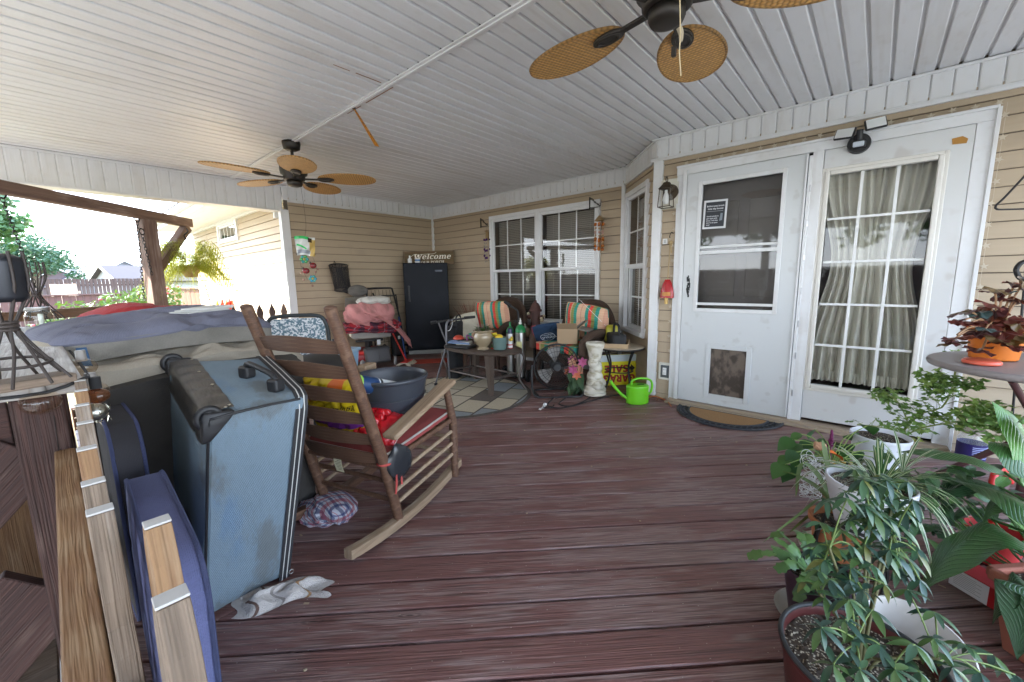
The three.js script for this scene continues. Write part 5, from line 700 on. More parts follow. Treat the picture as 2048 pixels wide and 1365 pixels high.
{ // wire mesh hamper on the wall
  const t = thing('mesh_hamper', 'black wire-mesh pop-up basket hung on the back wall', 'basket', [2.79, 1.05, -5.70], .0), mm = mat([.02, .018, .018], .7), net = mat([.02, .018, .018], .8, { ...DS, transparent: true, opacity: 1, alphaMap: (() => { const a = tex(128, 128, (u, v) => ((u * 24) % 1 < .42 || (v * 24) % 1 < .42) ? 1 : .0, false); a.repeat.set(2, 1.2); return a; })(), alphaTest: .5 }); t.rotation.z = .12;
  M('rim', [xf(torus(.125, .006, 0, 0, 0, PI / 2), 0, .36, 0, .25), xf(torus(.115, .006, 0, 0, 0, PI / 2), 0, .02, 0, .2)], mm, t); M('net', surf((u, v) => { const a = u * 2 * PI, r = .115 + .01 * v - .012 * Math.sin(v * PI); return [Math.cos(a) * r, .02 + .34 * v - Math.sin(a) * .026, Math.sin(a) * r]; }, 36, 8), net, t);
  M('stay', Array.from({ length: 6 }, (_, i) => bar([Math.cos(i * 1.05) * .115, .02 - Math.sin(i * 1.05) * .024, Math.sin(i * 1.05) * .115], [Math.cos(i * 1.05 + .25) * .125, .36 - Math.sin(i * 1.05) * .03, Math.sin(i * 1.05 + .25) * .125], .0028)), mm, t); M('bundle', xf(pillow(.16, .1, .06, { n: 12, crease: .02 }), .06, .0, .06, .2), MT.blackMatte, t); M('hook', tube([[0, .4, -.12], [0, .43, -.1], [0, .4, -.08], [0, .37, -.1]], .004), mm, t);
}
{ // folding cart leaning on the wall
  const t = thing('folding_cart', 'black folded wire shopping cart leaning on the back wall', 'cart', [3.38, 0, -5.66], .05), m = MT.blackMatte; t.rotation.x = -.05;
  M('frame', [tube([[-.23, 0, 0], [-.24, .7, 0], [-.23, 1.04, 0], [-.18, 1.075, 0], [.18, 1.075, 0], [.22, 1.04, 0], [.3, .5, .04], [.31, 0, .06]], .014, 70, 8), tube([[-.2, .05, .05], [-.21, .9, .05], [-.17, .95, .05], [.2, .95, .06], [.24, .9, .06], [.28, .05, .08]], .01, 60, 6), bar([-.22, .52, .03], [.28, .52, .05], .011)], m, t);
  M('wire', [...Array.from({ length: 6 }, (_, i) => bar([-.17 + i * .07, .1, .045], [-.17 + i * .065, 1.05, .02], .0028)), ...Array.from({ length: 9 }, (_, i) => bar([-.2, .15 + i * .1, .045], [.27 - i * .006, .15 + i * .1, .05], .0028))], m, t);
  M('wheel', [torus(.07, .015, -.25, .09, .06, 0, 1.57), torus(.07, .015, .33, .09, .08, 0, 1.57)], m, t); M('storage_bag', box(.2, .42, .1, .16, .22, .1, .03), m, t); M('label', box(.04, .05, .003, .16, .3, .153), MT.whiteClean, t);
}
{ // mop, blue broom stick, red mat, dried grass
  const t = thing('string_mop', 'red-handled string mop leaning on the back wall', 'mop', [0, 0, 0]), a = V(3.235, .07, -4.9), b = V(3.27, 1.0, -5.74); M('handle', bar(a, b, .011, .011, 10), mat([.6, .04, .03], .4), t); M('grip', bar(b.clone().lerp(a, .1), b, .013, .013, 10), MT.blackMatte, t); M('mop_frame', box(.26, .02, .09, 3.24, .055, -4.89, .008, 0, .6), mat([.6, .04, .03], .4), t);
  const r = rng(17); M('yarn', Array.from({ length: 70 }, () => { const q = (r() - .5) * .3, s = r() < .5 ? -1 : 1, l = .05 + .05 * r(), X = 3.24 + q * .82, Z = -4.89 - q * .55; return tube([[X, .05, Z], [X + s * l * .35, .045, Z + s * l * .5], [X + s * l * .6, .012, Z + s * l * .95]], .006, 6, 5); }), mat([.55, .49, .38], .95), t).userData.kind = 'stuff';
  tag(M('blue_stick', bar([3.53, .0, -5.35], [3.62, .62, -5.62], .011), mat([.03, .09, .3], .5)), 'blue pole leaning beside the freezer', 'pole');
  const P = [at.y(752 + 62, 729, .006), at.y(903, 729, .006), at.y(906, 716, .006), at.y(830, 715, .006)]; const g = extr([[-.3, -.2], [.3, -.2], [.3, .2], [-.3, .2]], .008, .002).rotateX(-PI / 2); const mt = M('red_mat', g, mat([.42, .055, .03], .9, { bumpMap: rep(tex(64, 64, (u, v) => Math.sin(v * 40 * PI) * .5 + .5, false), 1, 1), bumpScale: .003 })); mt.position.set(3.62, .002, -4.82); mt.rotation.y = -.64; mt.scale.set(.95, 1, .75); tag(mt, 'ribbed red doormat in front of the freezer', 'mat');
  const dg = thing('dried_grass', 'reddish dried grass and twigs in a pot beside the freezer', 'plant', [4.3, 0, -4.68]), q = rng(33); M('pot', lathe([[0, 0], [.09, 0], [.12, .25], [.125, .27], [.11, .27], [.1, .2], [0, .18]], 20), mat([.06, .05, .045], .6), dg); M('grass_blade', Array.from({ length: 80 }, () => { const a = q() * 6.3, l = .3 + .3 * q(), s = .06 + .16 * q(); return tube([[Math.cos(a) * .04, .2, Math.sin(a) * .04], [Math.cos(a) * s * .6, .25 + l * .6, Math.sin(a) * s * .6], [Math.cos(a) * s * 1.3, .25 + l, Math.sin(a) * s * 1.3]], .0022, 6, 4); }), mat([.22, .06, .035], .9), dg).userData.kind = 'stuff'; M('twig', [tube([[.02, .22, 0], [.0, .5, .2], [-.05, .75, .38]], .006, 10, 5), tube([[.0, .5, .2], [.05, .62, .36], [0, .72, .5]], .005, 10, 5)], mat([.06, .035, .03], .9), dg);
}
{ // zip bag and sun-catcher string hung from the ceiling
  const c = V(1.99, 1.56, -4.9), t = thing('sun_catcher', 'string of glass flowers and ladybirds hanging from the ceiling', 'sun catcher', c, -.4);
  M('cord', [tube([[0, .865, 0], [.03, .3, 0], [0, .1, 0]], .0012, 14, 4), tube([[-.05, -.06, 0], [-.06, -.2, 0], [0, -.36, 0]], .0012, 14, 4), tube([[.06, -.06, 0], [.1, -.24, 0], [.02, -.4, 0]], .0012, 14, 4)], MT.iron, t); M('wood_bar', box(.2, .022, .02, 0, -.062, 0, .003), greyW, t);
  const gl = c => mat(c, .15, { transmission: .3 }); const flower = (x, y, s, cols) => { const f = grp('flower', t); f.position.set(x, y, .01); for (let i = 0; i < 6; i++) M('petal', sph(.016 * s, Math.cos(i * 1.05) * .028 * s, Math.sin(i * 1.05) * .028 * s, 0, 1, 1, .4, 10, 7), gl(cols[i % 2]), f); M('centre', sph(.013 * s, 0, 0, .006, 1, 1, .5, 10, 7), gl([.65, .55, .1]), f); };
  flower(-.02, -.12, 1.1, [[.05, .4, .38], [.1, .5, .15]]); flower(.05, -.34, 1, [[.03, .35, .5], [.06, .45, .4]]);
  const bug = (x, y) => { const f = grp('ladybird', t); f.position.set(x, y, .01); M('shell', sph(.037, 0, 0, 0, 1, .9, .5, 16, 10), gl([.32, .025, .03]), f); M('spot', [[-.015, .01], [.014, .006], [0, -.018]].map(([a, b]) => sph(.006, a, b, .017, 1, 1, .5, 8, 6)), MT.black, f); M('head', [sph(.013, -.026, .026, 0, 1, 1, .6, 8, 6), bar([-.03, .03, 0], [-.045, .05, 0], .0015), bar([-.025, .035, 0], [-.03, .055, 0], .0015)], MT.black, f); }; bug(.065, -.19); bug(-.012, -.25);
  M('bead', [[.11, -.23, [.6, .35, .28]], [-.045, -.35, [.6, .3, .26]], [-.06, -.27, [.03, .03, .04]], [.085, -.265, [.03, .03, .04]], [.04, -.42, [.1, .3, .2]]].map(b => sph(.012, b[0], b[1], 0, 1, 1, .7, 8, 6)), gl([.5, .28, .22]), t);
  const bgT = canvasTex(128, 128, (g, w, h) => { g.fillStyle = '#d3d6d2'; g.fillRect(0, 0, w, h); g.fillStyle = '#3fc46a'; g.fillRect(0, 0, w * .7, 20); g.save(); g.translate(10, 50); g.rotate(.45); g.fillRect(0, 0, 70, 12); g.restore(); g.fillStyle = '#c9a85a'; g.fillRect(92, 16, 36, 112); g.fillStyle = '#3a3020'; g.fillRect(84, 6, 24, 30); g.fillStyle = '#9aa0a8'; g.fillRect(6, 92, 90, 24); });
  const bg = thing('zip_bag', 'clear zip bag with green edge hanging above the sun catcher', 'bag', [1.985, 1.585, -4.88], -.4); M('bag', surf((u, v) => [(u - .5) * (.21 - .03 * v), .105 - .21 * v + .01 * Math.sin(u * 5), .02 * Math.sin(u * PI) * Math.sin(v * PI) + .008 * Math.sin(u * 14 + v * 9)], 16, 16).rotateX(0), mat(0xffffff, .18, { map: bgT, ...DS }), bg); bg.children[0].geometry.attributes.uv.array.forEach((_, i, a) => { if (i % 2) a[i] = 1 - a[i]; });
}
// ================= SEATING GROUP =================
{ // rug with block pattern, round
  const RC = [2.69, -3.2], RR = .79; const t = M('round_rug', (() => { const g = new THREE.CylinderGeometry(RR, RR, .008, 72); const n = norm(g), p = n.attributes.position, uv = n.attributes.uv; for (let i = 0; i < p.count; i++) uv.setXY(i, p.getX(i) / (2 * RR) + .5, .5 - p.getZ(i) / (2 * RR)); return n; })(), mat(0xffffff, 1, { map: tex(1024, 1024, (u, v) => {
    const x = (u - .5) * 2 * RR, z = (.5 - v) * 2 * RR, r = Math.hypot(x, z), n = hash(Math.floor(u * 900), Math.floor(v * 900), 2); const brown = [.085, .068, .055].map(q => q * (.6 + .8 * n)); if (r > RR - .035) return brown;
    // rotated ashlar pattern
    const a = .35, X = x * Math.cos(a) - z * Math.sin(a), Z = x * Math.sin(a) + z * Math.cos(a); const row = Math.floor(Z / .24), o = (row % 2 ? .13 : 0) + hash(row, 3, 5) * .1, cx = (X + o) / .36, ci = Math.floor(cx), fx = (cx - ci) * .36, fz = Z - row * .24; if (fx < .009 || fx > .351 || fz < .009 || fz > .231) return brown; const pal = [[.54, .46, .33], [.46, .40, .29], [.27, .29, .30], [.56, .48, .36], [.14, .11, .09], [.36, .33, .26]]; const k = pal[Math.floor(hash(ci, row, 11) * 6)]; return k.map(q => q * (.68 + .5 * n)); }), bumpMap: rep(tex(128, 128, (u, v) => hash(Math.floor(u * 128), Math.floor(v * 128), 6), false), 10, 10), bumpScale: .003 })); t.position.set(RC[0], .005, RC[1]); tag(t, 'round rug with grey, cream and brown stone-block pattern', 'rug');
}
const wkT = tex(256, 256, (u, v) => { const r = Math.floor(v * 26), s = (u * 18 + (r % 2) * .5) % 1, f = v * 26 - r; const k = Math.sin(f * PI) * .55 + .45 * Math.sin(s * PI); return mix([.022, .013, .009], [.15, .085, .055], k * (.7 + .3 * hash(Math.floor(u * 18), r, 4))); }), wkB = tex(256, 256, (u, v) => { const r = Math.floor(v * 26), s = (u * 18 + (r % 2) * .5) % 1, f = v * 26 - r; return Math.sin(f * PI) * .55 + .45 * Math.sin(s * PI); }, false);
const wicker = mat(0xffffff, .6, { map: rep(wkT, 3, 3), bumpMap: rep(wkB, 3, 3), bumpScale: .004, ...DS });
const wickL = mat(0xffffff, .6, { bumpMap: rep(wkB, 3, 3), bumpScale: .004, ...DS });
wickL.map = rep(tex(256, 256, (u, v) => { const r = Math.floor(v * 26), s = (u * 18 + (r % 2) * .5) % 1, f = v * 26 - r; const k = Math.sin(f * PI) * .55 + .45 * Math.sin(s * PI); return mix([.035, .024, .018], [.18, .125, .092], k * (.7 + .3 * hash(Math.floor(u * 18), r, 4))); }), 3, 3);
const stripes = canvasTex(512, 64, (g, w, h) => { const S = [['#d8ad8c', 30], ['#2f8f7f', 26], ['#d8473a', 36], ['#b9a27a', 14], ['#8a8a4c', 34], ['#2f8f7f', 34], ['#d9b08f', 46], ['#c98f7c', 10], ['#d9b08f', 46], ['#2f8f7f', 36], ['#d8473a', 38], ['#8a8a4c', 36], ['#2f8f7f', 40], ['#d8ad8c', 46], ['#cf9a80', 40]]; let x = 0; for (const [c, n] of S) { g.fillStyle = c; g.fillRect(x, 0, n, h); x += n; } g.fillStyle = 'rgba(255,240,220,.12)'; for (let i = 0; i < h; i += 4) g.fillRect(0, i, w, 1); });
const stripeM = mat(0xffffff, .9, { map: stripes, bumpMap: rep(weave, 8, 8), bumpScale: .0006 });
function wickerChair(label, p, ry) {
  const t = thing('wicker_armchair', label, 'armchair', p, ry, 'brown wicker armchairs under the window');   // faces -x
  M('seat', box(.54, .07, .58, -.02, .345, 0, .02), wicker, t); M('seat_skirt', surf((u, v) => [-.295 + .02 * Math.sin(v * 3), .34 - .13 * v * Math.sin(u * PI) * .6 - .04 * v, (u - .5) * .58], 14, 4), wicker, t);
  const top = u => .50 + .40 * Math.pow(Math.max(0, 1 - Math.pow(Math.abs(u), 2.6)), .55);
  M('backrest', surf((u, v) => { const a = u * 2 - 1; const y = .36 + (top(a) - .36) * v; return [.25 + .13 * (y - .36) - .06 * a * a, y, a * .36]; }, 26, 10, [.75, .55]), wicker, t);
  const P = []; for (let i = 0; i <= 24; i++) { const a = i / 12 - 1, y = top(a); P.push([.25 + .13 * (y - .36) - .06 * a * a + .01, y, a * .37]); } M('back_rim', tube(P, .033, 70, 8), wicker, t);
  for (const s of [-1, 1]) { M('armrest', tube([[.2, .56, s * .36], [.0, .60, s * .37], [-.2, .59, s * .37], [-.3, .52, s * .36], [-.31, .40, s * .345]], .042, 40, 10), wicker, t); M('side_panel', surf((u, v) => [.24 - .52 * u, .36 + (.22 - .02 * u) * v, s * (.31 + .05 * v)], 10, 6), wicker, t); for (const x of [-.27, .24]) M('leg', bar([x, .33, s * .28], [x * 1.06, 0, s * .3], .026, .02, 10), wicker, t); }
  return t;
}
function striped(label, p, rot, w, h, th, m = stripeM) { const t = thing('throw_pillow', label, 'pillow', p), o = { n: 26, pw: 1.7, edge: .05, crease: .012, seed: 5 + p[0] * 10 | 0, pr: .005 }, g = pillow(w, h, th, o), q = g.attributes.position, uv = g.attributes.uv; for (let i = 0; i < q.count; i++) uv.setXY(i, q.getX(i) / w + .5, q.getZ(i) / h + .5); const e = pillowEdge(w, h, th, o, 0), c = grp('pillow', t); for (const x of [g, e]) x.rotateX(PI / 2); c.rotation.set(...rot); M('pillow_cover', g, m, c); M('piping', e, m, c); return t; }
wickerChair('brown wicker armchair with upright striped pillow beside the hydrant figure', [4.02, 0, -3.9], .05);
wickerChair('brown wicker armchair piled with pillows and boxes by the bay corner', [3.86, 0, -2.5], -.10);
striped('striped throw pillow upright on the armchair next to the hydrant', [3.98, .695, -3.9], [.12, -PI / 2 + .2, .06, 'YXZ'], .54, .38, .13); 
striped('striped throw pillow tilted on the armchair by the bay corner', [3.93, .69, -2.39], [.1, -PI / 2 - .05, -.12, 'YXZ'], .56, .40, .13);
{ // seat cushion and clutter on the right chair
  const t = thing('seat_cushion', 'thick striped seat cushion on the armchair by the bay corner', 'cushion', [3.80, .435, -2.5], -.1), o = { n: 24, pw: 2.4, edge: .7, crease: .006, pin: .2, pr: .006 }, g = pillow(.58, .56, .11, o), q = g.attributes.position, uv = g.attributes.uv; for (let i = 0; i < q.count; i++) uv.setXY(i, q.getZ(i) * 1.2 + q.getX(i) * .2 + .5, .5 + q.getY(i)); M('cushion_body', g, stripeM, t); M('piping', pillowEdge(.58, .56, .11, o, 1), stripeM, t);
  const nT = canvasTex(256, 256, (c, w, h) => { c.fillStyle = '#1d3550'; c.fillRect(0, 0, w, h); c.strokeStyle = '#c8d2dc'; c.lineWidth = 5; c.beginPath(); c.ellipse(128, 110, 62, 50, 0, 0, 7); c.stroke(); c.fillStyle = '#c8d2dc'; c.font = 'italic bold 40px serif'; c.fillText('happy', 74, 112); c.font = 'bold 24px serif'; c.fillText('camper', 86, 142); c.fillStyle = '#b03a36'; c.fillRect(0, 0, 12, h); });
  striped('small navy pillow with white lettering on the armchair', [3.66, .57, -2.72], [.5, -PI / 2 + .5, .2, 'YXZ'], .34, .26, .09, mat(0xffffff, .9, { map: nT }));
  const cb = mat([.36, .25, .15], .85), gb = thing('cardboard_box', 'open cardboard box of odds and ends on the armchair', 'box', [3.62, .5, -2.42], .5); M('box_wall', [box(.24, .16, .008, 0, .08, .1), box(.24, .16, .008, 0, .08, -.1), box(.008, .16, .2, -.12, .08, 0), box(.008, .16, .2, .12, .08, 0), box(.24, .006, .2, 0, .004, 0)], cb, gb); M('flap', [box(.24, .005, .12, 0, .19, .15, 0, -.8), box(.1, .005, .2, -.16, .19, 0, 0, 0, 0, -.7)], cb, gb); M('photo_print', box(.2, .13, .003, .01, .085, .1065), mat([.28, .32, .2], .5, { map: tex(64, 64, (u, v) => [fbm(u, v, 5, 5, 3, 3), fbm(u, v, 6, 6, 8, 3), fbm(u, v, 4, 4, 18, 3)]) }), gb);
  const wf = thing('window_fan_case', 'grey hinged plastic case leaning open on the armchair', 'case', [3.72, .62, -2.33], .3); M('shell', [box(.2, .02, .14, 0, .06, 0, .006, -.7), box(.2, .02, .14, 0, .02, .05, .006, .2)], mat([.22, .2, .17], .5), wf);
}
{ // left chair clutter
  const t = thing('cream_pillow', 'plain cream cushion on the armchair beside the walker', 'pillow', [3.72, .56, -4.13]); const g = pillow(.36, .34, .1, { n: 18, pw: 1.7, edge: .05, crease: .01 }); g.rotateX(PI / 2); g.rotateZ(.25); g.rotateY(-PI / 2 + .4); M('pillow_cover', g, cloth([.52, .48, .38], { s: 101 }), t);
  const b = thing('seat_cushion', 'striped seat cushion on the armchair next to the hydrant', 'cushion', [3.98, .43, -3.9], .05); const q = pillow(.56, .56, .1, { n: 20, pw: 2.4, edge: .7, pin: .2 }), p = q.attributes.position, uv = q.attributes.uv; for (let i = 0; i < p.count; i++) uv.setXY(i, p.getZ(i) * 1.2 + .5, .5); M('cushion_body', q, stripeM, b);
}
{ // small stand with hydrant figure and pottery between the chairs
  const t = thing('side_stand', 'low dark stand between the two wicker armchairs', 'table', [4.2, 0, -3.28]); M('table_top', box(.42, .025, .46, 0, .40, 0, .006), MT.iron, t); for (const [x, z] of [[-.18, -.2], [.18, -.2], [-.18, .2], [.18, .2]]) M('leg', box(.03, .39, .03, x, .195, z), MT.iron, t);
  const hm = mat([.085, .035, .028], .6, { bumpMap: tex(64, 64, (u, v) => fbm(u, v, 12, 12, 3, 3), false), bumpScale: .004 }), h = thing('hydrant_figure', 'dark red fire hydrant garden figure lettered Welcome', 'figurine', [4.25, .415, -3.36]);
  M('body', lathe([[0, 0], [.085, 0], [.085, .03], [.065, .035], [.065, .33], [.085, .335], [.085, .36], [.07, .365], [.065, .40], [.04, .445], [.018, .455], [.018, .48], [0, .485]], 24), hm, h); M('nozzle', [cyl(.028, .028, .05, 0, .26, .085, 14, PI / 2), cyl(.034, .034, .02, 0, .26, .11, 8, PI / 2), cyl(.028, .028, .05, 0, .26, -.085, 14, PI / 2), cyl(.034, .034, .02, 0, .26, -.11, 8, PI / 2)], hm, h);
  const wT = canvasTex(64, 256, (c, w, hh) => { c.fillStyle = '#4a2a24'; c.fillRect(0, 0, w, hh); c.fillStyle = '#0c0705'; c.font = 'bold 34px sans-serif'; 'WELCOME'.split('').forEach((s, i) => c.fillText(s, 18, 34 + i * 36)); }); M('lettering', surf((u, v) => { const a = PI + (u - .5) * .75; return [Math.cos(a) * .0665, .04 + .29 * v, -Math.sin(a) * .0665]; }, 6, 2), mat(0xffffff, .6, { map: wT, ...DS }), h);
  M('flower_trim', [[.02, .28, .12], [-.03, .25, .125], [.0, .30, -.12], [-.02, .22, .12], [-.06, .02, .1]].map(a => sph(.024, ...a, 1, .8, 1, 8, 6)), mat([.5, .42, .28], .8), h);
  const j = thing('stoneware_crock', 'brown stoneware crock with figurine lid on the stand', 'crock', [4.1, .415, -3.42]); M('crock', lathe([[0, 0], [.06, 0], [.072, .03], [.072, .09], [.058, .115], [.058, .125], [0, .125]], 22), mat([.26, .19, .12], .45), j); M('lid_figure', [sph(.02, 0, .14, 0), sph(.014, 0, .168, 0)], mat([.35, .33, .26], .5), j);
  const fl = thing('shell_dish', 'small dish of shells and silk flowers on the stand', 'dish', [4.06, .415, -3.2]); M('dish', lathe([[0, .004], [.05, .004], [.07, .03], [.066, .03], [.048, .008], [0, .008]], 20), mat([.14, .1, .16], .5), fl); M('shell', [[0, .03, 0], [.03, .035, .02], [-.03, .03, -.02], [.01, .05, -.02], [-.02, .045, .03]].map(a => sph(.024, ...a, 1, .7, 1, 8, 6)), mat([.55, .47, .32], .7), fl);
}
{ // oval wicker coffee table
  const cx = 3.06, cz = -3.17, a = .5, b = .3, t = thing('coffee_table', 'oval brown wicker coffee table with wire shelf on the round rug', 'coffee table', [cx, 0, cz]); const met = mat([.10, .08, .07], .4, { metalness: .5 });
  const ell = (k, y, n = 40) => Array.from({ length: n }, (_, i) => [Math.cos(i / n * 2 * PI) * b * k, y, Math.sin(i / n * 2 * PI) * a * k]);
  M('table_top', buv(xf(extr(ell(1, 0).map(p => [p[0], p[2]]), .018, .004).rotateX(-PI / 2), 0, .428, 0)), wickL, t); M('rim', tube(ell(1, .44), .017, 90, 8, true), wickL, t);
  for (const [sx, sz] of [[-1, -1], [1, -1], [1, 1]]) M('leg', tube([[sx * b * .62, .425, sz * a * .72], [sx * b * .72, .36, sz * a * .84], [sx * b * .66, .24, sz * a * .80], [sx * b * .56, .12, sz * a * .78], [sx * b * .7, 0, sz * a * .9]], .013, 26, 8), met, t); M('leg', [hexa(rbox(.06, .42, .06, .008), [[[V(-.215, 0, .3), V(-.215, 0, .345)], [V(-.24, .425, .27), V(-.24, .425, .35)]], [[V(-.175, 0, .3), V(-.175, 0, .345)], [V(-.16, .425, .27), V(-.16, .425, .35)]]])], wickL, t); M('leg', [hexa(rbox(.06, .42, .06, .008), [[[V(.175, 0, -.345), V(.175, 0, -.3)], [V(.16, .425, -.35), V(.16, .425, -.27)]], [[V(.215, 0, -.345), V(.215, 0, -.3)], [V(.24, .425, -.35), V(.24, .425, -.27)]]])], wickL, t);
  const q = [[-.17, .17, -.38], [-.19, .17, .3], [.17, .17, .36], [.19, .17, -.32]]; M('shelf_rail', q.map((p, i) => bar(p, q[(i + 1) % 4], .011)), met, t); M('shelf_wire', [...Array.from({ length: 22 }, (_, i) => tube([[-.17, .17, -.36 + i * .031], [0, .13, -.35 + i * .031], [.17, .17, -.33 + i * .031]], .0022, 6, 4)), ...[-.1, -.03, .04, .11].map(x => tube([[x, .15, -.37], [x, .135, 0], [x, .15, .33]], .0022, 8, 4))], met, t);
  // things on it
  const Y = .448, pot = thing('stoneware_planter', 'glazed tan stoneware planter with leafy plant on the coffee table', 'planter', [2.965, Y, -3.05]); M('pot', lathe([[0, 0], [.062, 0], [.066, .012], [.05, .024], [.048, .032], [.075, .06], [.098, .10], [.103, .135], [.094, .165], [.086, .175], [.093, .19], [.104, .2], [.102, .207], [.088, .207], [.082, .18], [0, .178]], 36), mat([.33, .255, .16], .18, { clearcoat: .5 }), pot);
  const lf = leafCard(.06, .022, .3, .2, 2), lm = leafM([.07, .14, .03], .25), r = rng(8); for (let i = 0; i < 60; i++) { const o = new THREE.Mesh(lf, lm); o.name = 'leaf'; const an = r() * 6.3, d = r() * .07; o.position.set(Math.cos(an) * d, .19 + r() * .035, Math.sin(an) * d); o.rotation.set(-.2 - r() * .9, an > PI ? an : -an, 0, 'YXZ'); o.rotation.y = PI / 2 - an; o.castShadow = true; pot.add(o); } M('flower_spike', Array.from({ length: 8 }, () => { const an = r() * 6.3, d = r() * .05; return bar([Math.cos(an) * d, .2, Math.sin(an) * d], [Math.cos(an) * d * 1.6, .27, Math.sin(an) * d * 1.6], .003, .002, 5); }), mat([.3, .2, .22], .8), pot);
  const bk = thing('green_bucket', 'grey-green metal pail with yellow bird on the coffee table', 'pail', [3.06, Y, -2.9]); M('pail', [lathe([[0, .003], [.06, .003], [.066, .01], [.079, .13], [.081, .135], [.077, .135], [.063, .012], [0, .008]], 30), torus(.0715, .0025, 0, .07, 0, PI / 2, 0, 0, 6, 30)], mat([.12, .19, .175], .4, DS), bk); M('yellow_toy', xf(new THREE.SphereGeometry(.05, 16, 10).scale(1, .6, .8), -.01, .135, 0), mat([.75, .5, .02], .4), bk); M('bird', [sph(.02, .1, .1, .07, 1.6, .8, 1), leafCard(.07, .04, .2, .1, 2).rotateY(2.2).translate(.11, .105, .07), sph(.012, .125, .12, .06)], mat([.6, .42, .05], .5, DS), bk);
  const sc = thing('spray_can', 'white spray can with navy cap on the coffee table', 'spray can', [3.2, Y, -2.88]); const cT = canvasTex(128, 128, (c, w, h) => { c.fillStyle = '#d4d6d4'; c.fillRect(0, 0, w, h); c.fillStyle = '#c02a22'; c.fillRect(0, 96, w, 10); c.fillStyle = '#d8c020'; c.fillRect(30, 30, 30, 16); c.fillStyle = '#446'; for (let y = 54; y < 90; y += 8) c.fillRect(20, y, 60, 3); }); M('can', cyl(.029, .029, .15, 0, .082, 0, 22), mat(0xffffff, .3, { map: cT }), sc); M('base_ring', cyl(.03, .03, .008, 0, .004, 0, 22), mat([.45, .05, .04], .4), sc); M('cap', lathe([[.029, .157], [.026, .165], [.026, .205], [.022, .215], [0, .215]], 20), mat([.02, .025, .06], .4), sc);
  const tr = thing('black_tray', 'black tray with phone, pens and a red cap on the coffee table', 'tray', [2.92, Y, -3.35], .3); M('tray', [box(.22, .03, .3, 0, .016, 0, .012)], MT.black, tr); M('blue_folder', box(.1, .012, .24, -.03, .06, 0, .004, .06, .3, .12), mat([.2, .3, .5], .4), tr); M('white_box', box(.1, .035, .16, .02, .048, .03, .006, 0, .2), mat([.6, .58, .52], .6), tr); M('dark_box', box(.1, .05, .16, .05, .06, -.09, .008, 0, -.2), MT.blackMatte, tr); M('red_cap', xf(new THREE.SphereGeometry(.06, 18, 10, 0, 6.3, 0, 1.6).scale(1, .7, 1), .05, .085, -.06), mat([.55, .06, .03], .5, DS), tr); M('purple_strap', tube([[.0, .08, .08], [.05, .13, .05], [.1, .09, .1]], .008, 10, 6), mat([.3, .08, .3], .6), tr);
  const yb = thing('yellow_bottle', 'red bottle with yellow cap behind the planter', 'bottle', [3.12, Y, -3.02]); M('bottle', cyl(.025, .027, .12, 0, .06, 0, 18), mat([.5, .08, .1], .4), yb); M('label', cyl(.0275, .0275, .05, 0, .07, 0, 18, 0, 0, 0, true), mat([.7, .6, .25], .5, DS), yb); M('cap', [cyl(.024, .026, .03, 0, .135, 0, 14), box(.06, .02, .025, -.015, .155, 0, .006)], mat([.75, .6, .04], .4), yb);
  const rj = thing('jam_jar', 'small jar with red lid and label behind the pail', 'jar', [3.0, Y, -2.97]); M('jar', cyl(.022, .022, .05, .06, .025, -.03, 16), mat([.08, .15, .06], .3), rj); M('lid', cyl(.024, .024, .014, .06, .006, -.03, 16), mat([.5, .04, .03], .4), rj);
}
{ // oxygen cylinders on a small cart
  const t = thing('oxygen_cylinder', 'silver oxygen cylinder with green shoulder on a cart', 'gas cylinder', [3.55, .05, -3.03]), al = mat([.62, .62, .6], .28, { metalness: 1 }), gn = mat([.015, .2, .06], .35); const prof = [[0, 0], [.055, 0], [.06, .008], [.06, .52]]; M('cylinder', lathe(prof, 28), al, t); M('shoulder', lathe([[.0602, .52], [.06, .55], [.048, .585], [.02, .605], [.018, .615], [0, .615]], 28), gn, t); M('valve', [cyl(.012, .014, .05, 0, .635, 0, 12), cyl(.006, .006, .03, 0, .67, 0, 8), box(.03, .03, .03, 0, .625, 0, .006)], mat([.7, .7, .66], .3, { metalness: .6 }), t); M('sticker', surf((u, v) => { const a = 3.0 + u * 1.1; return [Math.cos(a) * .0608, .33 + .09 * v, -Math.sin(a) * .0608]; }, 6, 1), mat([.7, .66, .3], .5, DS), t);
  const t2 = thing('oxygen_cylinder', 'smaller silver oxygen cylinder half hidden by the spray can', 'gas cylinder', [3.56, .05, -3.2]); M('cylinder', lathe([[0, 0], [.042, 0], [.046, .008], [.046, .5]], 24), al, t2); M('shoulder', lathe([[.0462, .5], [.045, .53], [.03, .56], [.014, .575], [0, .575]], 24), gn, t2); M('valve', cyl(.012, .014, .06, 0, .6, 0, 12), gn, t2);
  const c = thing('cylinder_cart', 'black two-wheeled cylinder cart with curved handle', 'cart', [3.56, 0, -3.1]); M('frame', [tube([[.06, .06, -.02], [.06, .6, -.02], [.05, .8, -.02], [-.03, .87, -.06], [-.08, .92, -.1]], .012, 40, 8), box(.14, .012, .3, 0, .045, 0, .003)], MT.black, c); M('grip', bar([-.03, .87, -.06], [-.085, .925, -.105], .017, .017), MT.blackMatte, c); M('hook', [.68, .62, .56].map(y => tube([[.06, y, -.02], [.03, y + .0, -.05], [.03, y + .03, -.05]], .005, 8, 5)), MT.black, c); for (const z of [-.18, .19]) { const w = grp('wheel', c); w.position.set(-.02, .075, z); M('tyre', torus(.058, .017, 0, 0, 0, 0, .25, 0, 8, 22), MT.black, w); M('hub', cyl(.045, .045, .02, 0, 0, 0, 14, PI / 2, .25), MT.blackMatte, w); }
}
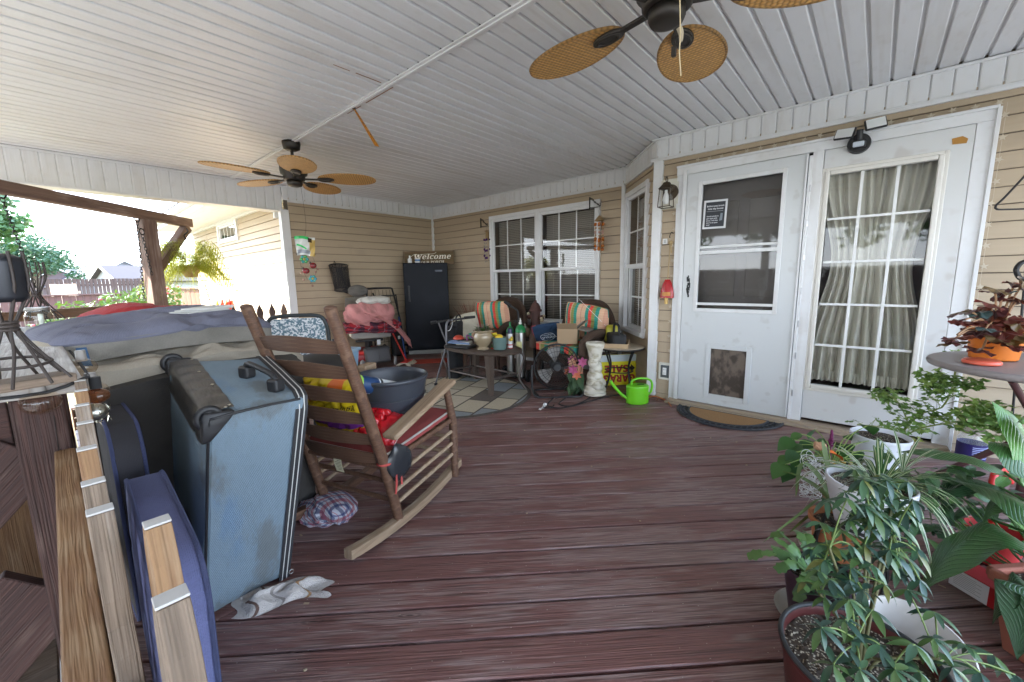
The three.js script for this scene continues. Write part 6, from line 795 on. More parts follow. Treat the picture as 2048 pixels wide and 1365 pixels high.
{ // folding walker / scooter handlebars
  const D = (x, y, d = 4.55) => at.d(860 + x / 6.825, 580 + y / 6.825, d), t = thing('knee_walker', 'folded walker with black handlebar and cable beside the table', 'walker', [0, 0, 0]), m = mat([.13, .13, .14], .4, { metalness: .6 });
  M('handlebar', bar(D(25, 450), D(600, 372, 4.75), .012, .012), MT.black, t); M('grip', [bar(D(10, 452), D(90, 438), .018, .018), bar(D(470, 384, 4.68), D(610, 370, 4.75), .019, .017)], MT.blackMatte, t);
  const f0 = D(240, 715); f0.y = .03; M('frame', [tube([D(230, 730), D(222, 600), D(225, 480), D(250, 425), D(300, 405, 4.6)], .013, 30, 8), bar(D(115, 450), D(220, 715), .008), bar(D(232, 730), [D(250, 800).x, .03, D(250, 800).z], .012), bar(D(232, 730), [D(232, 800).x - .1, .03, D(232, 800).z - .1], .01)], m, t); M('cable', tube([D(300, 410), D(300, 480), D(270, 550), D(225, 565)], .004, 20, 5), mat([.5, .5, .5], .5), t);
  M('foot', [sph(.02, D(250, 800).x, .02, D(250, 800).z), sph(.02, D(232, 800).x - .1, .02, D(232, 800).z - .1)], MT.blackMatte, t); 
  const k = D(335, 600, 4.9); const s = thing('black_tote', 'black fabric tote standing between walker and armchair', 'bag', [k.x, 0, k.z], .5); M('tote', hexa(rbox(.3, .7, .16, .04), [[[V(-.1, 0, -.06), V(-.1, 0, .06)], [V(-.14, .62, -.07), V(-.14, .66, .07)]], [[V(.1, 0, -.06), V(.1, 0, .06)], [V(.15, .68, -.07), V(.15, .7, .07)]]]), cloth([.016, .017, .02], { s: 103 }), s); M('strap', tube([[-.08, .62, .06], [-.06, .74, .05], [.06, .76, .05], [.1, .66, .06]], .01, 20, 6), MT.blackMatte, s);
}
{ // floor fan
  const c = V(3.335, .29, -2.37), t = thing('floor_fan', 'round black floor fan with grey blades in front of the striped armchair', 'fan', c, Math.atan2(-3.335, 2.37) + .15), bl = mat([.22, .205, .19], .45, DS), m = MT.black;
  const ring = (r, z) => torus(r, .0024, 0, 0, z, 0, 0, 0, 4, 40); M('guard_wire', [...[.06, .11, .16, .2, .225].map(r => ring(r, .06 - r * r * .7)), ...[.11, .16, .2, .225].map(r => ring(r, -.08 + r * r * .7)), ...Array.from({ length: 36 }, (_, i) => { const a = i / 36 * 2 * PI; return tube([[Math.cos(a) * .04, Math.sin(a) * .04, .06], [Math.cos(a) * .15, Math.sin(a) * .15, .045], [Math.cos(a) * .23, Math.sin(a) * .23, 0]], .0019, 5, 4); })], MT.iron, t).userData.kind = 'stuff'; M('rim', torus(.23, .008, 0, 0, 0, 0, 0, 0, 8, 48), m, t); M('badge', cyl(.035, .035, .008, 0, 0, .062, 20, PI / 2), m, t);
  for (let i = 0; i < 3; i++) { const a = PI / 2 + i * 2 * PI / 3 + .15; M('blade', surf((u, v) => { const r = .045 + .155 * v, w = (u - .5) * (.5 + .75 * v) * (1 - .35 * v * v), th = a + w; return [Math.cos(th) * r, Math.sin(th) * r, -.02 + (u - .5) * .05]; }, 8, 8), bl, t); } M('motor', [cyl(.05, .06, .1, 0, 0, -.09, 20, PI / 2)], m, t);
  M('stand', [tube([[-.25, .02, 0], [-.255, -.12, .02], [-.22, -.275, .12], [.1, -.28, .14], [.24, -.275, .12], [.255, -.12, .02], [.25, .02, 0]], .012, 50, 8), tube([[-.2, -.275, .1], [-.2, -.28, -.14], [.2, -.28, -.14], [.22, -.275, .1]], .011, 30, 8)], m, t);
}
// ================= DOOR WALL AND CORNER THINGS =================
{ // pedestal, side table, sign, can, bouquet
  const pm = mat(0xffffff, .8, { map: tex(256, 256, (u, v) => mix([.66, .62, .52], [.42, .37, .26], sst(.45, .75, fbm(u, v, 7, 7, 5, 4)))), bumpMap: tex(256, 256, (u, v) => fbm(u, v, 10, 10, 8, 4), false), bumpScale: .008 });
  const t = thing('plant_pedestal', 'cream plaster pedestal shaped like stacked stones by the fan', 'pedestal', [3.53, 0, -2.04]); M('capital', lathe([[.06, .39], [.066, .42], [.075, .47], [.09, .505], [.092, .53], [.088, .545], [.075, .545], [.07, .53], [0, .53]], 24), pm, t); { const r = rng(6); const st = [[0, .05, 0, .115, .07, .115], [.01, .13, .01, .1, .07, .1], [-.045, .12, .06, .06, .055, .05], [0, .20, 0, .08, .07, .08], [.05, .2, -.03, .045, .045, .04], [.0, .28, .01, .065, .065, .065], [.04, .31, .0, .045, .05, .05], [-.03, .34, 0, .05, .055, .055], [.0, .38, 0, .06, .04, .06], [0, .02, 0, .118, .03, .118]]; for (const [x, y, z, a, b, c] of st) M('stone', xf(new THREE.IcosahedronGeometry(1, 3).scale(a, b, c), x, Math.max(b * .9, y), z, 0, r() * 3), pm, t); }
  // bouquet of silk flowers
  const b = thing('silk_bouquet', 'orange and purple silk lilies bunched beside the pedestal', 'flowers', [3.48, 0, -2.21]), r = rng(44), cols = [[.62, .16, .08], [.68, .34, .2], [.45, .08, .2], [.66, .26, .18]].map(c => leafM(c, .2)), pet = leafCard(.055, .03, -.3, .2, 3), lf = leafCard(.13, .05, .35, .2, 3), lm = leafM([.06, .12, .05], .2);
  for (let i = 0; i < 11; i++) { const f = grp('blossom', b), a = r() * 6.3; f.position.set(-.05 + (r() - .5) * .13, .21 + r() * .15, (r() - .5) * .16); f.lookAt(f.position.x * 1 - 1.5 + (r() - .5), f.position.y + .8 + r(), f.position.z + 1 + (r() - .5)); for (let k = 0; k < 6; k++) { const o = new THREE.Mesh(pet, cols[i % 4]); o.name = 'petal'; o.castShadow = true; o.rotation.set(0, 0, k * 1.05); const q = new THREE.Group(); const m = o; m.rotation.set(-1.05, 0, 0); const g2 = pet.clone(); xf(g2, 0, 0, 0, -.95); xf(g2, 0, 0, 0, 0, 0, k * 1.05); M('petal', g2, cols[i % 4], f); } }
  for (let i = 0; i < 22; i++) { const o = new THREE.Mesh(lf, lm); o.name = 'leaf'; o.castShadow = true; o.position.set(-.03 + (r() - .5) * .1, .05 + r() * .22, (r() - .5) * .1); o.rotation.set(.2 + r() * .9, -1.2 + (r() - .5) * 2.6, 0, 'YXZ'); b.add(o); } M('stem', Array.from({ length: 8 }, () => bar([(r() - .5) * .06, 0, (r() - .5) * .06], [(r() - .5) * .12, .3, (r() - .5) * .14], .004)), lm, b);
  // side table
  const sx = 3.84, sz = -1.93, s = thing('bistro_table', 'small round side table with black iron legs beside the pedestal', 'side table', [sx, 0, sz]); M('table_top', [lathe([[0, .462], [.235, .462], [.245, .468], [.245, .476], [.235, .482], [0, .482]], 40)], mat([.40, .33, .24], .5), s); M('rim', torus(.24, .01, 0, .465, 0, PI / 2, 0, 0, 6, 44), MT.iron, s);
  for (let i = 0; i < 4; i++) { const a = i * PI / 2 + .35; M('leg', tube([[Math.cos(a) * .2, .46, Math.sin(a) * .2], [Math.cos(a) * .13, .28, Math.sin(a) * .13], [Math.cos(a) * .15, .12, Math.sin(a) * .15], [Math.cos(a) * .21, 0, Math.sin(a) * .21]], .009, 20, 6), MT.iron, s); } M('ring', torus(.135, .006, 0, .22, 0, PI / 2, 0, 0, 6, 30), MT.iron, s);
  const tr = thing('cardboard_tray', 'flat cardboard tray on the small round side table', 'tray', [3.80, .484, -1.96], .4); M('tray', [box(.36, .006, .26, 0, .004, 0), box(.36, .045, .006, 0, .022, .13), box(.36, .045, .006, 0, .022, -.13), box(.006, .045, .26, .18, .022, 0), box(.006, .045, .26, -.18, .022, 0)], mat([.44, .31, .18], .85), tr);
  const rd = thing('portable_radio', 'black portable radio with handle and yellow panel in the tray', 'radio', [3.80, .49, -1.96], .75); M('case', box(.3, .12, .14, -.01, .065, 0, .025), MT.blackMatte, rd); M('side_panel', hexa(rbox(.1, .18, .15, .03), [[[V(.08, .02, -.08), V(.08, .02, .08)], [V(.1, .17, -.07), V(.1, .17, .07)]], [[V(.18, .01, -.08), V(.18, .01, .08)], [V(.16, .2, -.06), V(.16, .2, .06)]]]), mat([.42, .38, .03], .5), rd); M('handle', tube([[-.12, .1, 0], [-.11, .2, 0], [-.02, .22, 0], [.06, .2, 0], [.07, .12, 0]], .013, 24, 8), MT.blackMatte, rd); M('antenna', [bar([.17, .12, 0], [.24, .47, -.34], .0028, .0018, 6)], mat([.75, .75, .75], .3), rd); M('cable', tube([[.2, .05, .05], [.27, .0, .09], [.27, -.2, .1], [.3, -.36, .12]], .005, 20, 6), MT.blackMatte, rd);
  // upside-down garage sale sign
  const gT = canvasTex(512, 384, (c, w, h) => { c.fillStyle = '#e3d312'; c.fillRect(0, 0, w, h); c.save(); c.translate(w, h); c.rotate(PI); c.fillStyle = '#c8cfd0'; c.fillRect(0, 300, w, 84); c.fillStyle = '#b5261e'; c.strokeStyle = '#3a0805'; c.lineWidth = 6; c.font = 'bold 124px sans-serif'; c.strokeText('GARAGE', 4, 128, 440); c.fillText('GARAGE', 4, 128, 440); c.strokeText('SALE', 90, 252, 300); c.fillText('SALE', 90, 252, 300); c.fillStyle = '#1c1408'; c.beginPath(); c.moveTo(8, 210); c.lineTo(60, 160); c.lineTo(60, 190); c.lineTo(84, 190); c.lineTo(84, 232); c.lineTo(60, 232); c.lineTo(60, 262); c.fill(); c.restore(); });
  const gs = thing('garage_sale_sign', 'yellow Garage Sale sign stored upside down under the side table', 'sign', [3.97, .012, -2.06], -.72); const pl = box(.5, .34, .008, 0, .17, 0); M('panel', pl, mat([.75, .68, .06], .5), gs); const fc = new THREE.PlaneGeometry(.495, .335); fc.rotateY(PI); M('print', xf(fc, 0, .17, -.0048), mat(0xffffff, .5, { map: gT }), gs); M('wire_frame', tube([[-.27, 0, 0], [-.27, .34, 0], [-.2, .38, 0], [.2, .38, 0], [.27, .34, 0], [.27, 0, 0]], .006, 50, 6), MT.steel, gs); gs.rotation.x = 0; gs.rotation.y = PI - .72; 
  const wc = thing('watering_can', 'lime green plastic watering can by the white corner post', 'watering can', [3.56, 0, -1.60], -.75), gm = mat([.16, .56, .015], .35); { const body = []; const pr = [[0, .0], [.095, .0], [.104, .006], [.107, .03], [.104, .034], [.107, .06], [.104, .064], [.107, .09], [.104, .094], [.107, .12], [.104, .124], [.107, .15], [.105, .168], [.098, .176], [0, .178]]; const g = lathe(pr, 36); g.scale(1, 1, .72); M('body', g, gm, wc); M('fill_hole', xf(new THREE.CylinderGeometry(.035, .035, .004, 20).scale(1, 1, .5), .03, .1795, 0), mat([.02, .09, .005], .6), wc); M('handle', tube([[-.06, .175, 0], [-.055, .215, 0], [0, .236, 0], [.08, .232, 0], [.128, .21, 0], [.142, .16, 0], [.13, .1, 0], [.104, .08, 0]], .0105, 50, 10), gm, wc); M('spout', [tube([[-.095, .05, 0], [-.15, .085, 0], [-.21, .15, 0], [-.25, .2, 0]], .015, 20, 10)], gm, wc); M('spout_lip', cyl(.017, .013, .03, -.255, .21, 0, 14, 0, 0, .6), gm, wc); }
  const hose = thing('extension_lead', 'black cable looping on the deck between fan and pedestal', 'cable', [0, 0, 0]); M('cable', [tube([[3.25, .01, -2.2], [3.05, .01, -2.14], [3.05, .01, -2.02], [3.3, .01, -1.96], [3.55, .01, -1.9], [3.75, .01, -1.8]], .006, 60, 6), tube([[3.2, .012, -2.3], [2.95, .01, -2.2], [2.95, .01, -2.06], [3.15, .01, -2.0], [3.4, .01, -2.02], [3.62, .01, -2.1]], .006, 60, 6), tube([[3.0, .01, -2.16], [2.9, .01, -2.12], [2.88, .01, -2.2]], .005, 12, 6)], MT.blackMatte, hose);
  const pp = at.y(1085, 817, .002), pt = thing('paper_scrap', 'crumpled strip of white paper lying on the deck', 'paper', pp); M('paper', [surf((u, v) => [(u - .5) * .14, .006 + .006 * Math.sin(u * 9), (v - .5) * .03 - .3 * (u - .5) * .14], 10, 3), xf(heap(3, 0, [.02, .014, .016], 3, .5), .075, .014, -.025)], mat([.7, .7, .7], .8, DS), pt);
  const br = thing('dead_leaves', 'brown dried leaves gathered by the door threshold', 'leaves', [3.72, 0, -1.5]); const dl = leafCard(.05, .025, .3, .3, 2); M('leaf', Array.from({ length: 14 }, () => xf(dl.clone(), rr(-.06, .08), .008 + rr(0, .012), rr(-.12, .14), rr(-.4, .4), rr(0, 6.3))), mat([.24, .12, .06], .9, DS), br).userData.kind = 'stuff'; M('orange_cord', tube([[.0, .012, -.08], [.06, .03, -.02], [.04, .012, .1], [-.1, .01, .2]], .005, 20, 5), mat([.5, .14, .03], .6), br);
}
{ // half-round door mat
  const c = [3.74, -.86], t = thing('door_mat', 'half-round coir doormat with black scrolled rubber border', 'doormat', [c[0], .004, c[1]]); const half = (a, b, n = 40) => Array.from({ length: n + 1 }, (_, i) => { const th = i / n * PI; return [-Math.sin(th) * b, Math.cos(th) * a]; });
  const flat = (pts, h) => { const g = extr(pts.map(p => [p[0], -p[1]]), h, .002); g.rotateX(-PI / 2); return g; };
  const ob = half(.40, .40), ib = half(.30, .30); M('coir_pad', buv(flat(ib.map(p => [p[0] - .035, p[1]]), .012)), mat(0xffffff, 1, { map: rep(tex(256, 256, (u, v) => mix([.42, .24, .10], [.28, .15, .06], hash(Math.floor(u * 256), Math.floor(v * 256), 8))), 2, 2), bumpMap: rep(tex(128, 128, (u, v) => hash(Math.floor(u * 128), Math.floor(v * 128), 9), false), 4, 4), bumpScale: .004 }), t);
  const rb = mat([.035, .038, .045], .55); M('border', [tube(ob.map(p => [p[0], .006, p[1]]), .009, 80, 6), tube([[0, .006, -.4], [0, .006, .4]], .009, 4, 6), tube(ib.map(p => [p[0] - .032, .007, p[1]]), .009, 70, 6), tube([[-.033, .007, -.3], [-.033, .007, .3]], .008, 4, 6)], rb, t);
  M('scroll', Array.from({ length: 26 }, (_, i) => { const th = (i + .5) / 26 * PI, r = .365; return torus(.022, .0055, -Math.sin(th) * r * .99, .006, Math.cos(th) * r, PI / 2, 0, 0, 5, 14); }), rb, t); M('base', flat(ob, .003), MT.blackMatte, t);
}
{ // wall lantern
  const p = V(3.845, 1.915, -1.46), t = thing('wall_lantern', 'bronze wall lantern with clear glass on the siding by the door', 'lantern', p), bz = mat([.10, .075, .05], .5, { metalness: .7 }); M('mount_block', [box(.025, .26, .20, -.005, 0, .0, .006), box(.012, .19, .135, -.022, 0, 0, .004)], mat([.68, .65, .55], .5), t); M('back_plate', [xf(new THREE.CylinderGeometry(.065, .07, .022, 28).rotateZ(PI / 2), -.035, .01, .0), xf(new THREE.SphereGeometry(.05, 20, 12).scale(.9, .8, 1), -.055, .035, 0)], bz, t);
  M('roof_cap', [cyl(.035, .075, .04, -.105, .05, -.01, 4, 0, PI / 4), cyl(.03, .04, .02, -.1, .075, -.01, 14), torus(.022, .004, -.1, .11, -.01)], bz, t); const fr = [], s = .052; for (const [a, b] of [[-s, -s], [s, -s], [-s, s], [s, s]]) fr.push(bar([-.105 + a * .82, .03, -.01 + b * .82], [-.105 + a, -.125, -.01 + b], .004)); for (const y of [[.03, .82], [-.125, 1]]) for (const [a, b, c, d] of [[-s, -s, s, -s], [s, -s, s, s], [s, s, -s, s], [-s, s, -s, -s]]) fr.push(bar([-.105 + a * y[1], y[0], -.01 + b * y[1]], [-.105 + c * y[1], y[0], -.01 + d * y[1]], .004)); M('frame', fr, bz, t); M('glass', [0, 1, 2, 3].map(i => { const g = new THREE.PlaneGeometry(.09, .15); return xf(g, 0, 0, s * .9).rotateY(i * PI / 2).translate(-.105, -.048, -.01); }), MT.glass, t); M('bulb', lathe([[0, -.1], [.02, -.095], [.03, -.06], [.02, -.02], [.012, .0], [.012, .02]], 16, -.105, 0, -.01), mat([.8, .8, .78], .4), t);
}
{ // red shovel-like feeder hung on a rope, thermometer, outlet, floodlight
  const t = thing('hanging_feeder', 'red plastic feeder with yellow stem hung on rope from a hook', 'feeder', [3.815, 1.03, -1.455]), rd = mat([.55, .015, .02], .25, { transmission: .25, ...DS }); M('scoop', [surf((u, v) => { const a = (u - .5) * PI, w = .062 * Math.pow(Math.sin(Math.min(1, .15 + v * .95) * PI / 2), .7); return [-.03 * Math.cos(a) * Math.sin(.3 + v * 1.2), .12 - .17 * v, Math.sin(a) * w]; }, 18, 14), surf((u, v) => [-.002 + .004 * v, .11 - .16 * v, (u - .5) * 2 * .06 * Math.sin(Math.min(1, .15 + v * .95) * PI / 2)], 8, 8)], rd, t); M('stem', cyl(.016, .015, .06, -.015, -.075, 0, 14), mat([.62, .4, .12], .4), t); M('label', surf((u, v) => { const a = (u - .5) * 1.6; return [-.032 * Math.cos(a) - .001, -.03 + .035 * v, Math.sin(a) * .056]; }, 8, 1), mat([.6, .25, .06], .5, DS), t);
  M('rope', [tube([[0, .12, 0], [.0, .35, .008], [.0, .44, .004]], .004, 16, 6), tube([[0, .44, .004], [-.01, .47, .02], [0, .45, .03], [-.01, .42, .022], [-.005, .36, .028]], .006, 20, 6), sph(.016, -.002, .45, .012)], mat([.42, .3, .15], .95), t); M('hook', tube([[.02, .5, .0], [-.01, .5, .005], [-.012, .525, .012], [.0, .545, .02], [.0, .53, .035]], .0035, 20, 6), MT.iron, t);
  const th = thing('wall_thermometer', 'small white square gauge on the siding near the rope', 'gauge', [3.85, 1.5, -1.505]); M('gauge', box(.016, .05, .042, 0, 0, 0, .004), MT.whiteClean, th); M('mark', [0, 1, 2].map(i => box(.001, .003, .02, -.0088, .01 - i * .01, 0)), MT.dark, th);
  const ou = thing('power_outlet', 'weatherproof outlet in cream surround low on the siding', 'outlet', [3.845, .277, -1.452]); M('surround', box(.03, .165, .125, 0, 0, 0, .006), mat([.7, .68, .6], .5), ou); M('plate', box(.012, .12, .078, -.018, 0, 0, .004), mat([.1, .11, .115], .5), ou); M('receptacle', box(.006, .07, .036, -.0255, .002, 0, .003), MT.whiteClean, ou); M('slot', [[.018, .007], [.018, -.007], [-.016, .007], [-.016, -.007]].map(([y, z]) => box(.001, .01, .002, -.0288, y, z)), MT.dark, ou);
  const fl = thing('flood_light', 'black twin-head security floodlight above the french door', 'floodlight', [3.81, 2.075, -.175]); M('base', [xf(new THREE.CylinderGeometry(.062, .065, .03, 30).rotateZ(PI / 2), -.005, -.02, 0), box(.05, .05, .08, -.03, -.03, 0, .012)], MT.black, fl); M('sensor', box(.02, .035, .06, -.06, -.035, 0, .008), mat([.55, .6, .66], .2), fl); M('neck', bar([-.03, -.005, 0], [-.05, .06, 0], .02, .018, 12), MT.black, fl);
  for (const s of [-1, 1]) { const h = grp('lamp_head', fl); h.position.set(-.06, .055 + (s > 0 ? .02 : -.008), s * .078); h.rotation.set(s * -.12, s * .28, -.35, 'YXZ'); M('housing', box(.02, .075, .115, 0, 0, 0, .008), MT.black, h); M('lens', box(.004, .063, .1, -.0115, 0, 0, .002), mat([.72, .73, .72], .3), h); }
  // star garland round the door
  const st = thing('star_garland', 'string of small cream star lights framing the doors', 'garland', [0, 0, 0]); const star = Array.from({ length: 10 }, (_, i) => { const a = i / 10 * 2 * PI + PI / 2, r = i % 2 ? .009 : .022; return [Math.cos(a) * r, Math.sin(a) * r]; }), sg = extr(star, .006, .0015).rotateY(-PI / 2), sm = mat([.58, .5, .38], .6); const put = (x, y, z) => { const o = new THREE.Mesh(sg, sm); o.name = 'star'; o.castShadow = o.receiveShadow = true; o.position.set(x, y, z); o.rotation.x = rr(-.5, .5); st.add(o); };
  for (let i = 0; i < 20; i++) put(3.845, 2.16 + rr(-.008, .008), -1.34 + i * .094); for (let i = 0; i < 16; i++) put(3.845, 2.08 - i * .125, .475 + rr(-.005, .01)); for (let i = 0; i < 14; i++) put(3.845, 2.02 - i * .14, -1.425 + rr(-.006, .006));
  M('wire', [bar([3.8465, 2.15, .48], [3.8465, .1, .48], .001)], sm, st);
  const nT = canvasTex(256, 320, (c, w, h) => { c.fillStyle = '#d9dbdc'; c.fillRect(0, 0, w, h); c.fillStyle = '#33363c'; c.fillRect(22, 22, w - 44, h - 44); c.fillStyle = '#e6e8ea'; c.font = 'bold 25px sans-serif'; c.fillText('Before you break', 34, 76, 190); c.fillText('into my house', 46, 106, 170); c.font = 'bold 18px sans-serif'; ['Stand outside &', 'get right with', 'Jesus. Tell Him', "you're on your", 'way!'].forEach((s, i) => c.fillText(s, 40, 186 + i * 24, 130)); c.fillRect(34, 124, 180, 2); c.fillStyle = '#7f8890'; c.beginPath(); c.moveTo(190, 150); c.lineTo(214, 152); c.lineTo(212, 230); c.lineTo(180, 236); c.fill(); });
  const no = thing('door_notice', 'black and white printed notice taped inside the storm door glass', 'notice', [3.808, 1.69, -1.075]); const ng = new THREE.PlaneGeometry(.185, .235); ng.rotateY(-PI / 2); M('print', ng, mat(0xffffff, .6, { map: nT, ...DS }), no); no.rotation.x = .03;
}
// wind chimes on scroll brackets
function chime(label, p, beads, top, n, L) {
  const t = thing('wind_chime', label, 'wind chime', p); M('bracket', [box(.012, .14, .012, .05, .11, .0), tube([[.045, .06, 0], [.0, .055, 0], [-.08, .055, 0], [-.1, .075, 0], [-.085, .095, 0]], .004, 24, 5), tube([[.045, .17, 0], [.01, .15, .012], [-.02, .11, -.01], [-.06, .09, .008], [-.085, .065, 0]], .005, 24, 5), tube([[.045, .16, 0], [.01, .14, -.012], [-.02, .12, .012], [-.06, .08, -.008], [-.085, .065, 0]], .004, 24, 5)], MT.iron, t); t.rotation.y = PI / 2;
  const c = grp('chime', t); c.position.set(-.085, .05, 0); M('cord', tube([[0, 0, 0], [.01, -.05, 0], [0, -.09, 0]], .0016, 8, 4), MT.iron, c); M('top_piece', top, mat([.34, .22, .1], .7), c); const r = rng(9);
  for (let i = 0; i < n; i++) { const a = i / n * 2 * PI, x = Math.cos(a) * .05, z = Math.sin(a) * .05; M('strand', bar([x, -.19, z], [x, -.19 - L, z], .0008, .0008, 4), mat([.5, .5, .5], .5), c); for (let k = 0; k < 7; k++) { const y = -.2 - k / 7 * L * (1 - .12 * (i % 2)); const b = beads[k % beads.length]; M('bead', sph(b[3] * (.9 + .2 * r()), x + (r() - .5) * .008, y, z, 1, 1, .6, 9, 7), b[4], c); } }
}
{
  const g = (c, tr = .35) => mat(c, .15, { transmission: tr }), pu = g([.12, .03, .2]), cl = g([.75, .72, .66], .6), am = g([.62, .2, .03]), ta = mat([.42, .26, .14], .7), pk = mat([.5, .3, .24], .6);
  chime('purple glass bead wind chime on a bracket left of the twin window', [4.52, 1.93, -4.58], [[0, 0, 0, .019, pu], [0, 0, 0, .01, cl], [0, 0, 0, .012, cl], [0, 0, 0, .019, pu], [0, 0, 0, .011, cl]], [cyl(.028, .028, .12, 0, -.14, 0, 18), lathe([[.045, -.075], [.02, -.06], [0, -.055]], 18), cyl(.055, .055, .006, 0, -.19, 0, 6)], 6, .38);
  chime('amber shell wind chime on a bracket over the window corner', [4.46, 1.96, -2.63], [[0, 0, 0, .02, am], [0, 0, 0, .012, ta], [0, 0, 0, .014, pk], [0, 0, 0, .012, ta], [0, 0, 0, .02, am], [0, 0, 0, .018, ta]], [lathe([[.06, -.16], [.045, -.14], [.01, -.1], [0, -.095]], 18)], 6, .34);
}
// ================= POTTED PLANTS =================
const soilM = mat(0xffffff, 1, { map: tex(256, 256, (u, v) => hash(Math.floor(u * 90), Math.floor(v * 90), 3) > .86 ? [.42, .36, .27] : mix([.035, .024, .017], [.08, .055, .035], fbm(u, v, 20, 20, 4, 3))), bumpMap: tex(128, 128, (u, v) => fbm(u, v, 24, 24, 5, 3), false), bumpScale: .02 });
function potG(r, h, o = {}) { const { b = .72, th = .006, rim = .0 } = o; return lathe([[0, .002], [r * b, .002], [r * b + .003, .008], [r - rim, h - .02], [r + rim * .4, h - .018], [r + rim * .4, h - .002], [r + rim * .4 - .003, h], [r - th, h], [r - th - rim, h - .02], [r * b - th + .01, .03], [0, .03]], 36); }
function soil(r, y) { const g = surf((u, v) => { const a = u * 2 * PI, q = r * v; return [Math.cos(a) * q, y + .008 * (fbm(Math.cos(a) * q * 4 + 2, Math.sin(a) * q * 4 + 2, 9, 9, 5, 3) - .5), -Math.sin(a) * q]; }, 28, 8); const p = g.attributes.position, uv = g.attributes.uv; for (let i = 0; i < p.count; i++) uv.setXY(i, p.getX(i) * 3, p.getZ(i) * 3); return g; }
function addLeaf(parent, g, m, pos, dir, roll = 0, s = 1, nm = 'leaf') {   // leaf geometry grows along +z with +y its upper face
  const o = new THREE.Mesh(g, m); o.name = nm; o.castShadow = o.receiveShadow = true; const Z = dir.clone().normalize(), X = V(0, 1, 0).cross(Z); if (X.length() < .01) X.set(1, 0, 0); X.normalize(); const Y = Z.clone().cross(X); o.matrix.makeBasis(X, Y, Z); o.quaternion.setFromRotationMatrix(o.matrix); o.rotateZ(roll); o.position.copy(pos); o.scale.setScalar(s); parent.add(o); return o;
}
const veinLeaf = (L, W, bend, fold, o = {}) => surf((u, v) => { const s = u * 2 - 1, sh = o.heart ? Math.pow(Math.sin(Math.PI * Math.pow(v, .62)), .9) : Math.pow(Math.sin(Math.PI * Math.pow(v, o.p ?? .8)), o.q ?? .9); const w = W / 2 * Math.max(.02, sh); return [s * w, -bend * L * v * v + Math.abs(s) * fold * w + (o.wave ?? 0) * Math.sin(v * 9 + s * 2) * s * w, v * L - (o.heart ? Math.abs(s) * .1 * L * Math.exp(-v * 8) : 0)]; }, o.nu ?? 4, o.n ?? 7);
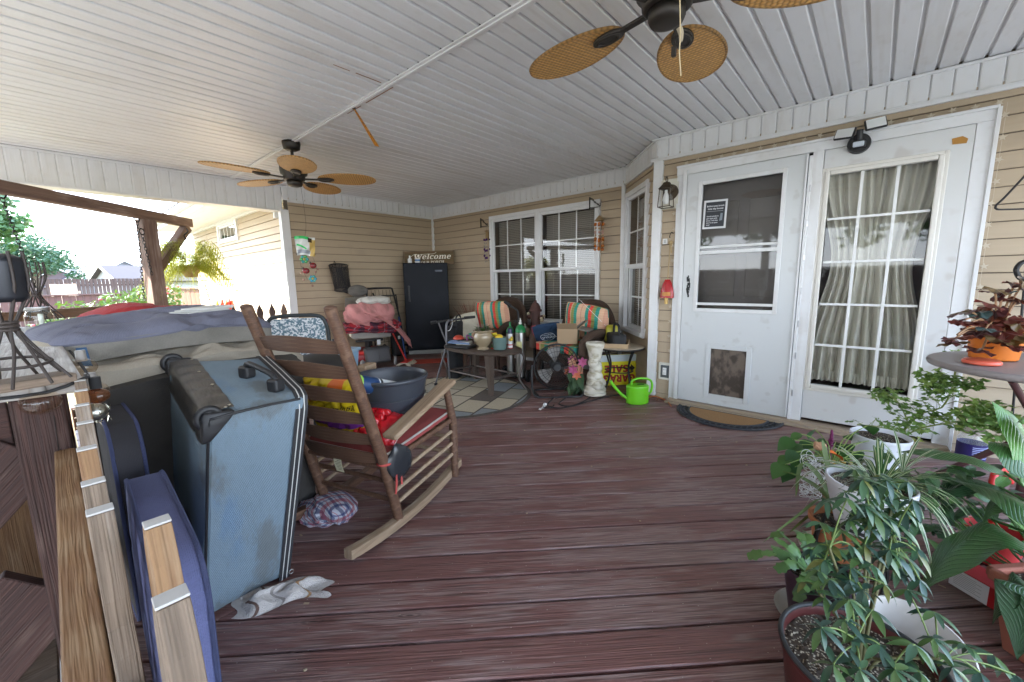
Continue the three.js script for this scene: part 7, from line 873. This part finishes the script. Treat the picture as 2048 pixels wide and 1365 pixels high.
{ // umbrella plant (schefflera)
  const c = V(1.2, 0, .05), t = thing('umbrella_plant', 'umbrella plant with dark fingered leaves in a black-rimmed red pot', 'plant', c), r = rng(201);
  M('pot', potG(.165, .25, { b: .78, rim: .004 }), mat([.10, .02, .018], .4, DS), t); M('pot_rim', torus(.164, .0065, 0, .25, 0, PI / 2, 0, 0, 8, 48), mat([.035, .036, .038], .5), t); M('soil', soil(.155, .225), soilM, t);
  const lf = veinLeaf(.057, .0165, .35, .18, { n: 5, nu: 2, p: .9 }), ms = [[.042, .10, .052], [.058, .135, .058], [.036, .085, .06], [.085, .16, .045], [.16, .17, .04]].map(q => leafM(q, .2, .38));
  const cl = [[1643, 1256, .86], [1667, 1330, .84], [1718, 1272, .9], [1690, 1200, .95], [1637, 1142, 1.02], [1703, 1135, 1.02], [1700, 1200, .9], [1650, 1195, 1.0], [1612, 1165, 1.05], [1760, 1290, .88], [1790, 1340, .84], [1830, 1290, .9], [1868, 1278, .92], [1700, 1040, 1.12], [1740, 1000, 1.15], [1765, 1060, 1.1], [1795, 1010, 1.15], [1730, 1090, 1.08], [1640, 1045, 1.12], [1655, 1000, 1.16], [1690, 985, 1.15], [1725, 960, 1.18], [1780, 1100, 1.05], [1810, 1060, 1.1], [1700, 1090, 1.05], [1745, 1130, 1.02], [1770, 1170, .98], [1660, 1090, 1.08], [1840, 1345, .85], [1905, 1335, .88], [1960, 1345, .9], [1930, 1290, .95], [1985, 1310, .95], [1870, 1225, 1.0], [1760, 950, 1.2], [1720, 1340, .82], [1840, 1160, 1.05], [2030, 1350, .92], [1805, 960, 1.2], [1650, 1120, 1.06], [1700, 1160, 1.0], [1760, 1020, 1.14], [1625, 1100, 1.1], [1680, 1060, 1.1], [1715, 1020, 1.15], [1780, 1040, 1.12], [1800, 1110, 1.08], [1735, 1050, 1.1], [1660, 1160, 1.0], [1725, 1180, .98], [1745, 1220, .94], [1690, 1240, .9], [1830, 1010, 1.15], [1815, 1180, 1.0], [1775, 990, 1.18], [1710, 940, 1.2], [1740, 975, 1.18]];
  for (let i = 0; i < 34; i++) cl.push([1690 + r() * 150, 955 + r() * 190, 1.04 + r() * .16]);
  const hubs = [[1700, 1140, 1.02], [1745, 1045, 1.12], [1660, 1090, 1.05], [1785, 1065, 1.1], [1715, 1265, .9], [1880, 1310, .92], [1735, 985, 1.17], [1640, 1180, 1.0], [1790, 985, 1.17], [1790, 1320, .88]].map(q => at.d(...q).sub(c)), stm = mat([.15, .14, .06], .8);
  for (const q of hubs) M('stem', tube([[q.x * .12, .22, q.z * .12], [q.x * .3, .22 + (q.y - .22) * .45, q.z * .3], q.clone().add(V(0, -.01, 0)).toArray()], .0034, 14, 6), stm, t);
  const pets = [], ptm = mat([.14, .2, .05], .6);
  for (const [px, py, D] of cl) { const p = at.d(px, py, D).sub(c); let b = hubs[0]; for (const q of hubs) if (q.distanceTo(p) < b.distanceTo(p)) b = q; b = b.clone(); b.y -= .03 * r(); pets.push(tube([b, b.clone().lerp(p, .55).add(V(0, .01, 0)), p], .0019, 8, 5)); const n = 6 + Math.floor(r() * 3), out = p.clone().sub(b).normalize(), tilt = V(out.x * .5, .8, out.z * .5).normalize(), ux = tilt.clone().cross(V(.3, .1, 1)).normalize(), uz = tilt.clone().cross(ux), s0 = .75 + .35 * r(); for (let k = 0; k < n; k++) { const a = k / n * 2 * PI + r() * .3, d = ux.clone().multiplyScalar(Math.cos(a)).addScaledVector(uz, Math.sin(a)).addScaledVector(tilt, -.12 - .3 * r()); addLeaf(t, lf, ms[Math.floor(r() * 4.15)], p, d, (r() - .5) * .5, s0 * (.75 + .4 * r()), 'leaflet'); } }
  for (const q of pets) M('petiole', q, ptm, t);
}
{ // tilted white pot, christmas cactus, terracotta pot with saucer
  const w = thing('white_pot', 'empty white oval pot tipped forward behind the umbrella plant', 'pot', [1.46, .01, .16]); const g = potG(.105, .2, { b: .7, th: .007 }); g.scale(1.15, 1, .9); g.rotateY(.8); g.rotateX(.0); M('pot', g, mat([.66, .62, .58], .35, DS), w); w.rotation.z = .28; w.position.y = .03;
  const c = V(1.6, 0, -.06), t = thing('christmas_cactus', 'jointed green cactus in a dark purple pot on a saucer', 'plant', c), r = rng(77); M('pot', potG(.1, .19, { b: .72 }), mat([.06, .028, .05], .4, DS), t); M('saucer', lathe([[0, .004], [.1, .004], [.12, .03], [.115, .03], [.098, .01], [0, .01]], 30), mat([.5, .47, .42], .6), t); M('soil', soil(.09, .165), soilM, t);
  const sg = surf((u, v) => { const s = u * 2 - 1, wv = .016 * (.55 + .45 * Math.sin(v * PI) + .16 * Math.sin(v * 15)); return [s * wv, -.003 * Math.abs(s), v * .045]; }, 2, 8), ms = [[.09, .19, .04], [.06, .13, .03], [.13, .25, .07]].map(q => leafM(q, .2, .4)); for (let b = 0; b < 13; b++) { const a = 2.2 + (b / 13) * 4.6 + r() * .3; let p = V(Math.cos(a) * .03, .17, Math.sin(a) * .03), d = V(Math.cos(a) * .6, .75, Math.sin(a) * .6); const n = 3 + Math.floor(r() * 3); for (let k = 0; k < n; k++) { addLeaf(t, sg, ms[(b + k) % 3], p, d, (r() - .5) * 1.2, 1 + r() * .2, 'segment'); p = p.clone().addScaledVector(d.clone().normalize(), .043); d.y -= .32; d.x += (r() - .5) * .3; d.z += (r() - .5) * .3; } }
  const tp = thing('terracotta_pot', 'terracotta pot on a pale saucer beneath the plant stand', 'pot', [2.06, 0, -.03]); M('pot', [potG(.105, .17, { b: .74, rim: .008 })], mat([.42, .15, .06], .8, DS), tp); M('saucer', lathe([[0, .004], [.11, .004], [.135, .028], [.13, .03], [.108, .01], [0, .01]], 32), mat([.5, .4, .34], .8), tp); M('soil', soil(.094, .14), soilM, tp);
  const sl = leafM([.13, .2, .05], .25, .45); const strap = (pts, wd, nm = 'strap_leaf') => M(nm, surf((u, v) => { const k = v * (pts.length - 1), i = Math.min(pts.length - 2, Math.floor(k)), f = k - i, A = pts[Math.max(0, i - 1)], B = pts[i], C = pts[i + 1], D = pts[Math.min(pts.length - 1, i + 2)]; const q = new THREE.Vector3(); for (const ax of ['x', 'y', 'z']) { const p0 = A[ax], p1 = B[ax], p2 = C[ax], p3 = D[ax]; q[ax] = .5 * (2 * p1 + (p2 - p0) * f + (2 * p0 - 5 * p1 + 4 * p2 - p3) * f * f + (3 * p1 - p0 - 3 * p2 + p3) * f * f * f); } const s = u * 2 - 1, ww = wd * Math.min(1, .55 + v * 1.2) * (1 - Math.pow(v, 5)) + .0008; return [q.x + s * ww * .75, q.y + Math.abs(s) * ww * .25, q.z + s * ww * .66]; }, 4, 24), sl, am); 
  const am = thing('amaryllis', 'strappy long-leaved amaryllis leaning over the deck boards', 'plant', [0, 0, 0]); const base = at.d(1668, 1010, 1.85); for (const pts of [[base, at.d(1640, 1000, 1.8), at.d(1600, 1030, 1.72), at.d(1526, 1086, 1.66)], [base, at.d(1655, 930, 1.85), at.d(1645, 880, 1.85)], [base, at.d(1635, 950, 1.85), at.d(1603, 930, 1.85), at.d(1592, 995, 1.85)], [base, at.d(1640, 980, 1.8), at.d(1600, 955, 1.8), at.d(1564, 943, 1.78)], [base, at.d(1650, 1010, 1.8), at.d(1610, 1040, 1.8), at.d(1580, 1066, 1.8)]]) strap(pts, .014); M('bulb', sph(.03, base.x, base.y - .03, base.z, 1, 1.3, 1), mat([.3, .22, .12], .8), am); M('pot', xf(potG(.07, .12), base.x, base.y - .15, base.z), mat([.09, .08, .075], .6, DS), am); M('stool', [box(.16, .02, .16, base.x, base.y - .16, base.z, .004), box(.1, base.y - .17, .1, base.x, (base.y - .17) / 2, base.z, .004)], greyW, am);
}
{ // spider plant in a white pot on an iron stand
  const c = V(1.97, .20, .045), t = thing('spider_plant', 'white-striped spider plant in a ridged white pot on iron stand', 'plant', c), r = rng(88); const fl = []; { const g = potG(.135, .2, { b: .66, th: .007 }); const p = g.attributes.position; for (let i = 0; i < p.count; i++) { const a = Math.atan2(p.getZ(i), p.getX(i)), k = 1 + .012 * Math.sin(a * 40); p.setX(i, p.getX(i) * k); p.setZ(i, p.getZ(i) * k); } g.computeVertexNormals(); M('pot', g, mat([.62, .6, .62], .4, DS), t); } M('soil', soil(.12, .175), soilM, t);
  M('stand', [torus(.115, .006, 0, .03, 0, PI / 2, 0, 0, 6, 36), ...[0, 1, 2].flatMap(i => { const a = i * 2.094 + 2.6; return [tube([[Math.cos(a) * .115, .03, Math.sin(a) * .115], [Math.cos(a) * .14, -.1, Math.sin(a) * .14], [Math.cos(a) * .12, -.2, Math.sin(a) * .12]], .006, 14, 6), tube([[Math.cos(a + .1) * .115, .03, Math.sin(a + .1) * .115], [Math.cos(a + .1) * .15, -.1, Math.sin(a + .1) * .15], [Math.cos(a + .16) * .16, -.2, Math.sin(a + .16) * .16]], .005, 14, 6)]; })], MT.iron, t);
  const spT = tex(64, 8, (u, v) => { const d = Math.abs(u - .5); return d < .2 ? [.06, .15, .035] : d < .44 ? [.62, .64, .48] : [.1, .2, .05]; }), spT2 = tex(64, 8, (u, v) => { const d = Math.abs(u - .5); return d < .17 ? [.55, .6, .35] : [.05, .16, .035]; }); const m1 = mat(0xffffff, .4, { ...DS, transmission: .2, map: spT }), m2 = mat(0xffffff, .4, { ...DS, transmission: .2, map: spT2 });
  const mk = (L, up, bend) => surf((u, v) => { const s = u * 2 - 1, w = .0085 * (L / .28) * Math.min(1, .6 + v) * (1 - Math.pow(v, 4)) + .0004; return [s * w, up * v * L - bend * L * v * v + Math.abs(s) * .25 * w, v * L * (1 - .12 * v)]; }, 4, 10); const vs = [mk(.26, .9, .9), mk(.3, .8, 1.2), mk(.22, 1.3, .7), mk(.32, .5, 1.1)];
  for (let i = 0; i < 90; i++) { const a = i % 3 ? -.5 + r() * 2.6 : r() * 6.3; addLeaf(t, vs[i % 4], i % 3 ? m2 : m1, V(.04 + Math.cos(a) * .03, .18, .03 + Math.sin(a) * .03), V(Math.cos(a), -.25 + .2 * r(), Math.sin(a)), (r() - .5) * .3, .55 + r() * .45); }
  const w2 = mk(.2, 1.1, .5); for (let i = 0; i < 9; i++) { const a = i * .7 + .4; addLeaf(t, w2, m1, V(.10, .22, .09), V(Math.cos(a), .2, Math.sin(a)), 0, .6 + r() * .3); } M('runner_stem', tube([[.04, .18, .03], [.08, .22, .07], [.10, .22, .09]], .003, 10, 5), mat([.2, .25, .1], .6), t);
}
{ // sweet potato vine with spike, lace, ribbon; geranium; can
  const c = V(2.66, 0, -.1), t = thing('heart_leaf_vine', 'heart-leaved vine with purple flower spike in a decorated pot', 'plant', c), r = rng(99); M('pot', potG(.12, .17, { b: .8 }), mat([.2, .12, .07], .6, DS), t); M('soil', soil(.11, .15), soilM, t);
  const lf = veinLeaf(.085, .075, .3, .12, { heart: true, n: 8 }), ms = [[.05, .15, .03], [.075, .19, .04], [.04, .12, .035]].map(q => leafM(q, .3, .45)), st = [];
  for (const [px, py, D] of [[1600, 868, 2.2], [1585, 880, 2.15], [1578, 915, 2.12], [1592, 905, 2.1], [1570, 930, 2.1], [1622, 885, 2.2], [1640, 900, 2.25], [1672, 885, 2.3], [1690, 890, 2.3], [1700, 870, 2.35], [1735, 852, 2.3], [1605, 920, 2.15], [1712, 905, 2.25], [1725, 885, 2.3], [1760, 905, 2.2], [1655, 915, 2.2], [1685, 920, 2.2], [1630, 860, 2.3], [1660, 895, 2.25], [1745, 915, 2.2], [1615, 900, 2.15], [1648, 880, 2.2], [1680, 905, 2.2], [1700, 925, 2.15], [1600, 890, 2.15], [1725, 930, 2.15], [1590, 935, 2.1], [1668, 930, 2.1], [1755, 880, 2.3]]) { const p = at.d(px, py, D).sub(c); st.push(tube([[0, .15, 0], [p.x * .5, p.y * .6 + .1, p.z * .5], [p.x, p.y, p.z]], .0025, 8, 5)); const d = V(p.x * 1.2 - .05, -.12 * r() - .05, p.z + (r() - .5) * .1); addLeaf(t, lf, ms[Math.floor(r() * 3)], p, d, (r() - .5) * .7 - .25, .75 + r() * .5); } M('stem', st, mat([.2, .28, .06], .6), t);
  const q = at.d(1662, 885, 2.2).sub(c); M('flower_spike', [...Array.from({ length: 60 }, () => { const v = r(); return sph(.006, q.x + (r() - .5) * .02 * (1.1 - v), q.y - .02 + v * .085, q.z + (r() - .5) * .02 * (1.1 - v), 1, 1.2, 1, 6, 4); }), bar([0, .15, 0], q, .003)], mat([.14, .012, .07], .8), t);
  const rb = at.d(1640, 893, 2.1), rt = thing('silk_ribbon', 'peach and orange silk petals tucked into the vine pot', 'ribbon', rb); M('peach_petal', xf(heap(3, 0, [.028, .022, .025], 5, .7), 0, 0, 0), mat([.62, .34, .2], .7), rt); const ob = at.d(1663, 908, 2.05).sub(rb); M('orange_petal', xf(veinLeaf(.07, .06, .2, .4, { heart: true }), ob.x - .02, ob.y + .01, ob.z, .4, .6), mat([.66, .12, .01], .6, DS), rt); const yb = at.d(1685, 935, 2.05).sub(rb); M('dried_bits', Array.from({ length: 26 }, () => sph(.011, yb.x + (r() - .5) * .12, yb.y + (r() - .5) * .03, yb.z + (r() - .5) * .1, 1, .6, 1, 6, 5)), mat([.4, .27, .07], .8), rt);
  const lp = at.d(1628, 955, 2.0), la = thing('lace_netting', 'bunched white lace netting draped over the pot edge', 'lace', lp); M('thread', Array.from({ length: 70 }, () => { const y0 = (r() - .5) * .2, x0 = (r() - .5) * .05, z0 = (r() - .5) * .07, R0 = .012 + r() * .022; return torus(R0, .0011, x0, y0, z0, r() * 3, r() * 3, 0, 4, 12); }), mat([.75, .74, .72], .9), la).userData.kind = 'stuff';
  // geranium
  const g = V(3.06, 0, .09), gt = thing('scented_geranium', 'lacy-leaved geranium sprawling from a white pot by the door', 'plant', g), wp = mat([.66, .67, .70], .4, DS); M('pot', potG(.135, .26, { b: .72, rim: .004 }), wp, gt); M('soil', soil(.125, .235), soilM, gt);
  const lob = surf((u, v) => { const a = (u - .5) * 4.6, rr_ = (.012 + .034 * v) * (1 - .28 * v * Math.abs(Math.sin(a * 4.5)) - .2 * v * Math.abs(Math.sin(a * 9))); return [Math.sin(a) * rr_, .006 * Math.sin(a * 5) * v - .1 * rr_, Math.cos(a) * rr_ + .012]; }, 48, 3), gm = [[.17, .30, .06], [.27, .40, .09], [.13, .24, .05], [.34, .36, .08]].map(q => leafM(q, .3, .6)), stems = [];
  const br = [[[1790, 880, 2.6], [1840, 830, 2.45], [1885, 815, 2.35], [1905, 775, 2.3], [1915, 720, 2.3]], [[1790, 880, 2.6], [1850, 855, 2.4], [1950, 840, 2.2], [2000, 830, 2.15]], [[1785, 880, 2.6], [1815, 850, 2.55], [1800, 810, 2.5], [1778, 790, 2.5]], [[1785, 880, 2.6], [1800, 870, 2.6], [1760, 855, 2.6], [1715, 850, 2.6]]];
  for (const b of br) { const P = b.map(q => at.d(...q).sub(g)); stems.push(tube([V(0, .24, 0), ...P], .0045, 30, 5)); const cv = new THREE.CatmullRomCurve3([V(0, .24, 0), ...P]); for (let k = 0; k < 24; k++) { const p = cv.getPoint(.3 + .7 * k / 23), d = V((r() - .5), .1 + .3 * r(), (r() - .5)), e = p.clone().addScaledVector(d.clone().normalize(), .045 + .03 * r()); stems.push(bar(p, e, .0014, .0014, 4)); if (b !== br[3] || k % 3 === 0) addLeaf(gt, lob, gm[Math.floor(r() * 3.3)], e, V(d.x, .1 - .3 * r(), d.z), (r() - .5), .8 + r() * .6); } }
  for (const [px, py, D] of [[1857, 765, 2.35], [1870, 755, 2.35], [1910, 715, 2.3], [1925, 760, 2.25], [1940, 770, 2.25], [1885, 780, 2.3], [1895, 760, 2.3], [1950, 830, 2.15], [1975, 840, 2.1], [1990, 860, 2.1], [1960, 860, 2.1], [2000, 845, 2.1], [1985, 825, 2.1], [1870, 835, 2.35], [1935, 845, 2.15], [1965, 815, 2.15], [1770, 795, 2.5], [1782, 790, 2.5]]) { const e = at.d(px, py, D).sub(g); for (let k = 0; k < 7; k++) addLeaf(gt, lob, gm[Math.floor(r() * 3)], e.clone().add(V((r() - .5) * .1, (r() - .5) * .07, (r() - .5) * .1)), V(r() - .5, .1 - .35 * r(), r() - .5), (r() - .5), .9 + r() * .6); } M('stem', stems, mat([.24, .3, .08], .6), gt);
  const cT = canvasTex(256, 128, (k, w, h) => { k.fillStyle = '#241a5c'; k.fillRect(0, 0, w, h); k.fillStyle = '#aab0d8'; for (let y = 20; y < 110; y += 14) k.fillRect(100, y, 60 + (y * 7) % 40, 6); }); const cn = thing('glass_candle_jar', 'clear glass jar with navy printed label against the siding', 'jar', [3.7, 0, .53]); M('jar', lathe([[0, .003], [.062, .003], [.066, .012], [.066, .15], [.055, .17], [.055, .19]], 28), mat([.95, .97, 1], .05, { transmission: .9, ...DS }), cn); M('label', cyl(.0668, .0668, .1, 0, .075, 0, 28, 0, 2.2, 0, true), mat(0xffffff, .5, { map: cT, ...DS }), cn); M('lid', cyl(.058, .058, .022, 0, .195, 0, 26), mat([.35, .3, .26], .4, { metalness: .6 }), cn);
}
{ // peace lily in terracotta planter, red hanger
  const c = V(1.88, 0, .60), t = thing('peace_lily', 'broad-leaved peace lily in a long terracotta planter', 'plant', c), r = rng(111), tm = mat([.36, .12, .075], .7); const cr = [[1.83, .34], [1.60, .58], [1.99, .96], [2.22, .72]].map(q => V(q[0] - c.x, .25, q[1] - c.z)), ctr = cr.reduce((a, q) => a.add(q), V(0, 0, 0)).multiplyScalar(.25), dn = q => q.clone().lerp(ctr, .16).setY(0); M('planter', hexa(rbox(.36, .25, .5, .012), [[[dn(cr[0]), dn(cr[1])], [cr[0], cr[1]]], [[dn(cr[3]), dn(cr[2])], [cr[3], cr[2]]]]), tm, t); for (let i = 0; i < 4; i++) M('planter_rim', beamBox(cr[i], cr[(i + 1) % 4], .028, .035, .008), tm, t); M('soil', hexa(rbox(.3, .02, .4, .004), [[[cr[0], cr[1]], [cr[0], cr[1]]], [[cr[3], cr[2]], [cr[3], cr[2]]]].map((a, i) => a.map((b, j) => b.map(q => q.clone().lerp(ctr, .12).setY(.235 + .022 * j))))), (() => { const m = soilM.clone(); m.map = rep(soilM.map, 1, 1); return m; })(), t);
  const bx = at.d(1945, 1180, 1.42).sub(c), lT = canvasTex(256, 128, (k, w, h) => { k.fillStyle = '#dfe0e0'; k.fillRect(0, 0, w, h); k.fillStyle = '#b0141a'; k.fillRect(140, 0, 116, h); k.fillStyle = '#777'; for (let y = 18; y < 110; y += 12) k.fillRect(16, y, 70 + (y * 5) % 40, 2); }); 
  const ba = at.y(1896, 1168, .0), bb = at.y(1985, 1222, .0), bt = thing('red_carton', 'red carton with white label lying beside the planter', 'carton', [ba.x, .004, ba.z]); { const d = bb.clone().sub(ba), L = .21; bt.rotation.y = Math.atan2(-d.z, d.x); M('carton', box(L, .075, .1, L / 2, .038, -.05, .003), mat([.42, .02, .025], .5), bt); M('label', xf(new THREE.PlaneGeometry(L - .004, .072), L / 2, .038, .0012), mat(0xffffff, .5, { map: lT }), bt); }
  const ms = [[.04, .11, .028], [.05, .13, .035], [.03, .085, .03], [.10, .26, .04]].map(q => leafM(q, .2, .32)), vein = tex(128, 128, (u, v) => Math.abs(((v * 14 + Math.abs(u - .5) * 9) % 1) - .5) < .1 ? .25 : .8, false); for (const m of ms) { m.bumpMap = vein; m.bumpScale = .0025; }
  // leaves given by base, middle and tip on the photo, each its own blade
  const blade = (b, m, e, W, mt, wav = .1) => { const B = at.d(...b).sub(c), Md = at.d(...m).sub(c), E = at.d(...e).sub(c), base = V(-.02 + (r() - .5) * .08, .26, .02 + (r() - .5) * .1); const q = (v) => B.clone().multiplyScalar((1 - v) ** 2).addScaledVector(Md, 2 * v * (1 - v)).addScaledVector(E, v * v); const side = E.clone().sub(B).normalize().cross(Md.clone().sub(B).lerp(V(0, 1, 0), .75).normalize()).normalize(); const up = side.clone().cross(E.clone().sub(B).normalize()).normalize().multiplyScalar(-1); const g = grp('leaf', t); M('leaf_blade', surf((u, v) => { const s = u * 2 - 1, w = W / 2 * Math.max(.015, Math.pow(Math.sin(PI * Math.pow(v, .75)), .85)), p = q(v).addScaledVector(side, s * w).addScaledVector(up, Math.abs(s) * w * .25 + wav * w * Math.sin(v * 11 + s * 3) * s); return [p.x, p.y, p.z]; }, 8, 16), ms[mt], g); M('leaf_stalk', tube([base, base.clone().lerp(B, .5).add(V(0, .04, 0)), B], .005, 12, 6), mat([.05, .12, .03], .5), g); };
  blade([2045, 1085, 1.25], [1950, 1010, 1.3], [1830, 1195, 1.35], .15, 0, .18); blade([2010, 945, 1.45], [1920, 890, 1.5], [1793, 905, 1.6], .12, 1, .1); blade([2000, 975, 1.45], [1930, 950, 1.5], [1872, 1000, 1.5], .10, 2, .2); blade([2060, 960, 1.3], [2030, 880, 1.35], [1978, 885, 1.4], .12, 1); blade([2075, 1000, 1.3], [2060, 850, 1.35], [1984, 803, 1.4], .11, 3); blade([2070, 1060, 1.2], [2050, 980, 1.25], [1900, 960, 1.5], .1, 0); blade([2060, 1180, 1.15], [2010, 1120, 1.2], [1985, 1250, 1.2], .12, 2, .2); blade([2060, 1200, 1.1], [2060, 1120, 1.15], [2035, 1320, 1.15], .12, 2, .2); blade([1990, 1010, 1.45], [1930, 960, 1.5], [1850, 945, 1.6], .06, 1); blade([2060, 1040, 1.3], [2000, 960, 1.35], [1965, 1050, 1.35], .08, 1, .15); blade([1985, 1040, 1.45], [1950, 990, 1.5], [1895, 1045, 1.5], .06, 0); blade([2100, 900, 1.3], [2060, 800, 1.3], [2035, 850, 1.35], .12, 3);
  const small = veinLeaf(.07, .035, .3, .2, { n: 5 }); for (let i = 0; i < 150; i++) { const p = at.d(1850 + r() * 200, 930 + r() * 150, 1.45 + r() * .2).sub(c); const a = r() * 6.3; addLeaf(t, small, ms[Math.floor(r() * 4)], p, V(Math.cos(a), -.2 + r() * .5, Math.sin(a)), (r() - .5), .6 + r() * .6); }
  M('filler_stem', Array.from({ length: 14 }, () => { const p = at.d(1880 + r() * 160, 980 + r() * 80, 1.5).sub(c); return tube([[(r() - .5) * .3, .25, (r() - .5) * .2], [p.x * .6, p.y * .7, p.z * .6], p.toArray()], .003, 8, 5); }), mat([.08, .15, .04], .6), t);
  const h = at.d(1995, 965, 1.62), rt = thing('red_pot_hanger', 'red plastic handle standing up among the lily leaves', 'handle', h); M('handle', [tube([[.06, .02, .03], [.03, .045, .01], [-.03, .04, -.015], [-.05, .0, -.02], [-.03, -.05, 0], [-.02, -.12, 0], [.0, -.2, 0]], .011, 40, 8), tube([[.06, .02, .03], [.09, -.02, .05]], .011, 6, 8)], mat([.6, .02, .02], .4), rt); M('pot', xf(potG(.09, .14), .02, -.34, .02), mat([.5, .03, .03], .5, DS), rt); M('stand', cyl(.05, .06, Math.max(.02, h.y - .34), .02, -.34 - (h.y - .34) / 2, .02, 16), MT.iron, rt);
}
{ // round patio table at right, begonia, lid, shepherd hook
  const t = thing('round_patio_table', 'round taupe patio table holding the orange pot by the siding', 'table', [3.05, 0, .63]), tm = mat([.27, .235, .225], .45); M('table_top', lathe([[0, .7], [.38, .7], [.395, .705], [.4, .718], [.395, .731], [.385, .735], [0, .735]], 56), tm, t); M('pedestal', [cyl(.03, .03, .62, 0, .38, 0, 16)], mat([.09, .035, .035], .6), t); for (let i = 0; i < 4; i++) { const a = i * PI / 2 + .5; M('leg', tube([[Math.cos(a) * .05, .35, Math.sin(a) * .05], [Math.cos(a) * .2, .18, Math.sin(a) * .2], [Math.cos(a) * .36, .0, Math.sin(a) * .36]], .016, 14, 8), mat([.09, .035, .035], .6), t); } M('brace', [0, 1].map(i => bar([Math.cos(i * PI + .5) * .3, .69, Math.sin(i * PI + .5) * .3], [0, .45, 0], .014)), mat([.09, .035, .035], .6), t);
  const c = V(3.12, .736, .47), b = thing('begonia', 'begonia with bronze-red jagged leaves in a bright orange pot', 'plant', c), r = rng(131); M('pot', potG(.105, .165, { b: .78, rim: .006 }), mat([.66, .17, .015], .4, DS), b); M('soil', soil(.09, .135), soilM, b);
  const lf = surf((u, v) => { const a = (u - .5) * 5.2, jag = .1 * Math.abs(Math.sin(a * 5)) + .05 * Math.abs(Math.sin(a * 11)), R0 = (.5 + .5 * Math.cos(a * .5)) * .07 * (1 - jag) * v + .003; return [Math.sin(a) * R0 * .85, -.12 * R0 + .006 * v * Math.sin(a * 6), Math.cos(a) * R0]; }, 44, 3), ms = [[.16, .035, .025], [.20, .055, .03], [.10, .03, .03], [.15, .09, .03], [.08, .12, .11]].map(q => leafM(q, .25, .35)), st = [];
  for (const [px, py, D] of [[1990, 580, 1.98], [1975, 610, 1.98], [1960, 620, 1.98], [1925, 625, 1.95], [1930, 640, 1.95], [1915, 670, 1.92], [1905, 682, 1.92], [1950, 665, 1.95], [1980, 650, 1.95], [2005, 585, 2.0], [2030, 570, 2.05], [2020, 600, 2.02], [1965, 700, 1.95], [2015, 640, 1.95], [2040, 600, 2.0], [2035, 650, 1.92], [1945, 645, 1.95], [1995, 625, 1.98], [2000, 680, 1.9], [2030, 690, 1.9], [1970, 660, 1.93], [2045, 570, 2.0], [2046, 640, 1.95], [1985, 635, 2.0], [2010, 665, 1.92], [2040, 675, 1.9]]) { const p = at.d(px, py, D).sub(c), y0 = V(p.x * .2, .15, p.z * .2); st.push(tube([y0, y0.clone().lerp(p, .6).add(V(0, .03, 0)), p], .0045, 8, 6)); for (let k = 0; k < 2; k++) addLeaf(b, lf, ms[Math.floor(r() * 4.4)], p.clone().add(V((r() - .5) * .02, (r() - .5) * .02, (r() - .5) * .02)), V(p.x - .04 + (r() - .5) * .1, -.03 + (r() - .5) * .12, p.z * .8 + (r() - .5) * .12), (r() - .5) * .9, .7 + r() * .5); } M('stem', st, mat([.36, .2, .1], .5), b); 
  const l = at.y(1963, 728, .738), lt = thing('orange_lid', 'neon orange plastic tub lid on the patio table edge', 'lid', l); M('lid', lathe([[0, .0], [.062, 0], [.066, .004], [.066, .014], [.06, .018], [.058, .022], [0, .022]], 30), mat([.75, .13, .07], .35, { transmission: .15 }), lt); M('tab', box(.02, .006, .02, .06, .008, -.03, .002), mat([.7, .14, .09], .4), lt);
  const hp = thing('shepherd_hook', 'thin black iron hook rack standing at the siding', 'hook', [0, 0, 0]), D = (x, y) => at.d(x, y, 2.25); const foot = D(2075, 600); foot.y = 0; M('rod', [tube([D(2085, 310), D(2050, 352), D(2010, 395), D(1992, 412), D(1995, 419), D(2020, 419), D(2085, 417)], .0055, 50, 6), tube([D(2060, 520), D(2042, 527), D(2033, 540), D(2040, 556), D(2058, 560)], .012, 24, 8), bar(D(2075, 300), foot, .006)], MT.iron, hp);
}
renderer.render(scene, camera);
